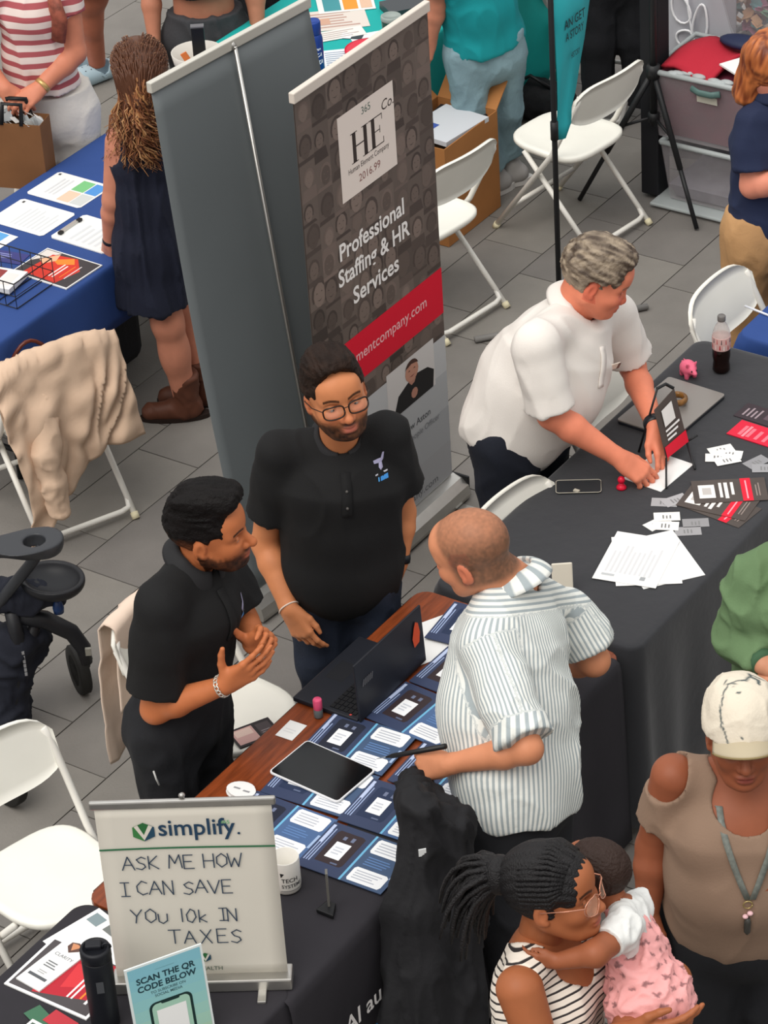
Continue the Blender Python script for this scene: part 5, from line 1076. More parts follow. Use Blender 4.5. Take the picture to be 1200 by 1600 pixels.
J = standing((-.42, -1.32)); M_str = mat('stroller_black', '#1b1c20', .45, var=.1); M_strf = mat('stroller_fabric', '#1a1d28', .85, bump=.3, bscale=25); M_strg = mat('stroller_grey', '#34363a', .4)
o = thing('stroller', 'black baby stroller with parent tray cut by the left edge', 'stroller', (-.42, -1.32, 0))
def V3(*a): return J(*a)
S = Sdf()                                            # parent tray with cup well
tc0, tc1, tc2 = V3(-40, 835, .12), V3(30, 828, .12), V3(66, 845, .10)
S.cone(tc0, tc1, .095, .095, .03, side=HR, fa=.06, fb=.06); S.cone(tc1, tc2, .095, .072, .03); S.half(tc2+UPV*.012, (0, 0, 1)); S.half(tc2-UPV*.035, (0, 0, -1)); S.cone(V3(53, 842, .11)-UPV*.03, V3(53, 842, .11)+UPV*.06, .037, .037, .004, '-'); S.cone(V3(-30, 826, .10)+UPV*.012, V3(18, 824, .11)+UPV*.012, .026, .026, .008, '-')
soft('parent_tray', S.mesh(.006), M_strg, o)
S = Sdf(); c1 = V3(82, 905, .0)                       # child tray: shallow bowl
S.ell(c1, (.118, .10, .06), None, .01); S.half(c1+UPV*.012, (0, 0, 1)); S.ell(c1+UPV*.022, (.104, .086, .054), None, .006, '-'); S.cone(V3(30, 900, 0), c1-HR*.03, .06, .07, .02, side=UPV, fa=.06, fb=.06) if False else None
soft('child_tray', S.mesh(.006), M_str, o)
b = MB(); b.tube([V3(66, 855, .08), V3(45, 885, .05), V3(12, 925, .03), V3(-20, 970, 0)], .020, 10); b.build('handle_tube', M_strg, o)
b = MB(); b.tube([V3(60, 962, -.03), V3(30, 1040, -.02), V3(-10, 1130, 0)], .024, 10); b.build('frame_tube', M_str, o)
b = MB(); b.tube([V3(18, 955, .02), V3(28, 1000, .02), V3(26, 1080, .02), V3(0, 1180, .04)], .026, 10); b.build('frame_tube', M_str, o)
b = MB(); b.tube([V3(20, 960, 0), V3(70, 968, -.02), V3(112, 988, -.04), V3(130, 1012, -.05), V3(135, 1035, -.05)], [.03, .032, .030, .028, .022], 12); b.build('front_leg', M_str, o)
S = Sdf(); S.chain([V3(-30, 930, -.04), V3(45, 930, -.02), V3(92, 935, -.02)], [.06, .055, .030], .03); S.chain([V3(-40, 1000, -.1), V3(10, 1010, -.1), V3(-10, 1110, -.1), V3(-20, 1190, -.05)], [.08, .07, .06, .05], .04); S.cone(V3(60, 990, -.08), V3(0, 1110, -.10), .05, .05, .03); S.chain([V3(20, 1000, -.02), V3(8, 1110, -.02), V3(-10, 1200, .0)], [.075, .08, .06], .04); soft('seat_fabric', folds(S.mesh(.010), .012, (12, 12, 12), 4), M_strf, o)
def wheel(c, r, ax, w=.020):
    ax = nrm(ax); b = MB(); b.lathe(c-ax*w, [(r*.62, 0), (r*.95, 0), (r, .004), (r, 2*w-.004), (r*.95, 2*w), (r*.62, 2*w), (r*.62, 0)], 28, ax); wh = b.build('wheel', mat('tyre', '#22211f', .7), o)
    b = MB(); b.lathe(c-ax*w*.6, [(0, 0), (r*.2, 0), (r*.62, .006), (r*.62, 2*w*.6-.006), (r*.2, 2*w*.6), (0, 2*w*.6)], 20, ax); b.build('hub', mat('wheel_hub', '#3a3a3c', .4), wh)
w0 = at(128, 1078, 0); wax = nrm(HR*.93+HF*.36); wheel(w0+UPV*.093, .093, wax)
b = MB(); b.tube([V3(135, 1030, -.05), w0+UPV*.15+wax*.035, w0+UPV*.093+wax*.03], [.022, .016, .012], 8); b.build('fork', M_str, o); b = MB(); b.box(V3(138, 1018, -.02), (.010, .006, .014), [HR, HF, UPV]); b.build('brake_tab', mat('tab_grey', '#85837a', .4), o)
w1 = at(10, 1252, 0); wheel(w1+UPV*.12, .12, nrm(HR*.75+HF*.66)); b = MB(); b.tube([V3(0, 1180, .04), w1+UPV*.12], .018, 8); b.build('rear_leg', M_str, o)
q = MB(); c_ = V3(36, 1020, .05); 
for i in range(6): q.box(c_-UPV*.018*i, (.0045, .003, .006), [HR, HF, UPV], '#8a8a8c')
q.build('logo', M_ink, o)
w2 = at(-70, 1090, 0); wheel(w2+UPV*.093, .093, wax); b = MB(); b.tube([V3(-40, 985, -.1), w2+UPV*.10+wax*.03], .02, 8); b.build('front_leg', M_str, o)
b = MB(); b.lathe(V3(91, 949, .01)-UPV*.02, [(0, 0), (.018, 0), (.02, .02), (.012, .05), (0, .055)], 14); b.build('blue_clip', mat('clip_blue', '#1c3560', .3), o)
# black bag far back
b = MB(); S = Sdf(); p = at(838, 185, 0); S.cone(p+np.array([-.10, 0, .09]), p+np.array([.12, .03, .09]), .10, .09, .03); S.half(p, (0, 0, -1)); o = thing('backpack', 'black bag on the floor beside the jeans', 'bag', p); soft('body', folds(S.mesh(.012), .012, (10, 10, 10), 9), mat('bag_black', '#131316', .8, bump=.3), o); b.tube([p+np.array([-.1, -.02, .17]), p+np.array([0, -.04, .24]), p+np.array([.1, 0, .17])], .009, 8); b.build('handle', M_black, o)

p = at(397, 1146, .4465); sheet('booklet', 'dark booklet with pinkish photos on the white chair seat beside the profile man', 'booklet', p[0], p[1], .15, .10, 62, z=.4465, thick=.004, m=mat('booklet_dark', '#2a2426', .4), marks=[('r', .05, .1, .55, .9, '#c9a09a'), ('r', .10, .5, .5, .85, '#dcc0b4'), ('r', .62, .15, .93, .85, '#4a4244'), ('l', .66, .2, .9, .5, 3, '#8a8082', 'u')])

# ================================================================== people
from mathutils.bvhtree import BVHTree
M_skin = mat('skin', '#ffffff', .5, attr='Col', var=.05, scale=30, spec=.3)
def tree(geo): return BVHTree.FromPolygons([tuple(v) for v in geo[0]], [tuple(int(i) for i in f) for f in geo[1]])
def hit(bv, p, d, off=.002):
    """point on the cloth met from outside p along d"""
    h = bv.ray_cast(Vector(p), Vector(nrm(d)))
    return None if h[0] is None else np.array(h[0])-nrm(d)*off
def frame_of(pel, neck, shL, shR):
    up = nrm(neck-pel); s = nrm(shL-shR); f = nrm(np.cross(s, up)); return f, np.cross(up, f), up
class Torso:
    def __init__(t, pel, neck, shL, shR, pw=.165, pd=.115, ww=.15, wd=.115, cw=.175, cd=.125, belly=None, low=.10, sr=.068):
        t.__dict__.update(locals()); t.f, t.s, t.u = frame_of(pel, neck, shL, shR); t.L = np.linalg.norm(neck-pel)
    def at(t, h, f=0, s=0): return t.pel+t.u*(h*t.L)+t.f*f+t.s*s
    def put(t, S, inf=0.0, k=.05):
        i = inf; kw = dict(side=t.s)
        S.cone(t.at(-t.low), t.at(0), t.pw+i, t.pw+i, k, fa=t.pd+i, fb=t.pd+i, **kw)
        S.cone(t.at(0), t.at(.36), t.pw+i, t.ww+i, k, fa=t.pd+i, fb=t.wd+i, **kw); S.cone(t.at(.36), t.at(.70, .01), t.ww+i, t.cw+i, k, fa=t.wd+i, fb=t.cd+i, **kw)
        S.cone(t.at(.70, .01), t.at(.88), t.cw+i, .115+i, k, fa=t.cd+i, fb=.085+i, **kw)
        if t.belly: S.ell(t.at(t.belly[0], t.belly[1]), t.belly[2], np.array([t.f, t.s, t.u]), .08)
        return S
    def shoulders(t, S, inf=0.0, k=.05):
        c = t.at(1.045); r = t.sr*.84+inf; S.cone(t.shL, lerp(t.shL, c, .85), r, r*.95, k); S.cone(t.shR, lerp(t.shR, c, .85), r, r*.95, k); return S
def shirt(t, arms, hem, neckdir, res=.008, sl=.62, r0=.083, r1=.077, fold=.009, seed=0, neck_r=.064, hemn=None, armk=.04):
    """short-sleeved shirt: torso cut at the hem, shoulders, flat-ended sleeves, neck hole"""
    S = Sdf(); t.put(S); S.half(hem, -t.u if hemn is None else hemn); t.shoulders(S)
    for a in arms:
        sh, el = a[0], a[1]; e = lerp(sh, el, a[2] if len(a) > 2 else sl); S.cone(sh, lerp(sh, e, .5), r0*.74, r1*.93, armk); S.cone(lerp(sh, e, .35), e, r1*.88, r1*1.04, armk*.6, capb=True)
    S.cone(t.neck-neckdir*.02, t.neck+neckdir*.14, neck_r, neck_r*1.05, .012, '-')
    return folds(S.mesh(res), fold, (5.5, 5.5, 2.6), seed)
def body(o, geos, skin, head=None, hgeo=None, hcol=None, label=None):
    gs = list(geos); cols = []
    for g in gs: n = vnoise(g[0], 22, 5)*.05; cols.append(np.array(srgb(skin)[:3])*(1+n[:, None]))
    if hgeo is not None: gs.insert(0, hgeo); cols.insert(0, hcol)
    return soft('body', merge(*gs), M_skin, o, np.clip(np.concatenate(cols), 0, 1))
def legs(S, hips, knees, anks, r=(.095, .070, .052), k=.04):
    for h, kn, a in zip(hips, knees, anks): S.cone(h, kn, r[0], r[1], k); S.cone(kn, a, r[1]*.98, r[2], k, capb=True)
def pants(o, pel, hips, knees, anks, m, r=(.098, .075, .060), pw=.165, pd=.12, side=None, top=.08, res=.011, fold=.008, seed=1, name='trousers', up=UPV):
    S = Sdf(); S.cone(pel+up*top, pel-up*.06, pw, pw*1.02, .04, side=side if side is not None else HR, fa=pd, fb=pd*1.05); S.half(pel+up*(top), up); legs(S, hips, knees, anks, r)
    return soft(name, folds(S.mesh(res), fold, (8, 8, 3.5), seed), m, o)
def stand_legs(pel, s, f, spread=.085, stance=.10, bend=.02, gx=None):
    """hips, knees and ankles of a standing figure above its own ground point gx"""
    g = np.array([pel[0], pel[1], 0]) if gx is None else np.array([gx[0], gx[1], 0]); sh = nrm(np.array([s[0], s[1], 0])); fh = nrm(np.array([f[0], f[1], 0]))
    hips = [pel+sh*spread*e-UPV*.02 for e in (1, -1)]; anks = [g+sh*stance*e+UPV*.09 for e in (1, -1)]; knees = [lerp(h, a, .48)+fh*bend for h, a in zip(hips, anks)]
    return hips, knees, anks, fh
def shoes(o, anks, fh, m, sole=None, sc=1.0):
    for a in anks:
        g = np.array([a[0], a[1], 0]); S = Sdf(); S.cone(g-fh*.055*sc+UPV*.045, g+fh*.15*sc+UPV*.036, .042*sc, .038*sc, .02); S.cone(g-fh*.02*sc+UPV*.05, a+UPV*.0, .044*sc, .042*sc, .03, capb=True); S.half(g+UPV*.002, (0, 0, -1))
        sh = soft('shoe', S.mesh(.009), m, o)
        b = MB(); side = np.cross(UPV, fh); b.slab([g+fh*(.045+.15*sc*math.cos(t_))+side*.043*sc*math.sin(t_)+UPV*.0015 for t_ in np.linspace(0, 6.283, 17)[:-1]], .020); b.build('sole', sole or M_black, sh)
def collar(o, neck, ndir, front, m, r=.064, h=.036, drop=.050, gap=.24, pt=.040, name='collar', wide=.036, rise=.044):
    nd = nrm(ndir); neck = neck+nd*rise; f = nrm(front-nd*(front@nd)); s = np.cross(nd, f); b = MB()
    def fn(u, v):
        a = gap+(2*math.pi-2*gap)*u; e = max(0, math.cos(a)); d = f*math.cos(a)+s*math.sin(a)
        if v < .4: rr, hh = r+.002, -.012+(h+.012)*v/.4-.028*e*(1)
        else: w = (v-.4)/.6; rr, hh = r+.002+wide*w*(1+.15*e)+.006*math.sin(w*math.pi), h-.028*e-(drop+pt*e**3)*w**1.2
        return neck+nd*hh+d*rr*(1 if abs(math.cos(a)) < .01 else 1)
    b.grid(fn, 44, 9); return b.build(name, m, o, solid=.004)
def strip_on(o, name, bv, pts, dirv, w, m, off=.003, th=.003, col=None):
    """a thin strip of cloth following the surface under the given points"""
    P_ = [hit(bv, p-dirv*.4, dirv, off) for p in pts]; P_ = [p for p in P_ if p is not None]
    if len(P_) < 2: return None
    b = MB(); V = []
    for i, p in enumerate(P_):
        t_ = nrm(P_[min(i+1, len(P_)-1)]-P_[max(i-1, 0)]); s = nrm(np.cross(t_, dirv)); V += [p-s*w/2, p+s*w/2]
    b.add(V, [(2*i, 2*i+1, 2*i+3, 2*i+2) for i in range(len(P_)-1)], col); return b.build(name, m, o, solid=th)
def decal(bv, org, xd, yd, dirv, polys, off=.003):
    """flat print projected on cloth: polys = [(pts2d, colour)]"""
    q = MB()
    for pts, c in polys:
        P_ = [hit(bv, org+xd*a+yd*e-dirv*.3, dirv, off) for a, e in pts]
        if all(p is not None for p in P_): q.poly(P_, c)
    return q
def crop(hd, inf, top=.0, front=.0, hl=.075, res=.0045, noise=.004, f=45, nape=-.07, seed=0, extra=None, fade=None):
    """short hair: shell over the skull with a hairline, then tousled"""
    S = Sdf(); hd.skull(S, inf)
    if top: hd.e(S, (-.005+front*.5, 0, .095), (.085, .062, .035+top), .03)
    if front: hd.e(S, (.045, 0, .100), (.042, .055, .022+front), .025)
    if extra: extra(S)
    hd.e(S, (.108, 0, hl-.093), (.072, .088, .092), .010, '-')
    for y in (1, -1): hd.e(S, (.050, .085*y, -.03), (.045, .03, .07), .008, '-'); hd.e(S, (-.008, .092*y, -.012), (.028, .030, .042), .006, '-')
    S.half(hd.P(-.05, 0, nape), hd.R[0]*.55-hd.R[2]*.83)
    V, Q = S.mesh(res); N = vnormals(V, Q); q = hd.loc(V)
    qq = q*np.array([f*.3, f*1.5, f*1.1]); d = noise*(1-2*np.abs(vnoise(qq, 1, seed)))+noise*.5*vnoise(q, f*2.2, seed); w = sstep(nape-.01, .05, q[:, 2])
    V = V+N*np.maximum(d*(.25+.75*w), -.0012)[:, None]*hd.s
    if fade is None: return V, Q
    base, skin, z0, z1 = fade; st = vnoise(q*np.array([18, 110, 90]), 1, 4); k = np.clip(sstep(z0, z1, q[:, 2]+.5*np.clip(-q[:, 0]-.06, 0, .05))+.15*st*(q[:, 2] < z1), 0, 1)
    k = k[:, None]; hc = np.array(srgb(base)[:3])*(1+.5*st)[:, None]
    return V, Q, np.clip(hc*k+np.array(srgb(skin)[:3])*.72*(1-k), 0, 1)
M_polo = mat('polo_black', '#141415', .85, var=.08, scale=5, bump=.12, bscale=220)
M_hair_d = mat('hair_dark', '#17110f', .45, var=.35, scale=60, stretch=(1, 1, 1), bump=.5, bscale=160, spec=.3)
def polo_logo(o, bv, c, xd, yd, dirv):
    s = .001
    P_ = lambda L: [(a*s, b_*s) for a, b_ in L]
    q = decal(bv, c, xd, yd, dirv, [(P_([(-8, 12), (2, 14), (8, 34), (14, 36), (10, 10), (4, 2), (-6, 0)]), '#a9a6c4'), (P_([(-24, 10), (-8, 12), (-6, 0), (-22, 2)]), '#a9a6c4'), (P_([(-6, 0), (4, 2), (6, -14), (-2, -18), (-8, -10)]), '#a9a6c4'),
        (P_([(-22, -24), (20, -24), (20, -28), (-22, -28)]), '#c9c9d4'), (P_([(-14, -33), (-10, -33), (-10, -45), (-14, -45)]), '#4f9fe0'), (P_([(-6, -33), (20, -33), (20, -45), (-6, -45)]), '#3f8fd8')])
    return q.build('logo', M_ink, o)
def watch(o, el, wr, m, r=.033, w=.012, name='watch', face=None):
    d = nrm(wr-el); c = wr-d*.018; b = MB(); b.tube([c-d*w, c, c+d*w], [r, r*1.03, r], 20, cap=False); k = b.build(name, m, o, solid=.003)
    return k

# ---- bearded man with glasses, black polo
o = thing('person', 'bearded man in glasses and black polo standing between the banners and the laptop', 'person', (.56, -1.02, 0)); J = standing((.56, -1.02)); SK = '#cb8358'
pel = J(535, 880, 0); neck = J(533, 694, -.02); shR, shL = J(437, 708, 0), J(606, 676, -.03); elR, wrR = J(415, 848, -.04), J(452, 952, .12); elL, wrL = J(628, 800, -.08), J(624, 880, -.02)
hd = Head(J(524, 614, .09), HC*.90+HR*.24+UPV*.12, UPV-HR*.13, 1.14, 1.04, 1.08)
t = Torso(pel, neck, shL, shR, .185, .145, .180, .150, .195, .145)
sg = shirt(t, [(shR, elR, .66), (shL, elL, .66)], J(540, 945, 0), nrm(hd.c-neck), seed=1); sm = soft('polo_shirt', sg, M_polo, o); bv = tree(sg)
S = Sdf(); hd.face(S, neck, .060, smile=1.0, cheek=1.15); hg = S.mesh(.003)
A1, A2 = Sdf(), Sdf(); arm(A1, shR, elR, wrR, 1.05); hand(A1, wrR, J(480, 1004, .16)-wrR, HC*.75-HR*.5+UPV*.2, 1, (.25, .35, .45, .5), (.5, .3)); arm(A2, shL, elL, wrL, 1.0); hand(A2, wrL, J(614, 924, .02)-wrL, HR*.8+HC*.3, -1, (.4, .5, .5, .5))
body(o, [A1.mesh(.0045), A2.mesh(.0045)], SK, hd, hg, hd.colours(hg[0], SK, '#a85a50', '#22150f', .93, '#1c120d', flush='#c06a4a')); hd.eyes(o, SK)
V, Q, hcl = crop(hd, .0045, .009, .008, .106, res=.0036, seed=2, noise=.0028, f=70, fade=('#241812', SK, -.06, .015)); M_hairc = mat('hair_faded', '#ffffff', .58, attr='Col', bump=.4, bscale=170, spec=.18); soft('hair', (V, Q), M_hairc, o, hcl)
collar(o, neck, nrm(hd.c-neck), t.f, mat('collar_black', '#242426', .8))
pl = strip_on(o, 'placket', bv, [t.at(h, 0, .0) for h in np.linspace(.93, .62, 12)], -t.f, .032, M_polo)
b = MB()
for h in (.82, .70):
    p = hit(bv, t.at(h)+t.f*.4, -t.f, .006)
    if p is not None: b.ball(p, .005, 8, 5)
bt = b.build('button', mat('button_grey', '#55524f', .4), o); bt['kind'] = 'stuff'
polo_logo(o, bv, J(600, 745, .15), nrm(t.s*1-UPV*.0), UPV, -t.f)
b = MB(); gl = mat('glasses_frame', '#24160f', .3)
for y in (1, -1):
    rr_ = [hd.P(.110-abs(a)*.0-(.012*abs(math.cos(a_))*(1 if math.cos(a_)*y > 0 else 0)), (.034*y)+.0275*math.copysign(abs(math.cos(a_))**.6, math.cos(a_)), -.005+.0185*math.copysign(abs(math.sin(a_))**.6, math.sin(a_))) for a_ in np.linspace(0, 6.283, 29) for a in (0,)]; b.tube(rr_, .0027, 6)
    b.tube([hd.P(.098, .060*y, .002), hd.P(.05, .0785*y, .002), hd.P(-.012, .083*y, .0)], .0017, 6)
b.tube([hd.P(.111, .009, .002), hd.P(.114, 0, .004), hd.P(.111, -.009, .002)], .0017, 6); gf = b.build('glasses', gl, o); b = MB()
for y in (1, -1): b.poly([hd.P(.108, .034*y+.025*math.cos(a_), -.004+.0165*math.sin(a_)) for a_ in np.linspace(0, 6.283, 17)[:-1]])
b.build('lens', mat('lens', '#ffffff', .05, alpha=.06), gf)
hips, kn, an, fh = stand_legs(pel, t.s, t.f); M_denim = mat('denim_navy', '#222a3a', .85, var=.2, scale=14, bump=.2, bscale=90); pants(o, pel, hips, kn, an, M_denim, (.105, .08, .068), .172, .130, t.s); shoes(o, an, fh, mat('shoe_white', '#c9c7c2', .6))
watch(o, elL, wrL, mat('watch_black', '#1a1d22', .35), .034, .014); d = nrm(wrR-elR); b = MB(); c_ = wrR-d*.005; a_ = nrm(np.cross(d, HC)); e_ = np.cross(d, a_)
b.tube([c_+(a_*math.cos(t_)+e_*math.sin(t_))*.034+d*.008*math.sin(t_+1) for t_ in np.linspace(0, 6.283, 25)], .0028, 6); b.build('bracelet', mat('bracelet_pale', '#e3cfc0', .3), o)

# ---- bearded man in profile, black polo, gesturing
o = thing('person', 'dark-haired bearded man in black polo, in profile, gesturing with both hands', 'person', (.58, -1.80, 0)); J = standing((.58, -1.80)); SK = '#bd7046'
pel = J(285, 1090, 0); neck = J(300, 885, 0); shR, shL = J(250, 945, .15), J(352, 900, -.14); elR, wrR = J(243, 1108, .17), J(352, 1070, .24); elL, wrL = J(383, 972, -.10), J(396, 1008, .05)
hd = Head(J(327, 828, .03), HR*.95+HC*.22+UPV*.05, UPV+HC*.12, 1.13, .97, 1.05)
t = Torso(pel, neck, shL, shR, .165, .12, .158, .122, .178, .13)
sg = shirt(t, [(shR, elR, .80), (shL, elL, .68)], J(285, 1047, 0), nrm(hd.c-neck), seed=8, r0=.086, r1=.083); soft('polo_shirt', sg, M_polo, o); bv = tree(sg)
S = Sdf(); hd.face(S, neck, .058, nose=1.06); hg = S.mesh(.003)
A1, A2 = Sdf(), Sdf(); arm(A1, shR, elR, wrR, 1.0); hand(A1, wrR, J(452, 1010, .26)-wrR, HC*.85-UPV*.30-HR*.2, 1, (.10, .16, .22, .28), (1.15, .25), 1.0, .09)
arm(A2, shL, elL, wrL, .95); hand(A2, wrL, J(432, 978, .12)-wrL, HF*.9-UPV*.2, -1, (.55, .75, .8, .85), (1.25, .2), 1.0)
body(o, [A1.mesh(.0042), A2.mesh(.0042)], SK, hd, hg, hd.colours(hg[0], SK, '#a05548', '#1d130f', .92, '#120c0a', flush='#b5683f')); hd.eyes(o, SK)
def quiff(S): hd.e(S, (.020, 0, .125), (.085, .058, .030), .02); hd.e(S, (.070, .0, .112), (.034, .052, .028), .02); hd.e(S, (-.02, -.045, .122), (.06, .016, .02), .012)
V, Q, hcl = crop(hd, .0032, .012, .008, .110, res=.0036, seed=5, noise=.0032, f=58, extra=quiff, nape=-.062, fade=('#100d0d', SK, -.065, .030)); soft('hair', (V, Q), M_hairc, o, hcl)
collar(o, neck, nrm(hd.c-neck), t.f, mat('collar_black', '#242426', .8)); strip_on(o, 'placket', bv, [t.at(h) for h in np.linspace(.93, .60, 12)], -t.f, .032, M_polo)
polo_logo(o, bv, t.at(.72, .1, .095), t.s, t.u, -t.f)
hips, kn, an, fh = stand_legs(J(275, 1105, 0), t.s, t.f, gx=(pel[0]-.02, pel[1]-.03)); M_blk = mat('trousers_black', '#1b1c20', .85, var=.15, scale=8, bump=.15, bscale=80); pants(o, J(282, 1098, 0), hips, kn, an, M_blk, (.112, .085, .068), .170, .128, t.s, top=.085, up=t.u, fold=.011); shoes(o, an, fh, mat('shoe_black', '#141415', .4))
b = MB(); bc = J(287, 1049, 0); b.tube([bc+t.s*.168*math.cos(a_)+t.f*.133*math.sin(a_)-t.u*0 for a_ in np.linspace(0, 6.283, 41)], .016, 8, flat=.35, side=t.u); bl = b.build('belt', mat('belt_black', '#0f0f10', .25), o); b = MB(); b.box(bc+t.f*.137, (.022, .003, .017), [t.s, t.f, t.u]); b.build('buckle', M_alu, bl)
b = MB(); p = J(240, 1205, .20); b.tube([p, p-UPV*.03+HR*.005, p-UPV*.055+HR*.012], .003, 6); b.build('key_cord', mat('cord_white', '#c9c9c6', .5), o)
d = nrm(wrR-elR); c_ = wrR-d*.012; a_ = nrm(np.cross(d, UPV)); e_ = np.cross(d, a_); br = None
for i in range(16):
    a = i/16*6.2832; p = c_+(a_*math.cos(a)+e_*math.sin(a))*.0335; tg = nrm(-a_*math.sin(a)+e_*math.cos(a)); b = MB(); b.tube([p+tg*.009*math.cos(k)+d*.0065*math.sin(k) for k in np.linspace(0, 6.283, 9)], .0022, 5)
    if br is None: br = b.build('bracelet', mat('chain_silver', '#d9d3c8', .25, metal=.6), o)
    else: b.build('chain_link', mat('chain_silver', '#d9d3c8', .25, metal=.6), br)

# ---- heavy white-haired man in white polo leaning over the black table
o = thing('person', 'heavy grey-haired man in white polo leaning over the long black table', 'person', (.60, .0, 0)); J = standing((.60, .0)); SK = '#dd8466'
M_wpolo = mat('polo_white', '#e3ddd6', .8, var=.03, scale=5, bump=.10, bscale=200)
pel = J(812, 650, -.02); neck = J(893, 490, -.05); shR, shL = J(838, 540, .20), J(960, 492, -.20); elR, wrR = J(862, 648, .24), at(968, 716, .85); elL, wrL = J(988, 572, -.24), at(1024, 668, .86)
hd = Head(J(934, 434, -.02), HR*.80+HC*.16-UPV*.36, UPV+HR*.35, 1.10, 1.04, 1.15)
t = Torso(pel, neck, shL, shR, .20, .18, .215, .195, .215, .165, belly=(.36, .07, (.165, .185, .18)), sr=.074)
sg = shirt(t, [(shR, elR, .90), (shL, elL, .80)], J(825, 712, 0), nrm(hd.c-neck), seed=4, r0=.105, r1=.086, fold=.008, neck_r=.070); soft('polo_shirt', sg, M_wpolo, o); bv = tree(sg)
S = Sdf(); hd.face(S, neck, .068, cheek=1.2, brow=1.1, nose=.94); hg = S.mesh(.003)
A1, A2 = Sdf(), Sdf(); arm(A1, shR, elR, wrR, 1.10); hand(A1, wrR, at(1020, 752, .765)-wrR, UPV*.8+HC*.5+HR*.1, 1, (.35, .45, .55, .6), (.55, .4), 1.05); arm(A2, shL, elL, wrL, 1.05); hand(A2, wrL, at(1040, 722, .765)-wrL, HR*.6+UPV*.5+HC*.4, -1, (.25, .3, .4, .5), (.6, .4), 1.0)
body(o, [A1.mesh(.0045), A2.mesh(.0045)], SK, hd, hg, hd.colours(hg[0], SK, '#b5584e', None, None, '#8a6a58', flush='#c9523f')); hd.eyes(o, SK)
V, Q = crop(hd, .013, .004, .004, .112, res=.004, seed=9, noise=.0055, f=55, nape=-.085); qn = vnoise(hd.loc(V)*np.array([16, 95, 80]), 1, 3); ql = hd.loc(V); gcol = np.clip(.5+.8*qn+.5*sstep(.04, -.05, ql[:, 2])-.35*sstep(.02, .08, ql[:, 0]), 0, 1)[:, None]
hcol = np.array(srgb('#4a3d33')[:3])*(1-gcol)+np.array(srgb('#a0907c')[:3])*gcol; soft('hair', (V, Q), mat('hair_grey', '#ffffff', .5, attr='Col', bump=.5, bscale=130), o, hcol)
collar(o, neck, nrm(hd.c-neck), t.f, M_wpolo, r=.074, wide=.04); strip_on(o, 'placket', bv, [t.at(h) for h in np.linspace(.92, .62, 12)], -t.f, .034, M_wpolo)
p0 = hit(bv, t.at(.74, .5, .105), -t.f, .009)
if p0 is not None:
    b = MB(); b.box(p0, (.032, .0025, .012), [t.s, t.f, t.u]); ng = b.build('name_badge', mat('badge_cream', '#e4d6c6', .4), o, bevel=.002); b = MB(); b.box(p0+t.s*.024+t.f*.0028, (.008, .001, .011), [t.s, t.f, t.u]); b.build('badge_emblem', mat('badge_dark', '#5a4a44', .4), ng)
hips, kn, an, fh = stand_legs(pel-UPV*.02, t.s, t.f, .10, .12, gx=(pel[0], pel[1])); pants(o, pel, hips, kn, an, mat('trousers_navy', '#171b26', .85, var=.15, scale=8, bump=.12, bscale=80), (.125, .095, .078), .172, .150, t.s, top=.03, up=t.u); shoes(o, an, fh, mat('shoe_black', '#141415', .4))
watch(o, elL, wrL, mat('watch_black', '#1a1d22', .35), .035, .016)

# ---- crew-cut man in striped shirt, seen from behind, writing
o = thing('person', 'crew-cut man in blue-striped white shirt bending over the brochures, pen in hand', 'person', (1.76, -1.78, 0)); J = standing((1.76, -1.78)); SK = '#cf8a66'
pel = J(806, 1205, -.17); neck = J(800, 915, -.45); shL, shR = J(762, 1005, -.24), J(886, 958, -.60); elL, wrL = J(824, 1170, .02), J(700, 1194, -.06); elR = J(928, 1032, -.55); wrR = np.array([1.38, -1.10, .80])
hd = Head(J(737, 862, -.44), HF*.42-HR*.80-UPV*.28, UPV-HR*.22, 1.14, 1.04, 1.1)
t = Torso(pel, neck, shL, shR, .202, .170, .195, .165, .195, .145, belly=(.36, .075, (.14, .175, .19)), low=.16, sr=.078)
sg = shirt(t, [(shL, elL, .93), (shR, elR, .74)], J(812, 1272, -.10), nrm(hd.c-neck), res=.0075, seed=14, r0=.100, r1=.086, fold=.011, neck_r=.070, hemn=nrm(-t.u*.8-UPV*.5)); bv = tree(sg)
V = sg[0]; q = V-t.pel; ls, lf, lu = q@t.s, q@t.f, q@t.u; tor = np.arctan2(ls, -lf)*.19
def armcoord(sh, el): d = nrm(el-sh); a = nrm(np.cross(d, UPV)); e = np.cross(d, a); w = V-sh; return np.arctan2(w@a, w@e)*.095, np.linalg.norm(w-np.outer(w@d, d), axis=1), (w@d)
st = tor.copy(); yoke = (lf < .09) & (lu > t.L*.86); st[yoke] = lu[yoke]*.9
for sh, el, sd in ((shL, elL, 1), (shR, elR, -1)):
    c_, r_, ax_ = armcoord(sh, el); m_ = (r_ < .125) & (ax_ > .0) & (ax_ < .25) & (ls*sd > .15); st[m_] = c_[m_]
M_str_sh = mat('shirt_striped', '#e6e8e2', .85, var=.03, scale=5, bump=.25, bscale=40, stripe=('stripe', .0150, .38, '#a3adb0', .14)); soft('striped_shirt', sg, M_str_sh, o, None, st+5)
S = Sdf(); hd.face(S, neck, .070, cheek=1.1); hg = S.mesh(.0032); hc_ = hd.colours(hg[0], SK, '#b5685a', None, None, '#7a5c48', flush='#c9604a'); q = hd.loc(hg[0]); bz = sstep(-.075, -.045, q[:, 2]-.25*np.clip(-q[:, 0]-.03, -.1, .1)*-1)*sstep(.060, .030, q[:, 0]-.28*np.clip(q[:, 2]-.04, 0, .1))*(np.abs(q[:, 1]) < .0785)*sstep(.02, -.01, q[:, 0]-.02-.6*np.clip(q[:, 2]-.03, 0, .1))
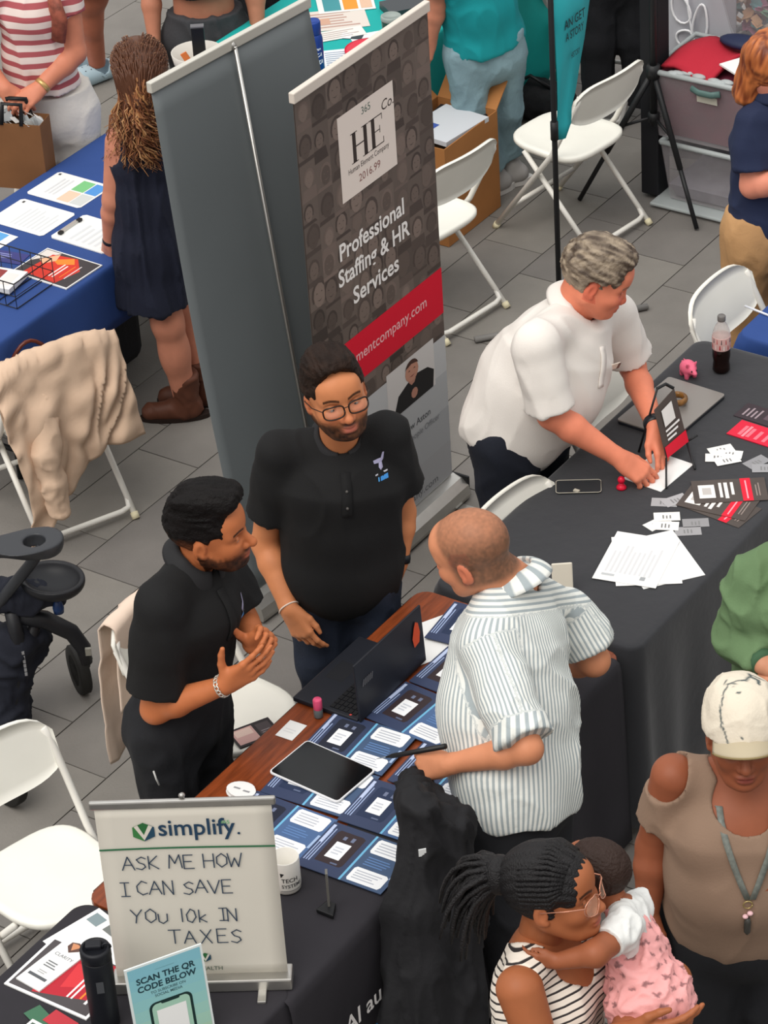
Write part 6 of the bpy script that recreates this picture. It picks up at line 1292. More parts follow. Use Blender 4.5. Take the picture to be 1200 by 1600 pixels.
bz = np.clip(bz*(.46+.34*sstep(.10, .02, q[:, 2])+.13*vnoise(q, 150)), 0, 1)[:, None]; hc_ = hc_*(1-bz)+np.array(srgb('#5a4638')[:3])*bz
A1, A2 = Sdf(), Sdf(); arm(A1, shL, elL, wrL, 1.0); hand(A1, wrL, J(632, 1202, -.13)-wrL, UPV*.55+HC*.75, -1, (.75, .8, .85, .9), (.35, .25), 1.02); arm(A2, shR, elR, wrR, 1.08); hand(A2, wrR, np.array([-.9, .3, -.15]), UPV, 1, (.3, .35, .4, .4))
body(o, [A1.mesh(.0045), A2.mesh(.0055)], SK, hd, hg, hc_); hd.eyes(o, SK); collar(o, neck, nrm(nrm(hd.c-neck)+t.u*1.2), t.f, M_str_sh, r=.076, wide=.05, gap=.25, rise=.02); at_ = bpy.data.objects[[c.name for c in o.children if c.name.startswith('collar')][0]].data.attributes.new('stripe', 'FLOAT', 'POINT')
at_.data.foreach_set('value', np.array([i//10*.0042+5 for i in range(len(at_.data))], np.float32))
hips, kn, an, fh = stand_legs(J(806, 1230, -.14), t.s, t.f, .095, .12, gx=(1.78, -1.78)); pants(o, J(806, 1240, -.12), hips, kn, an, M_blk, (.118, .09, .075), .165, .135, t.s, top=.0); shoes(o, an, fh, mat('shoe_black', '#141415', .4))
hp = J(640, 1180, -.12); o = thing('pen', 'black pen held over the brochure by the striped-shirt man', 'pen', hp); pa, pb = J(603, 1183, -.18), J(696, 1166, -.06); b = MB(); b.tube([pa, lerp(pa, pb, .12), pb], [.002, .0075, .0085], 10); b.build('barrel', M_black, o); b = MB(); b.tube([lerp(pa, pb, -.16), pa], [.0008, .0022], 8); b.build('tip', mat('pen_tip', '#7d8690', .3), o)
# black jacket hanging from his hand over the table front
o = thing('jacket', 'black jacket hanging from the writing hand over the table front, small white tag', 'jacket', (1.66, -2.10, .3)); S = Sdf()
K = lambda u, v, x: atx(u, v, x)
S.cone(J(640, 1222, -.12), K(654, 1262, 1.60), .035, .05, .03); S.cone(J(650, 1232, -.10), K(690, 1290, 1.64), .035, .07, .03); S.cone(K(656, 1262, 1.61), K(648, 1420, 1.645), .05, .07, .04, side=HR, fa=.045, fb=.055); S.cone(K(648, 1420, 1.645), K(646, 1600, 1.68), .07, .10, .04, side=HR, fa=.055, fb=.06)
S.cone(K(690, 1290, 1.64), K(690, 1440, 1.68), .08, .12, .04, side=HR, fa=.05, fb=.06); S.cone(K(690, 1440, 1.68), K(690, 1620, 1.72), .12, .14, .04, side=HR, fa=.06, fb=.06)
jg = folds(S.mesh(.010), .016, (13, 13, 2.6), 21); soft('cloth', jg, mat('jacket_black', '#18181b', .8, var=.1, bump=.15, bscale=60), o)
tg = hit(tree(jg), CAMPOS, ray(660, 1332), .004)
if tg is None: tg = K(660, 1332, 1.70)
b = MB(); b.box(tg, (.011, .002, .012), [nrm(HR+UPV*.15), HC, UPV]); b.build('tag', mat('tag_white', '#d9dcdc', .5), o)

# ---- woman in tan cold-shoulder top with cap and lanyard
o = thing('person', 'woman in tan open-shoulder top, pale patterned cap and lanyard', 'person', (2.48, -2.06, 0)); J = standing((2.48, -2.06)); SK = '#8f5238'
pel = J(1152, 1400, 0); neck = J(1158, 1222, .0); shR, shL = J(1052, 1212, .0), J(1262, 1205, .0); elR, wrR = J(1022, 1322, -.03), J(1012, 1425, .03); elL, wrL = J(1300, 1330, 0), J(1300, 1440, .05)
hd = Head(J(1158, 1148, .07), HC*.86-HR*.02+UPV*.10, UPV, 1.06, 1.0, 1.0)
t = Torso(pel, neck, shL, shR, .185, .16, .175, .16, .185, .150, belly=(.30, .07, (.14, .17, .13)), sr=.066)
M_tan = mat('tan_jersey', '#8a7260', .85, var=.04, scale=6, bump=.1, bscale=160)
def tantop():
    S = Sdf(); t.put(S, .006); S.ell(t.at(.70, .09, .075), (.075, .085, .08), np.array([t.f, t.s, t.u]), .05); S.ell(t.at(.70, .09, -.075), (.075, .085, .08), np.array([t.f, t.s, t.u]), .05); t.shoulders(S, .006); S.half(J(1152, 1455, 0), -t.u)
    for sh, el, sg_ in ((shR, elR, -1), (shL, elL, 1)):
        S.cone(sh, lerp(sh, el, .62), .064, .070, .03, capb=True)
        S.ell(sh+t.s*sg_*.035+t.u*.035+t.f*.01, (.105, .070, .088), np.array([t.f, t.s, t.u]), .006, '-')
    S.ell(t.at(1.0, .085), (.075, .085, .125), np.array([t.f, t.s, t.u]), .01, '-'); S.cone(t.neck-t.u*.05, t.neck+t.u*.12, .075, .09, .01, '-'); return folds(S.mesh(.0075), .007, (5.5, 5.5, 3), 31)
tg_ = tantop(); soft('cold_shoulder_top', tg_, M_tan, o); bv = tree(tg_)
S = Sdf(); t.put(S); t.shoulders(S, -.004); S.ell(t.at(.68, .075, .07), (.06, .07, .07), np.array([t.f, t.s, t.u]), .05); S.ell(t.at(.68, .075, -.07), (.06, .07, .07), np.array([t.f, t.s, t.u]), .05); S.half(t.at(.45), -t.u)
hS = Sdf(); hd.face(hS, neck, .054, lip=1.1); hg = hS.mesh(.0032); hcols = hd.colours(hg[0], SK, '#7a3a34', None, None, '#1c120d')
A1, A2 = Sdf(), Sdf(); arm(A1, shR, elR, wrR, 1.08); hand(A1, wrR, np.array([0, 0, -1])+HC*.2, -HR*.8+HC*.4, 1, (.3, .4, .45, .5)); arm(A2, shL, elL, wrL, 1.0); hand(A2, wrL, np.array([0, 0, -1.0]), HR, -1)
body(o, [S.mesh(.007), A1.mesh(.0045), A2.mesh(.008)], SK, hd, hg, hcols); hd.eyes(o, SK)
b = Sdf(); hd.skull(b, .016); hd.e(b, (-.02, 0, .085), (.098, .080, .060), .02); b.half(hd.P(0, 0, .030), -hd.R[2]*.97-hd.R[0]*.10); hd.skull(b, -.02) if False else None
V, Q = folds(b.mesh(.005), .003, (16, 16, 16), 3); q = hd.loc(V); M_cap_ = mat('cap_cloth', '#ffffff', .8, attr='Col', bump=.15, bscale=140)
dk = np.zeros(len(V))
def seg(p0, p1, w):
    a = np.array(p0); d = np.array(p1)-a; x = np.stack([q[:, 1], q[:, 0]*.75+q[:, 2]*.6], 1)-a; tt = np.clip((x@d)/(d@d), 0, 1); return sstep(w, w*.45, np.linalg.norm(x-tt[:, None]*d, axis=1))*(q[:, 0] > -.06)
for p0, p1, w in (((-.050, .100), (-.030, .082), .003), ((-.030, .082), (-.012, .090), .0025), ((-.030, .082), (.012, .080), .003), ((.012, .080), (.026, .062), .005), ((.026, .062), (.045, .066), .006), ((.045, .066), (.044, .078), .006), ((.028, .062), (.026, .046), .006), ((.026, .050), (.06, .052), .004), ((-.038, .076), (-.034, .070), .0035), ((-.012, .106), (-.006, .106), .002), ((-.02, .094), (-.017, .094), .002), ((-.056, .108), (-.056, .100), .004)): dk = np.maximum(dk, seg(p0, p1, w))
cap_col = np.array(srgb('#d9cfbd')[:3])*(1-dk[:, None])+np.array(srgb('#4a5556')[:3])*dk[:, None]; cp = soft('cap', (V, Q), M_cap_, o, cap_col)
b = MB()
def bill(u, v): a = (u-.5)*2.3; r_ = .0+v; x = .085+.004*0+math.cos(a)*.070*v-.016*(1-math.cos(a*.9))*(1-v); y = math.sin(a)*(.078+.006*v)*(1.0); z = .046-.020*v-.055*(math.sin(a)**2)*(.35+.2*v); return hd.P(x-.018*(math.sin(a)**2)*2.2, y, z)
b.grid(bill, 18, 6); b.build('cap_bill', mat('bill_cloth', '#b3a78e', .8), cp, solid=.004)
b = MB(); b.tube([bill(u, 1.0) for u in np.linspace(0, 1, 19)], .0032, 6); b.build('bill_edge', mat('bill_edge', '#8a7a55', .7), cp)
M_lan = mat('lanyard_grey', '#70756f', .5, var=.25, scale=90); lo_ = None; bv = tree(merge(tg_, S.mesh(.010)))
for sd in (1, -1):
    pts = [t.neck+t.s*sd*.062-t.f*.02+t.u*.055, t.neck+t.s*sd*.074+t.f*.082-t.u*.005]+[p for p in (hit(bv, t.at(h, .6, sd*s_), -t.f, .007) for h, s_ in ((1.0, .070), (.93, .068), (.84, .060), (.74, .048), (.64, .036), (.54, .022), (.44, .006))) if p is not None]
    b = MB(); V_ = []
    for i, p in enumerate(pts): V_ += [p-t.s*.0085, p+t.s*.0085]
    b.add(V_, [(2*i, 2*i+1, 2*i+3, 2*i+2) for i in range(len(pts)-1)])
    if lo_ is None: lo_ = b.build('lanyard', M_lan, o, solid=.002)
    else: b.build('strap', M_lan, lo_, solid=.002)
    e_ = pts[-1]
b = MB(); b.tube([e_+t.f*.004+(t.s*math.cos(a)+t.u*math.sin(a))*.012-t.u*.014 for a in np.linspace(0, 6.283, 13)], .002, 6); b.build('ring', mat('ring_brass', '#b3a06a', .3, metal=.7), lo_)
b = MB(); kp = e_-t.u*.04+t.f*.008; b.ball(kp+t.s*.006, (.008, .008, .006), col=None); b.ball(kp-t.s*.006-t.u*.010, (.008, .008, .006)); b.build('charm', mat('charm_pink', '#e0b7bb', .4), lo_); b = MB(); b.tube([kp-t.u*.016, kp-t.u*.030, kp-t.u*.062, kp-t.u*.070], [.006, .0095, .009, .004], 10); b.build('fob', mat('fob_dark', '#3b3a36', .35), lo_)
hips, kn, an, fh = stand_legs(pel-UPV*.04, t.s, t.f, .09, .10); pants(o, pel-UPV*.03, hips, kn, an, M_blk, (.115, .085, .07), .178, .155, t.s, top=.02); shoes(o, an, fh, mat('shoe_black', '#141415', .4))

# ---- woman with braids holding a baby
o = thing('person', 'woman with dark braids, glasses and striped white tank top, holding a baby', 'person', (2.43, -2.89, 0)); J = standing((2.43, -2.89)); SK = '#a05f3c'
neck = J(842, 1472, -.02); pel = J(862, 1690, .0); shR, shL = J(812, 1545, .15), J(905, 1500, -.17); elR, wrR = J(850, 1660, .22), J(985, 1612, .16); elL, wrL = J(1052, 1530, -.22), J(1030, 1592, .02)
hd = Head(J(866, 1394, .02), HR*.84+HC*.32+UPV*.16, UPV+HR*.12-HC*.0, 1.04, 1.0, .98)
t = Torso(pel, neck, shL, shR, .165, .13, .145, .12, .160, .115, sr=.058)
fr = np.array([t.f, t.s, t.u])
def bust(S, i=0): S.ell(t.at(.66, .07, .07), (.07+i, .08+i, .08+i), fr, .04); S.ell(t.at(.66, .07, -.07), (.07+i, .08+i, .08+i), fr, .04)
S = Sdf(); t.put(S); bust(S); t.shoulders(S); S.half(t.at(.1), -t.u)
hS = Sdf(); hd.face(hS, neck, .052, lip=1.15, cheek=1.12); hg = hS.mesh(.003); hcols = hd.colours(hg[0], SK, '#9a4a40', None, None, '#1c120d', flush='#b06a48')
A1, A2 = Sdf(), Sdf(); arm(A1, shR, elR, wrR, 1.05); hand(A1, wrR, HR*.9+UPV*.15+HC*.1, HC*.8-UPV*.5, 1, (.2, .25, .3, .35), (.7, .3)); arm(A2, shL, elL, wrL, 1.0); hand(A2, wrL, -HR*.5-UPV*.5+HC*.6, HR*.7+HC*.3, -1, (.3, .35, .4, .4))
body(o, [S.mesh(.007), A1.mesh(.0045), A2.mesh(.0048)], SK, hd, hg, hcols); hd.eyes(o, SK)
S = Sdf(); t.put(S, .006); bust(S, .006); t.shoulders(S, .005); S.half(t.at(.05), -t.u)
for sh, sd in ((shR, -1), (shL, 1)): S.ell(sh+t.s*sd*.03-t.u*.02, (.105, .062, .13), fr, .01, '-')
S.ell(t.at(1.0, .075), (.085, .072, .12), fr, .01, '-'); S.cone(t.neck-t.u*.04, t.neck+t.u*.12, .066, .08, .01, '-'); S.ell(t.at(.98, -.10), (.06, .05, .07), fr, .01, '-')
V, Q = folds(S.mesh(.007), .004, (6, 6, 4), 41); q = V-t.pel; soft('tank_top', (V, Q), mat('tank_striped', '#e6dccf', .8, stripe=('stripe', .019, .24, '#2f2a2a', .08)), o, None, (q@t.u)*.92+(q@t.s)*.25-(q@t.f)*.35+3)
# braids
M_br = mat('braid_black', '#141214', .5, bump=.6, bscale=220); S = Sdf(); hd.skull(S, .009); hd.e(S, (.118, 0, -.022), (.068, .084, .098), .010, '-'); S.half(hd.P(-.05, 0, -.06), hd.R[0]*.5-hd.R[2]*.86)
for y in (1, -1): hd.e(S, (-.010, .088*y, -.012), (.022, .018, .036), .006, '-'); hd.e(S, (.050, .088*y, -.035), (.045, .03, .07), .008, '-')
V, Q = S.mesh(.0045); N = vnormals(V, Q); q = hd.loc(V); ang = np.arctan2(q[:, 1], q[:, 2]+.02); hair = soft('braided_hair', (V+N*(.003*np.abs(np.sin(ang*15)))[:, None], Q), M_br, o); r3 = random.Random(8); bun = hd.P(-.125, 0, .045)
b = MB()
for i in range(26):
    a = -1.9+3.8*i/25; pts = [hd.P(.066-.02*abs(a)*.6, .070*math.sin(a), .055+.040*math.cos(a)), hd.P(.02, .086*math.sin(a), .045+.083*math.cos(a)), hd.P(-.05, .082*math.sin(a), .040+.080*math.cos(a)), hd.P(-.105, .03*math.sin(a), .045+.03*math.cos(a))]
    b.tube(pts, .0068, 6)
b.build('cornrow', M_br, hair)['kind'] = 'stuff'
for i in range(84):
    a = r3.uniform(0, 6.283); w = r3.uniform(.2, 1); p = bun+hd.R[1]*math.cos(a)*.03+hd.R[2]*math.sin(a)*.03; dv = nrm(-hd.R[0]*.55+hd.R[1]*math.cos(a)*.55*w+hd.R[2]*(.25+math.sin(a)*.6*w)); L_ = r3.uniform(.06, .16); pts = [p]; d = dv.copy()
    for k in range(6): d = nrm(d+np.array([r3.uniform(-.12, .12), r3.uniform(-.12, .12), -.38-.08*k])); pts.append(pts[-1]+d*L_/4)
    b = MB(); b.tube(pts, [.0078, .0075, .007, .0065, .006, .005, .0032], 6); b.build('braid', M_br, hair)
b = MB(); b.ball(bun, (.045, .05, .05), ax=hd.R); b.build('bun', M_br, hair)
b = MB(); M_rose = mat('glasses_rose', '#c98d74', .2, metal=.5)
for y in (1, -1):
    b.tube([hd.P(.108-.016*abs(math.cos(a_))*(1 if math.cos(a_)*y > 0 else 0), .036*y+.030*math.cos(a_), -.007+.024*math.sin(a_)) for a_ in np.linspace(0, 6.283, 21)], .0017, 6); b.tube([hd.P(.094, .066*y, .004), hd.P(.05, .078*y, .004), hd.P(-.010, .082*y, .0)], .0017, 6)
b.tube([hd.P(.109, .007, .0), hd.P(.113, 0, .002), hd.P(.109, -.007, 0)], .0017, 6); gf = b.build('glasses', M_rose, o); b = MB()
for y in (1, -1): b.poly([hd.P(.106-.010*abs(math.cos(a_))*(1 if math.cos(a_)*y > 0 else 0), .036*y+.0285*math.cos(a_), -.007+.0225*math.sin(a_)) for a_ in np.linspace(0, 6.283, 17)[:-1]])
b.build('lens', mat('lens_gloss', '#e0b9a0', .03, alpha=.35, spec=1.0), gf); b = MB()
hips, kn, an, fh = stand_legs(pel, t.s, t.f); pants(o, pel, hips, kn, an, mat('leggings', '#1d1d22', .8), (.10, .075, .055), .165, .13, t.s, top=.05); shoes(o, an, fh, mat('shoe_white', '#c9c7c2', .6))

# ---- baby
o = thing('baby', 'baby in pink romper and white sleeves held against the braided woman\'s chest', 'baby', J(985, 1500, .05)); SK = '#94573a'
bp, bn_ = J(1010, 1548, .04), J(974, 1424, -.07); bs1, bs2 = J(974, 1454, .03), J(996, 1414, -.15); bel = J(930, 1490, .12); bwr = J(872, 1502, .10)
bh = Head(J(928, 1366, -.13), -HR*.75+HF*.5+UPV*.05, UPV+HR*.15, .80, 1.05, .9); ft, sd_, ub = frame_of(bp, bn_, bs1, bs2)
hS = Sdf(); bh.face(hS, bn_, .034, cheek=1.35, nose=.9); hg = hS.mesh(.0034); A1 = Sdf(); A1.chain([bs1, bel], [.036, .032], .015); A1.chain([bel, bwr], [.032, .021], .015); hand(A1, bwr, -HR+UPV*.1, HC, -1, (.4, .5, .5, .5), (.5, .3), .55, k=.005)
k1, k2 = J(1052, 1588, .06), J(985, 1612, .14); A1.chain([bp, k1, J(1030, 1640, .08)], [.058, .045, .03], .02); A1.chain([bp, k2, J(985, 1660, .16)], [.058, .045, .03], .02); A1.cone(bp, bn_, .07, .045, .03)
body(o, [A1.mesh(.0045)], SK, bh, hg, bh.colours(hg[0], SK, '#84463a', None, None, '#2a1a12')); V, Q = crop(bh, .004, .0, .0, .095, seed=3, noise=.002, f=80); soft('hair', (V, Q), mat('hair_baby', '#2c1a12', .6, bump=.5, bscale=150), o)
S = Sdf(); S.cone(bp-ub*.02, lerp(bp, bn_, .55), .100, .082, .04, side=sd_, fa=.092, fb=.070); S.cone(lerp(bp, bn_, .5), lerp(bp, bn_, .92), .084, .062, .03, side=sd_, fa=.070, fb=.048); S.ell(bp-ub*.015+HR*.01, (.10, .10, .085), None, .04); S.cone(bp, lerp(bp, k1, .8), .075, .066, .03, capb=True); S.cone(bp, lerp(bp, k2, .8), .075, .066, .03, capb=True)
S.ell(bs1-ub*.03, (.045, .045, .075), np.array([ft, sd_, ub]), .006, '-')
V, Q = folds(S.mesh(.0055), .007, (22, 22, 22), 12); q = V-bp; cc = np.stack([(q@sd_), (q@ub), q@ft], 1); lat = np.floor(cc/.031+.5); jit = np.sin(lat@np.array([12.9, 78.2, 37.7]))*43758.5; jit = jit-np.floor(jit); loc_ = cc/.031-lat; ang = jit*6.28; mm = np.zeros(len(V))
lx = loc_[:, 0]*np.cos(ang)+loc_[:, 1]*np.sin(ang); ly = -loc_[:, 0]*np.sin(ang)+loc_[:, 1]*np.cos(ang); mm = np.maximum(sstep(.14, .06, np.abs(ly))*(np.abs(lx) < .24), sstep(.14, .06, np.abs(lx+.12))*(np.abs(ly) < .2))*(np.abs(loc_[:, 2]) < .5)*(jit > .25)
rc = np.array(srgb('#eaa6a4')[:3])*(1-.75*mm[:, None])+np.array(srgb('#5a3a3e')[:3])*.75*mm[:, None]; soft('romper', (V, Q), mat('romper_print', '#ffffff', .8, attr='Col', bump=.1, bscale=120), o, rc)
S = Sdf(); S.cone(bs1+ub*.01, lerp(bs1, bel, .55), .040, .045, .02, capb=True); S.cone(bs2, bs1, .040, .041, .03); S.cone(lerp(bp, bn_, .62), bn_, .07, .045, .03, side=sd_, fa=.056, fb=.042); soft('sleeve_shirt', folds(S.mesh(.0055), .006, (20, 20, 14), 4), mat('baby_white', '#dfe0dd', .8, bump=.1, bscale=100), o)

# ---- person in green hooded sweatshirt at the right edge
o = thing('person', 'person in faded green sweatshirt cut by the right edge beside the black table', 'person', (2.02, -.83, 0)); J = standing((2.02, -.83)); SK = '#c58a6c'
shR, shL = J(1176, 898, .0), J(1290, 905, .02); neck = J(1232, 880, 0); pel = J(1238, 1060, 0); elR, wrR = J(1150, 990, .0), J(1196, 1040, .16); elL, wrL = J(1320, 1010, 0), J(1240, 1050, .16); t = Torso(pel, neck, shL, shR, .175, .13, .165, .13, .18, .13)
S = Sdf(); t.put(S); t.shoulders(S); S.half(t.at(-.1), -t.u)
for a in ((shR, elR, wrR), (shL, elL, wrL)): S.cone(a[0], a[1], .068, .068, .03); S.cone(a[1], lerp(a[1], a[2], .85), .066, .05, .03, capb=True)
M_gr = mat('sweatshirt_green', '#65805a', .85, var=.1, scale=3, bump=.1, bscale=140); soft('sweatshirt', folds(S.mesh(.008), .013, (7, 7, 5), 51), M_gr, o)
hd = Head(J(1262, 808, .06), HC, UPV, 1.0); hS = Sdf(); hd.face(hS, neck, .056); hg = hS.mesh(.006); A1, A2 = Sdf(), Sdf(); arm(A1, lerp(elR, wrR, .55), lerp(elR, wrR, .75), wrR, .78); hand(A1, wrR, HR*.9+HC*.2-UPV*.1, UPV*.6+HC*.6, 1, (.5, .6, .6, .6)); arm(A2, elL, lerp(elL, wrL, .5), wrL); hand(A2, wrL, -HR, UPV, -1); body(o, [A1.mesh(.0045), A2.mesh(.008)], SK, hd, hg, hd.colours(hg[0], SK)); soft('hair', crop(hd, .012, res=.007), M_hair_d, o); hd.eyes(o, SK)
b = MB(); d = nrm(wrR-elR); b.tube([lerp(elR, wrR, .82), lerp(elR, wrR, .97)], [.046, .040], 18); b.build('cuff', mat('cuff_green', '#3f5f44', .85), o); S = Sdf(); S.cone(neck-t.f*.05-t.u*.0, neck+t.f*.06-t.u*.01, .07, .06, .03); S.cone(neck-t.u*.06, neck+t.u*.14, .06, .07, .01, '-'); soft('hood', folds(S.mesh(.008), .01, (10, 10, 8), 3), mat('hood_green', '#8fae6e', .85), o)
hips, kn, an, fh = stand_legs(pel, t.s, t.f); pants(o, pel, hips, kn, an, M_blk, side=t.s); shoes(o, an, fh, mat('shoe_black', '#141415', .4))

# ---- girl with long wavy hair and navy dress
o = thing('person', 'girl with long wavy hair, navy dress and brown boots, seen from behind', 'person', (-1.33, .56, 0)); J = standing((-1.35, .55)); SK = '#c5836a'
pel = J(232, 378, 0); neck = J(220, 190, 0); shL, shR = J(186, 222, 0), J(262, 200, -.03); elL, wrL = J(178, 312, .02), J(172, 380, -.04); elR, wrR = J(290, 300, -.1), J(300, 330, -.3)
hd = Head(J(218, 112, -.02), HF*.9-HR*.25-UPV*.2, UPV, 1.06); t = Torso(pel, neck, shL, shR, .125, .105, .112, .095, .125, .10, sr=.052)
S = Sdf(); t.put(S); t.shoulders(S); S.half(t.at(.2), -t.u); L_ = Sdf(); kA, aA = J(262, 505, .04), J(292, 632, .0); kB, aB = J(287, 500, -.12), J(318, 620, -.10); L_.chain([J(245, 420, .03), kA, aA], [.085, .062, .045], .03); L_.chain([J(262, 420, -.05), kB, aB], [.085, .06, .044], .03); L_.ell(lerp(kA, aA, .35), (.06, .06, .10), None, .03)
hS = Sdf(); hd.face(hS, neck, .05); A1, A2 = Sdf(), Sdf(); arm(A1, shL, elL, wrL, 1.0); hand(A1, wrL, J(168, 408, -.07)-wrL, -HR*.7+HC*.6, -1, (.5, .6, .6, .6)); arm(A2, shR, elR, wrR, .9); hg = hS.mesh(.005)
body(o, [S.mesh(.008), L_.mesh(.007), A1.mesh(.005), A2.mesh(.008)], SK, hd, hg, hd.colours(hg[0], SK)); hd.eyes(o, SK)
S = Sdf(); t.put(S, .008); S.cone(t.at(.42), J(243, 470, 0), .115, .150, .05, side=t.s, fa=.10, fb=.14, capb=True)
for sh, sd in ((shL, 1), (shR, -1)): S.ell(sh+t.s*sd*.02, (.09, .05, .10), np.array([t.f, t.s, t.u]), .01, '-')
S.ell(t.at(1.02, -.1), (.09, .07, .10), np.array([t.f, t.s, t.u]), .01, '-'); S.ell(t.at(1.02, .08), (.09, .08, .10), np.array([t.f, t.s, t.u]), .01, '-')
S.half(J(236, 478, 0), -UPV); soft('dress', folds(S.mesh(.0085), .014, (11, 11, 2.2), 61), mat('dress_navy', '#191d2e', .85, var=.12, scale=9, bump=.15, bscale=90), o)
M_lh = mat('hair_auburn', '#ffffff', .42, attr='Col', spec=.35); S = Sdf(); hd.skull(S, .012); hd.e(S, (.11, 0, -.03), (.06, .08, .10), .01, '-'); S.cone(hd.P(-.05, 0, .0), J(222, 250, .02), .085, .085, .04, side=HR, fa=.06, fb=.03); V, Q = S.mesh(.006); hair = soft('hair', (V, Q), M_lh, o, np.tile(np.array(srgb('#5a3827')[:3]), (len(V), 1))); r4 = random.Random(5); b = MB()
for i in range(620):
    a = r4.uniform(-1.9, 1.9); z = r4.uniform(-.03, .118); rr_ = math.sqrt(max(0, 1-((z-.03)/.092)**2)); p = hd.P(-(.02+.095*rr_*math.cos(a)), -.088*rr_*math.sin(a)*-1, z+.008); out = nrm(p-hd.P(0, 0, .0)); end = J(216+math.sin(a)*-50*-1+r4.uniform(-6, 6), r4.uniform(205, 268), .09*math.cos(a)+r4.uniform(0, .03)); pts = []; ph = r4.uniform(0, 6.28); fq = r4.uniform(3.2, 4.6)
    for k in range(13):
        s_ = k/12; q_ = lerp(p, end, s_); q_ = q_+out*(.018+.035*math.sin(min(1, s_*1.6)*math.pi*.5))*(1 if s_ < .9 else .8); w_ = .020*sstep(.25, .6, np.array([s_]))[0]; q_ = q_+HR*w_*math.sin(s_*fq*6.28+ph)+HC*w_*math.cos(s_*fq*6.28+ph); pts.append(q_)
    lum = r4.choice(['#4f3022', '#643d2a', '#7a4c33', '#8f5c3d', '#a06b47'] if r4.random() < .7 else ['#b58355', '#c4966a']); n0 = len(b.f); b.tube(pts, [.003, .0042, .0044, .0044, .0044, .0044, .0042, .004, .0038, .0036, .003, .0022, .001], 4)
    for f_ in range(n0, len(b.f)):
        seg_ = (f_-n0)//4; b.c[f_] = '#5a3827' if seg_ < 3 else lum
b.build('lock', mat('hair_lock', '#ffffff', .4, attr='Col', spec=.35), hair)['kind'] = 'stuff'
watch(o, elL, wrL, mat('band_black', '#17171a', .4), .030, .008, 'wristband'); M_boot = mat('boot_brown', '#5b3424', .6, var=.2, scale=14)
for a_, tp in ((aA, J(240, 655, .0)), (aB, J(268, 642, -.12))):
    g = np.array([a_[0], a_[1], 0]); dr = nrm(np.array([tp[0]-g[0], tp[1]-g[1], 0])); S = Sdf(); S.cone(g+UPV*.045-dr*.02, g+dr*.15+UPV*.035, .045, .038, .02); S.cone(g+UPV*.05, g+UPV*.21, .05, .062, .03, capb=True); S.half(g+UPV*.002, -UPV); bt = soft('boot', folds(S.mesh(.008), .004, (16, 16, 16), 2), M_boot, o); b = MB(); b.slab([g+dr*(.05+.145*math.cos(x))+np.cross(UPV, dr)*.046*math.sin(x)+UPV*.0015 for x in np.linspace(0, 6.283, 17)[:-1]], .018); b.build('sole', mat('sole_dark', '#241712', .6), bt)

# ---- woman in navy polo with auburn hair, right edge
o = thing('person', 'auburn-haired woman in navy polo and khaki trousers at the right edge', 'person', (.57, 1.73, 0)); J = standing((.57, 1.73)); SK = '#dd8f76'
pel = J(1200, 345, 0); neck = J(1213, 158, 0); shL, shR = J(1178, 190, .06), J(1262, 175, -.05); elL, wrL = J(1176, 290, .12), J(1232, 282, .22); elR, wrR = J(1290, 270, 0), J(1240, 300, .1)
hd = Head(J(1212, 105, .0), HR*.75+HF*.35-UPV*.3, UPV, 1.06); t = Torso(pel, neck, shL, shR, .165, .13, .15, .125, .165, .125, sr=.062); sg = shirt(t, [(shL, elL, .72), (shR, elR, .72)], J(1200, 352, 0), nrm(hd.c-neck), seed=71, r0=.085, r1=.080); soft('polo_shirt', sg, mat('polo_navy', '#222b47', .85, var=.06, bump=.1, bscale=200), o)
hS = Sdf(); hd.face(hS, neck, .052); hg = hS.mesh(.0045); A1, A2 = Sdf(), Sdf(); arm(A1, shL, elL, wrL, 1.08); hand(A1, wrL, HR, UPV, -1); arm(A2, shR, elR, wrR, 1.0); body(o, [A1.mesh(.005), A2.mesh(.009)], SK, hd, hg, hd.colours(hg[0], SK)); hd.eyes(o, SK); collar(o, neck, nrm(hd.c-neck), t.f, mat('polo_navy', '#222b47'), r=.062)
S = Sdf(); hd.skull(S, .022); hd.e(S, (.11, 0, -.03), (.062, .08, .10), .012, '-'); S.cone(hd.P(-.05, .03, .02), hd.P(-.055, .045, -.115), .075, .055, .03); S.cone(hd.P(-.01, .085, .02), hd.P(.005, .080, -.09), .035, .026, .03); S.cone(hd.P(-.01, -.085, .02), hd.P(.005, -.080, -.09), .035, .026, .03); V, Q = S.mesh(.0048); N = vnormals(V, Q); q = hd.loc(V); ns = vnoise(q*np.array([70, 70, 14]), 1, 2); ns2 = vnoise(q*np.array([120, 120, 16]), 1, 9)
cl = np.clip(.5+.6*ns+.5*ns2, 0, 1)[:, None]; soft('hair', (V+N*(.006*ns+.003*ns2)[:, None], Q), mat('hair_red', '#ffffff', .4, attr='Col'), o, np.array(srgb('#6b3018')[:3])*(1-cl)+np.array(srgb('#c0703c')[:3])*cl); b = MB(); b.ball(hd.P(-.0, .092, -.048), .005, 8, 6); b.build('earring', M_alu, o)
hips, kn, an, fh = stand_legs(pel, t.s, t.f, .09); pants(o, pel, hips, kn, an, mat('khaki', '#b98f62', .85, var=.06, bump=.15, bscale=90), (.112, .085, .07), .166, .135, t.s, top=.06); shoes(o, an, fh, mat('shoe_black', '#141415', .4))

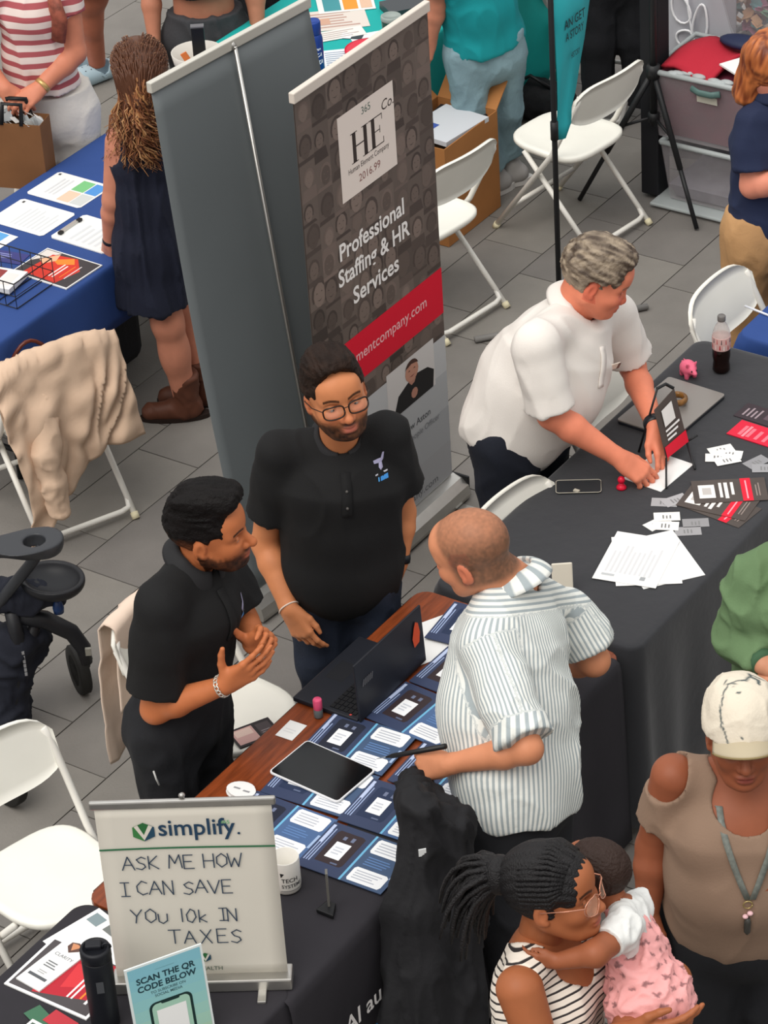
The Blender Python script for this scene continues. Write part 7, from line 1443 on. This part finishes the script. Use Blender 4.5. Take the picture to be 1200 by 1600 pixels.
# ---- person in teal tee and light jeans
o = thing('person', 'person in teal tee and faded jeans bending over the teal table', 'person', (-1.28, 2.88, 0)); J = standing((-1.22, 2.83)); SK = '#c98368'
pel = J(757, 62, 0); neck = J(735, -95, .05); shL, shR = J(690, -75, .15), J(792, -90, -.1); elL, wrL = J(683, 5, .10), J(672, 62, .08); t = Torso(pel, neck, shL, shR, .175, .14, .165, .14, .17, .13, low=.06)
sg = shirt(t, [(shL, elL, .7), (shR, J(835, -20, -.1), .7)], J(757, 62, 0), t.u, seed=81, fold=.012); soft('tee', sg, mat('tee_teal', '#0f8f95', .85, var=.06, bump=.1, bscale=120), o); A1 = Sdf(); arm(A1, shL, elL, wrL, 1.0); hand(A1, wrL, np.array([0, 0, -1.0])-HR*.4, HC, -1); hd = Head(J(725, -170, .1), HF*.4-HR*.7-UPV*.4); hS = Sdf(); hd.face(hS, neck); hg = hS.mesh(.008); body(o, [A1.mesh(.006)], SK, hd, hg, hd.colours(hg[0], SK)); soft('hair', crop(hd, .012, res=.008), M_hair_d, o)
M_jean = mat('jeans_light', '#7f9aa3', .85, var=.22, scale=5, bump=.25, bscale=60); hipA, knA, anA = J(728, 85, .05), J(737, 172, .05), J(772, 262, .0); hipB, knB, anB = J(786, 85, -.05), J(788, 172, -.05), J(796, 240, -.08); S = Sdf(); S.cone(pel+UPV*.06, pel-UPV*.06, .172, .176, .04, side=HR, fa=.14, fb=.145); S.half(pel+UPV*.06, UPV); legs(S, [hipA, hipB], [knA, knB], [anA, anB], (.102, .076, .062)); soft('jeans', folds(S.mesh(.0095), .006, (9, 9, 7), 4), M_jean, o)
for a_, d_ in ((anA, nrm(-HR*.85+HC*.45)), (anB, nrm(-HR*.9+HC*.1))):
    g = np.array([a_[0], a_[1], 0]); S = Sdf(); S.cone(g-d_*.04+UPV*.05, g+d_*.17+UPV*.04, .046, .040, .02); S.cone(g+UPV*.06, g+UPV*.10, .05, .048, .03); S.half(g+UPV*.002, -UPV); sh = soft('sneaker', S.mesh(.007), mat('sneaker_grey', '#a9a6a3', .7), o); b = MB(); b.slab([g+d_*(.06+.165*math.cos(x))+np.cross(UPV, d_)*.05*math.sin(x)+UPV*.0015 for x in np.linspace(0, 6.283, 21)[:-1]], .030); b.build('sole', mat('sole_white', '#d6d3cf', .6), sh)
    b = MB()
    for k in range(3): c_ = g+d_*(.03+.03*k)+UPV*(.094-.008*k); sd_ = np.cross(UPV, d_); b.tube([c_-sd_*.045-UPV*.035, c_-sd_*.025, c_+sd_*.025, c_+sd_*.045-UPV*.035], .005, 5)
    b.build('stripe', mat('stripe_grey', '#70757a', .6), sh)['kind'] = 'stuff'

# ---- woman in red-striped tee with paper bag, upper left
o = thing('person', 'woman in red and white striped tee and white trousers holding a brown paper bag', 'person', (-2.80, .98, 0)); J = standing((-2.75, .95)); SK = '#cf8468'
pel = J(66, 150, 0); neck = J(48, -45, 0); shR, shL = J(-20, -20, .05), J(100, -15, .02); elL, wrL = J(116, 82, .06), J(62, 138, .16); elR, wrR = J(-40, 85, .05), J(8, 140, .18); t = Torso(pel, neck, shL, shR, .165, .135, .145, .13, .145, .13)
sg = shirt(t, [(shL, elL, .35), (shR, elR, .35)], J(66, 130, 0), t.u, seed=91, fold=.010); soft('striped_tee', sg, mat('tee_striped', '#e2d2cb', .85, stripe=('stripe', .052, .42, '#a9555a', .06)), o, None, sg[0][:, 2]+.35*(sg[0]-t.pel)@t.s*.12+2); hd = Head(J(45, -115, .05), HC*.6+HR*.5-UPV*.3); hS = Sdf(); hd.face(hS, neck); hg = hS.mesh(.008); A1, A2 = Sdf(), Sdf(); arm(A1, shL, elL, wrL, 1.12); hand(A1, wrL, J(38, 158, .22)-wrL, HC*.6+UPV*.6, -1, (.5, .6, .7, .7)); arm(A2, shR, elR, wrR, 1.1); hand(A2, wrR, J(28, 160, .2)-wrR, HC*.6+UPV*.6, 1, (.5, .6, .7, .7)); body(o, [A1.mesh(.005), A2.mesh(.005)], SK, hd, hg, hd.colours(hg[0], SK)); soft('hair', crop(hd, .014, res=.008), M_hair_d, o)
hips, kn, an, fh = stand_legs(J(78, 165, -.02), t.s, t.f, .09, .09); pants(o, J(78, 160, -.02), hips, kn, an, mat('trousers_white', '#d9d4cc', .85, var=.05, bump=.2, bscale=60), (.12, .095, .085), .175, .14, t.s, top=.08, fold=.012); shoes(o, an, fh, mat('shoe_white', '#c9c7c2', .6)); watch(o, elL, wrL, mat('watch_gold', '#c9a56a', .3, metal=.5), .034, .010); b = MB(); b.tube([J(82, -10, .12), J(92, 30, .13), J(90, 62, .12)], [.03, .045, .04], 10, flat=.5); b.build('shoulder_bag', mat('bag_patterned', '#8a4a3a', .6, var=.6, scale=30), o)
bc = J(32, 235, .25); o = thing('paper_bag', 'brown paper shopping bag with dark handles held by the striped-tee woman', 'bag', bc); ax = [nrm(HR*.95+HC*.3), nrm(HF*.95+HR*.3), UPV]; b = MB(); w_, d_, h_ = .125, .055, .15
P8 = lambda i, j, k: bc+ax[0]*w_*i+ax[1]*d_*j+UPV*h_*k
b.add([P8(i, j, k) for k in (-1, 1) for i, j in ((-1, -1), (1, -1), (1, 1), (-1, 1))], [(3, 2, 1, 0)]+[(i, (i+1) % 4, 4+(i+1) % 4, 4+i) for i in range(4)], None, False); b.build('body', mat('kraft_paper', '#7a5232', .8, var=.15, scale=4, bump=.15, bscale=20), o, solid=.003)
for j in (-1, 1):
    b = MB(); b.tube([P8(-.35, j, .95), P8(-.33, j*.5, 1.5), P8(.33, j*.5, 1.5), P8(.35, j, .95)], .010, 8); b.build('handle', M_black, o)
b = MB()
for i in range(26): p = P8(rng.uniform(-.9, .9), rng.uniform(-.8, .8), rng.uniform(.85, 1.1)); d1 = nrm([rng.uniform(-1, 1) for _ in range(3)]); d2 = nrm(np.cross(d1, [.2, .5, .8])); b.poly([p-d1*.03, p+d2*.025, p+d1*.03, p-d2*.025], rng.choice(['#cfd2d2', '#b9bec0', '#e2e2de', '#8d9496']))
b.build('tissue', M_ink, o)['kind'] = 'stuff'

# ---- partly seen people along the top edge
def lower_body(label, base, hip_px, m, anks_px, skin=None, shoe=None, waist=.10, r=(.115, .088, .072), seed=5, short=None, width=.17):
    o = thing('person', label, 'person', (base[0], base[1], 0)); J = standing(base); pel = J(*hip_px); hips = [pel-HR*.085-UPV*.03, pel+HR*.085-UPV*.03]; an = [np.array([*at(u, v, .09)[:2], .09]) for u, v in anks_px]; kn = [lerp(h, a, .48)+HC*.02 for h, a in zip(hips, an)]
    sk = skin or '#b97a60'; neck = pel+UPV*.53; shL, shR = neck+HR*.165-UPV*.06, neck-HR*.165-UPV*.06; S = Sdf(); S.cone(pel+UPV*.05, pel+UPV*.40, .14, .13, .03, side=HR, fa=.10, fb=.10)
    A = []
    for sh, e in ((shL, 1), (shR, -1)): a = Sdf(); el = sh+HR*.07*e-UPV*.27-HC*.03; wr = el+HC*.10-UPV*.22; arm(a, sh, el, wr); hand(a, wr, -UPV+HC*.2, HR*e, -e); A.append((sh, el, a.mesh(.008)))
    tt = Torso(pel, neck, shL, shR, .16, .125, .145, .12, .165, .125); hd = Head(pel+UPV*.74+HC*.03, HC-UPV*.25, UPV, 1.04); hS = Sdf(); hd.face(hS, neck); hg = hS.mesh(.008)
    if short: legs(S, hips, kn, an, (.10, .068, .042)); S.ell(lerp(kn[0], an[0], .3), (.055, .055, .1), None, .03); S.ell(lerp(kn[1], an[1], .3), (.055, .055, .1), None, .03)
    body(o, [S.mesh(.009)]+[a[2] for a in A], sk, hd, hg, hd.colours(hg[0], sk)); soft('hair', crop(hd, .012, res=.008, seed=seed), M_hair_d, o)
    if short: pants(o, pel, hips, [lerp(h, k, .5) for h, k in zip(hips, kn)], [lerp(h, k, .8) for h, k in zip(hips, kn)], m, (.118, .11, .105), width, .125, top=waist)
    else: pants(o, pel, hips, kn, an, m, r, width, .13, top=waist, seed=seed, fold=.010)
    soft('top', shirt(tt, [(a[0], a[1], .7) for a in A], pel+UPV*.20, UPV, res=.011, seed=seed), mat('top_dark', '#26262a', .85) if False else mat('top_dark', '#26262a', .85), o)
    return o, J, an
lower_body('person in charcoal trousers with bare waist behind the white bowl', (-2.52, 2.42), (322, 45, 0), mat('trousers_charcoal', '#3d3d40', .85, var=.1, bump=.15, bscale=90), [(305, 205), (350, 195)], seed=15)
o_, J_, an_ = bpy.data.objects['person.009'] if False else None, None, None
lower_body('person in black trousers standing far back between the leaf panel and teal flag', (-.72, 3.98), (958, -55, 0), M_blk, [(935, 168), (1000, 160)], seed=25, width=.19)
lower_body('person in black at the top edge behind the grey banner', (-2.75, 3.05), (420, -30, 0), M_blk, [(405, 150), (445, 140)], seed=35)
o, J, an = lower_body('bare-legged person in pale blue clogs at the upper left', (-3.52, 2.72), (150, -118, 0), mat('shorts_tan', '#8d7b66', .85), [(152, 100), (112, 92)], skin='#b06a52', short=True)
for a_ in an:
    g = np.array([a_[0], a_[1], 0]); d_ = nrm(-HR*.8+HC*.55); s_ = np.cross(UPV, d_); S = Sdf(); S.cone(g-d_*.045+UPV*.05, g+d_*.13+UPV*.045, .052, .055, .02); S.half(g+UPV*.002, -UPV); S.cone(g-d_*.01+UPV*.06, g+UPV*.2, .05, .06, .005, '-'); cl = soft('clog', S.mesh(.006), mat('clog_blue', '#b3cbd6', .5), o); b = MB()
    for i in range(4):
        for k in range(3): b.ball(g+d_*(.055+.032*i)+s_*(-.03+.03*k)+UPV*(.098-.010*abs(k-1)-.006*max(0, i-1)), (.0055, .0055, .004), 8, 4)
    b.build('hole', mat('hole_dark', '#3f4f5c', .7), cl)['kind'] = 'stuff'
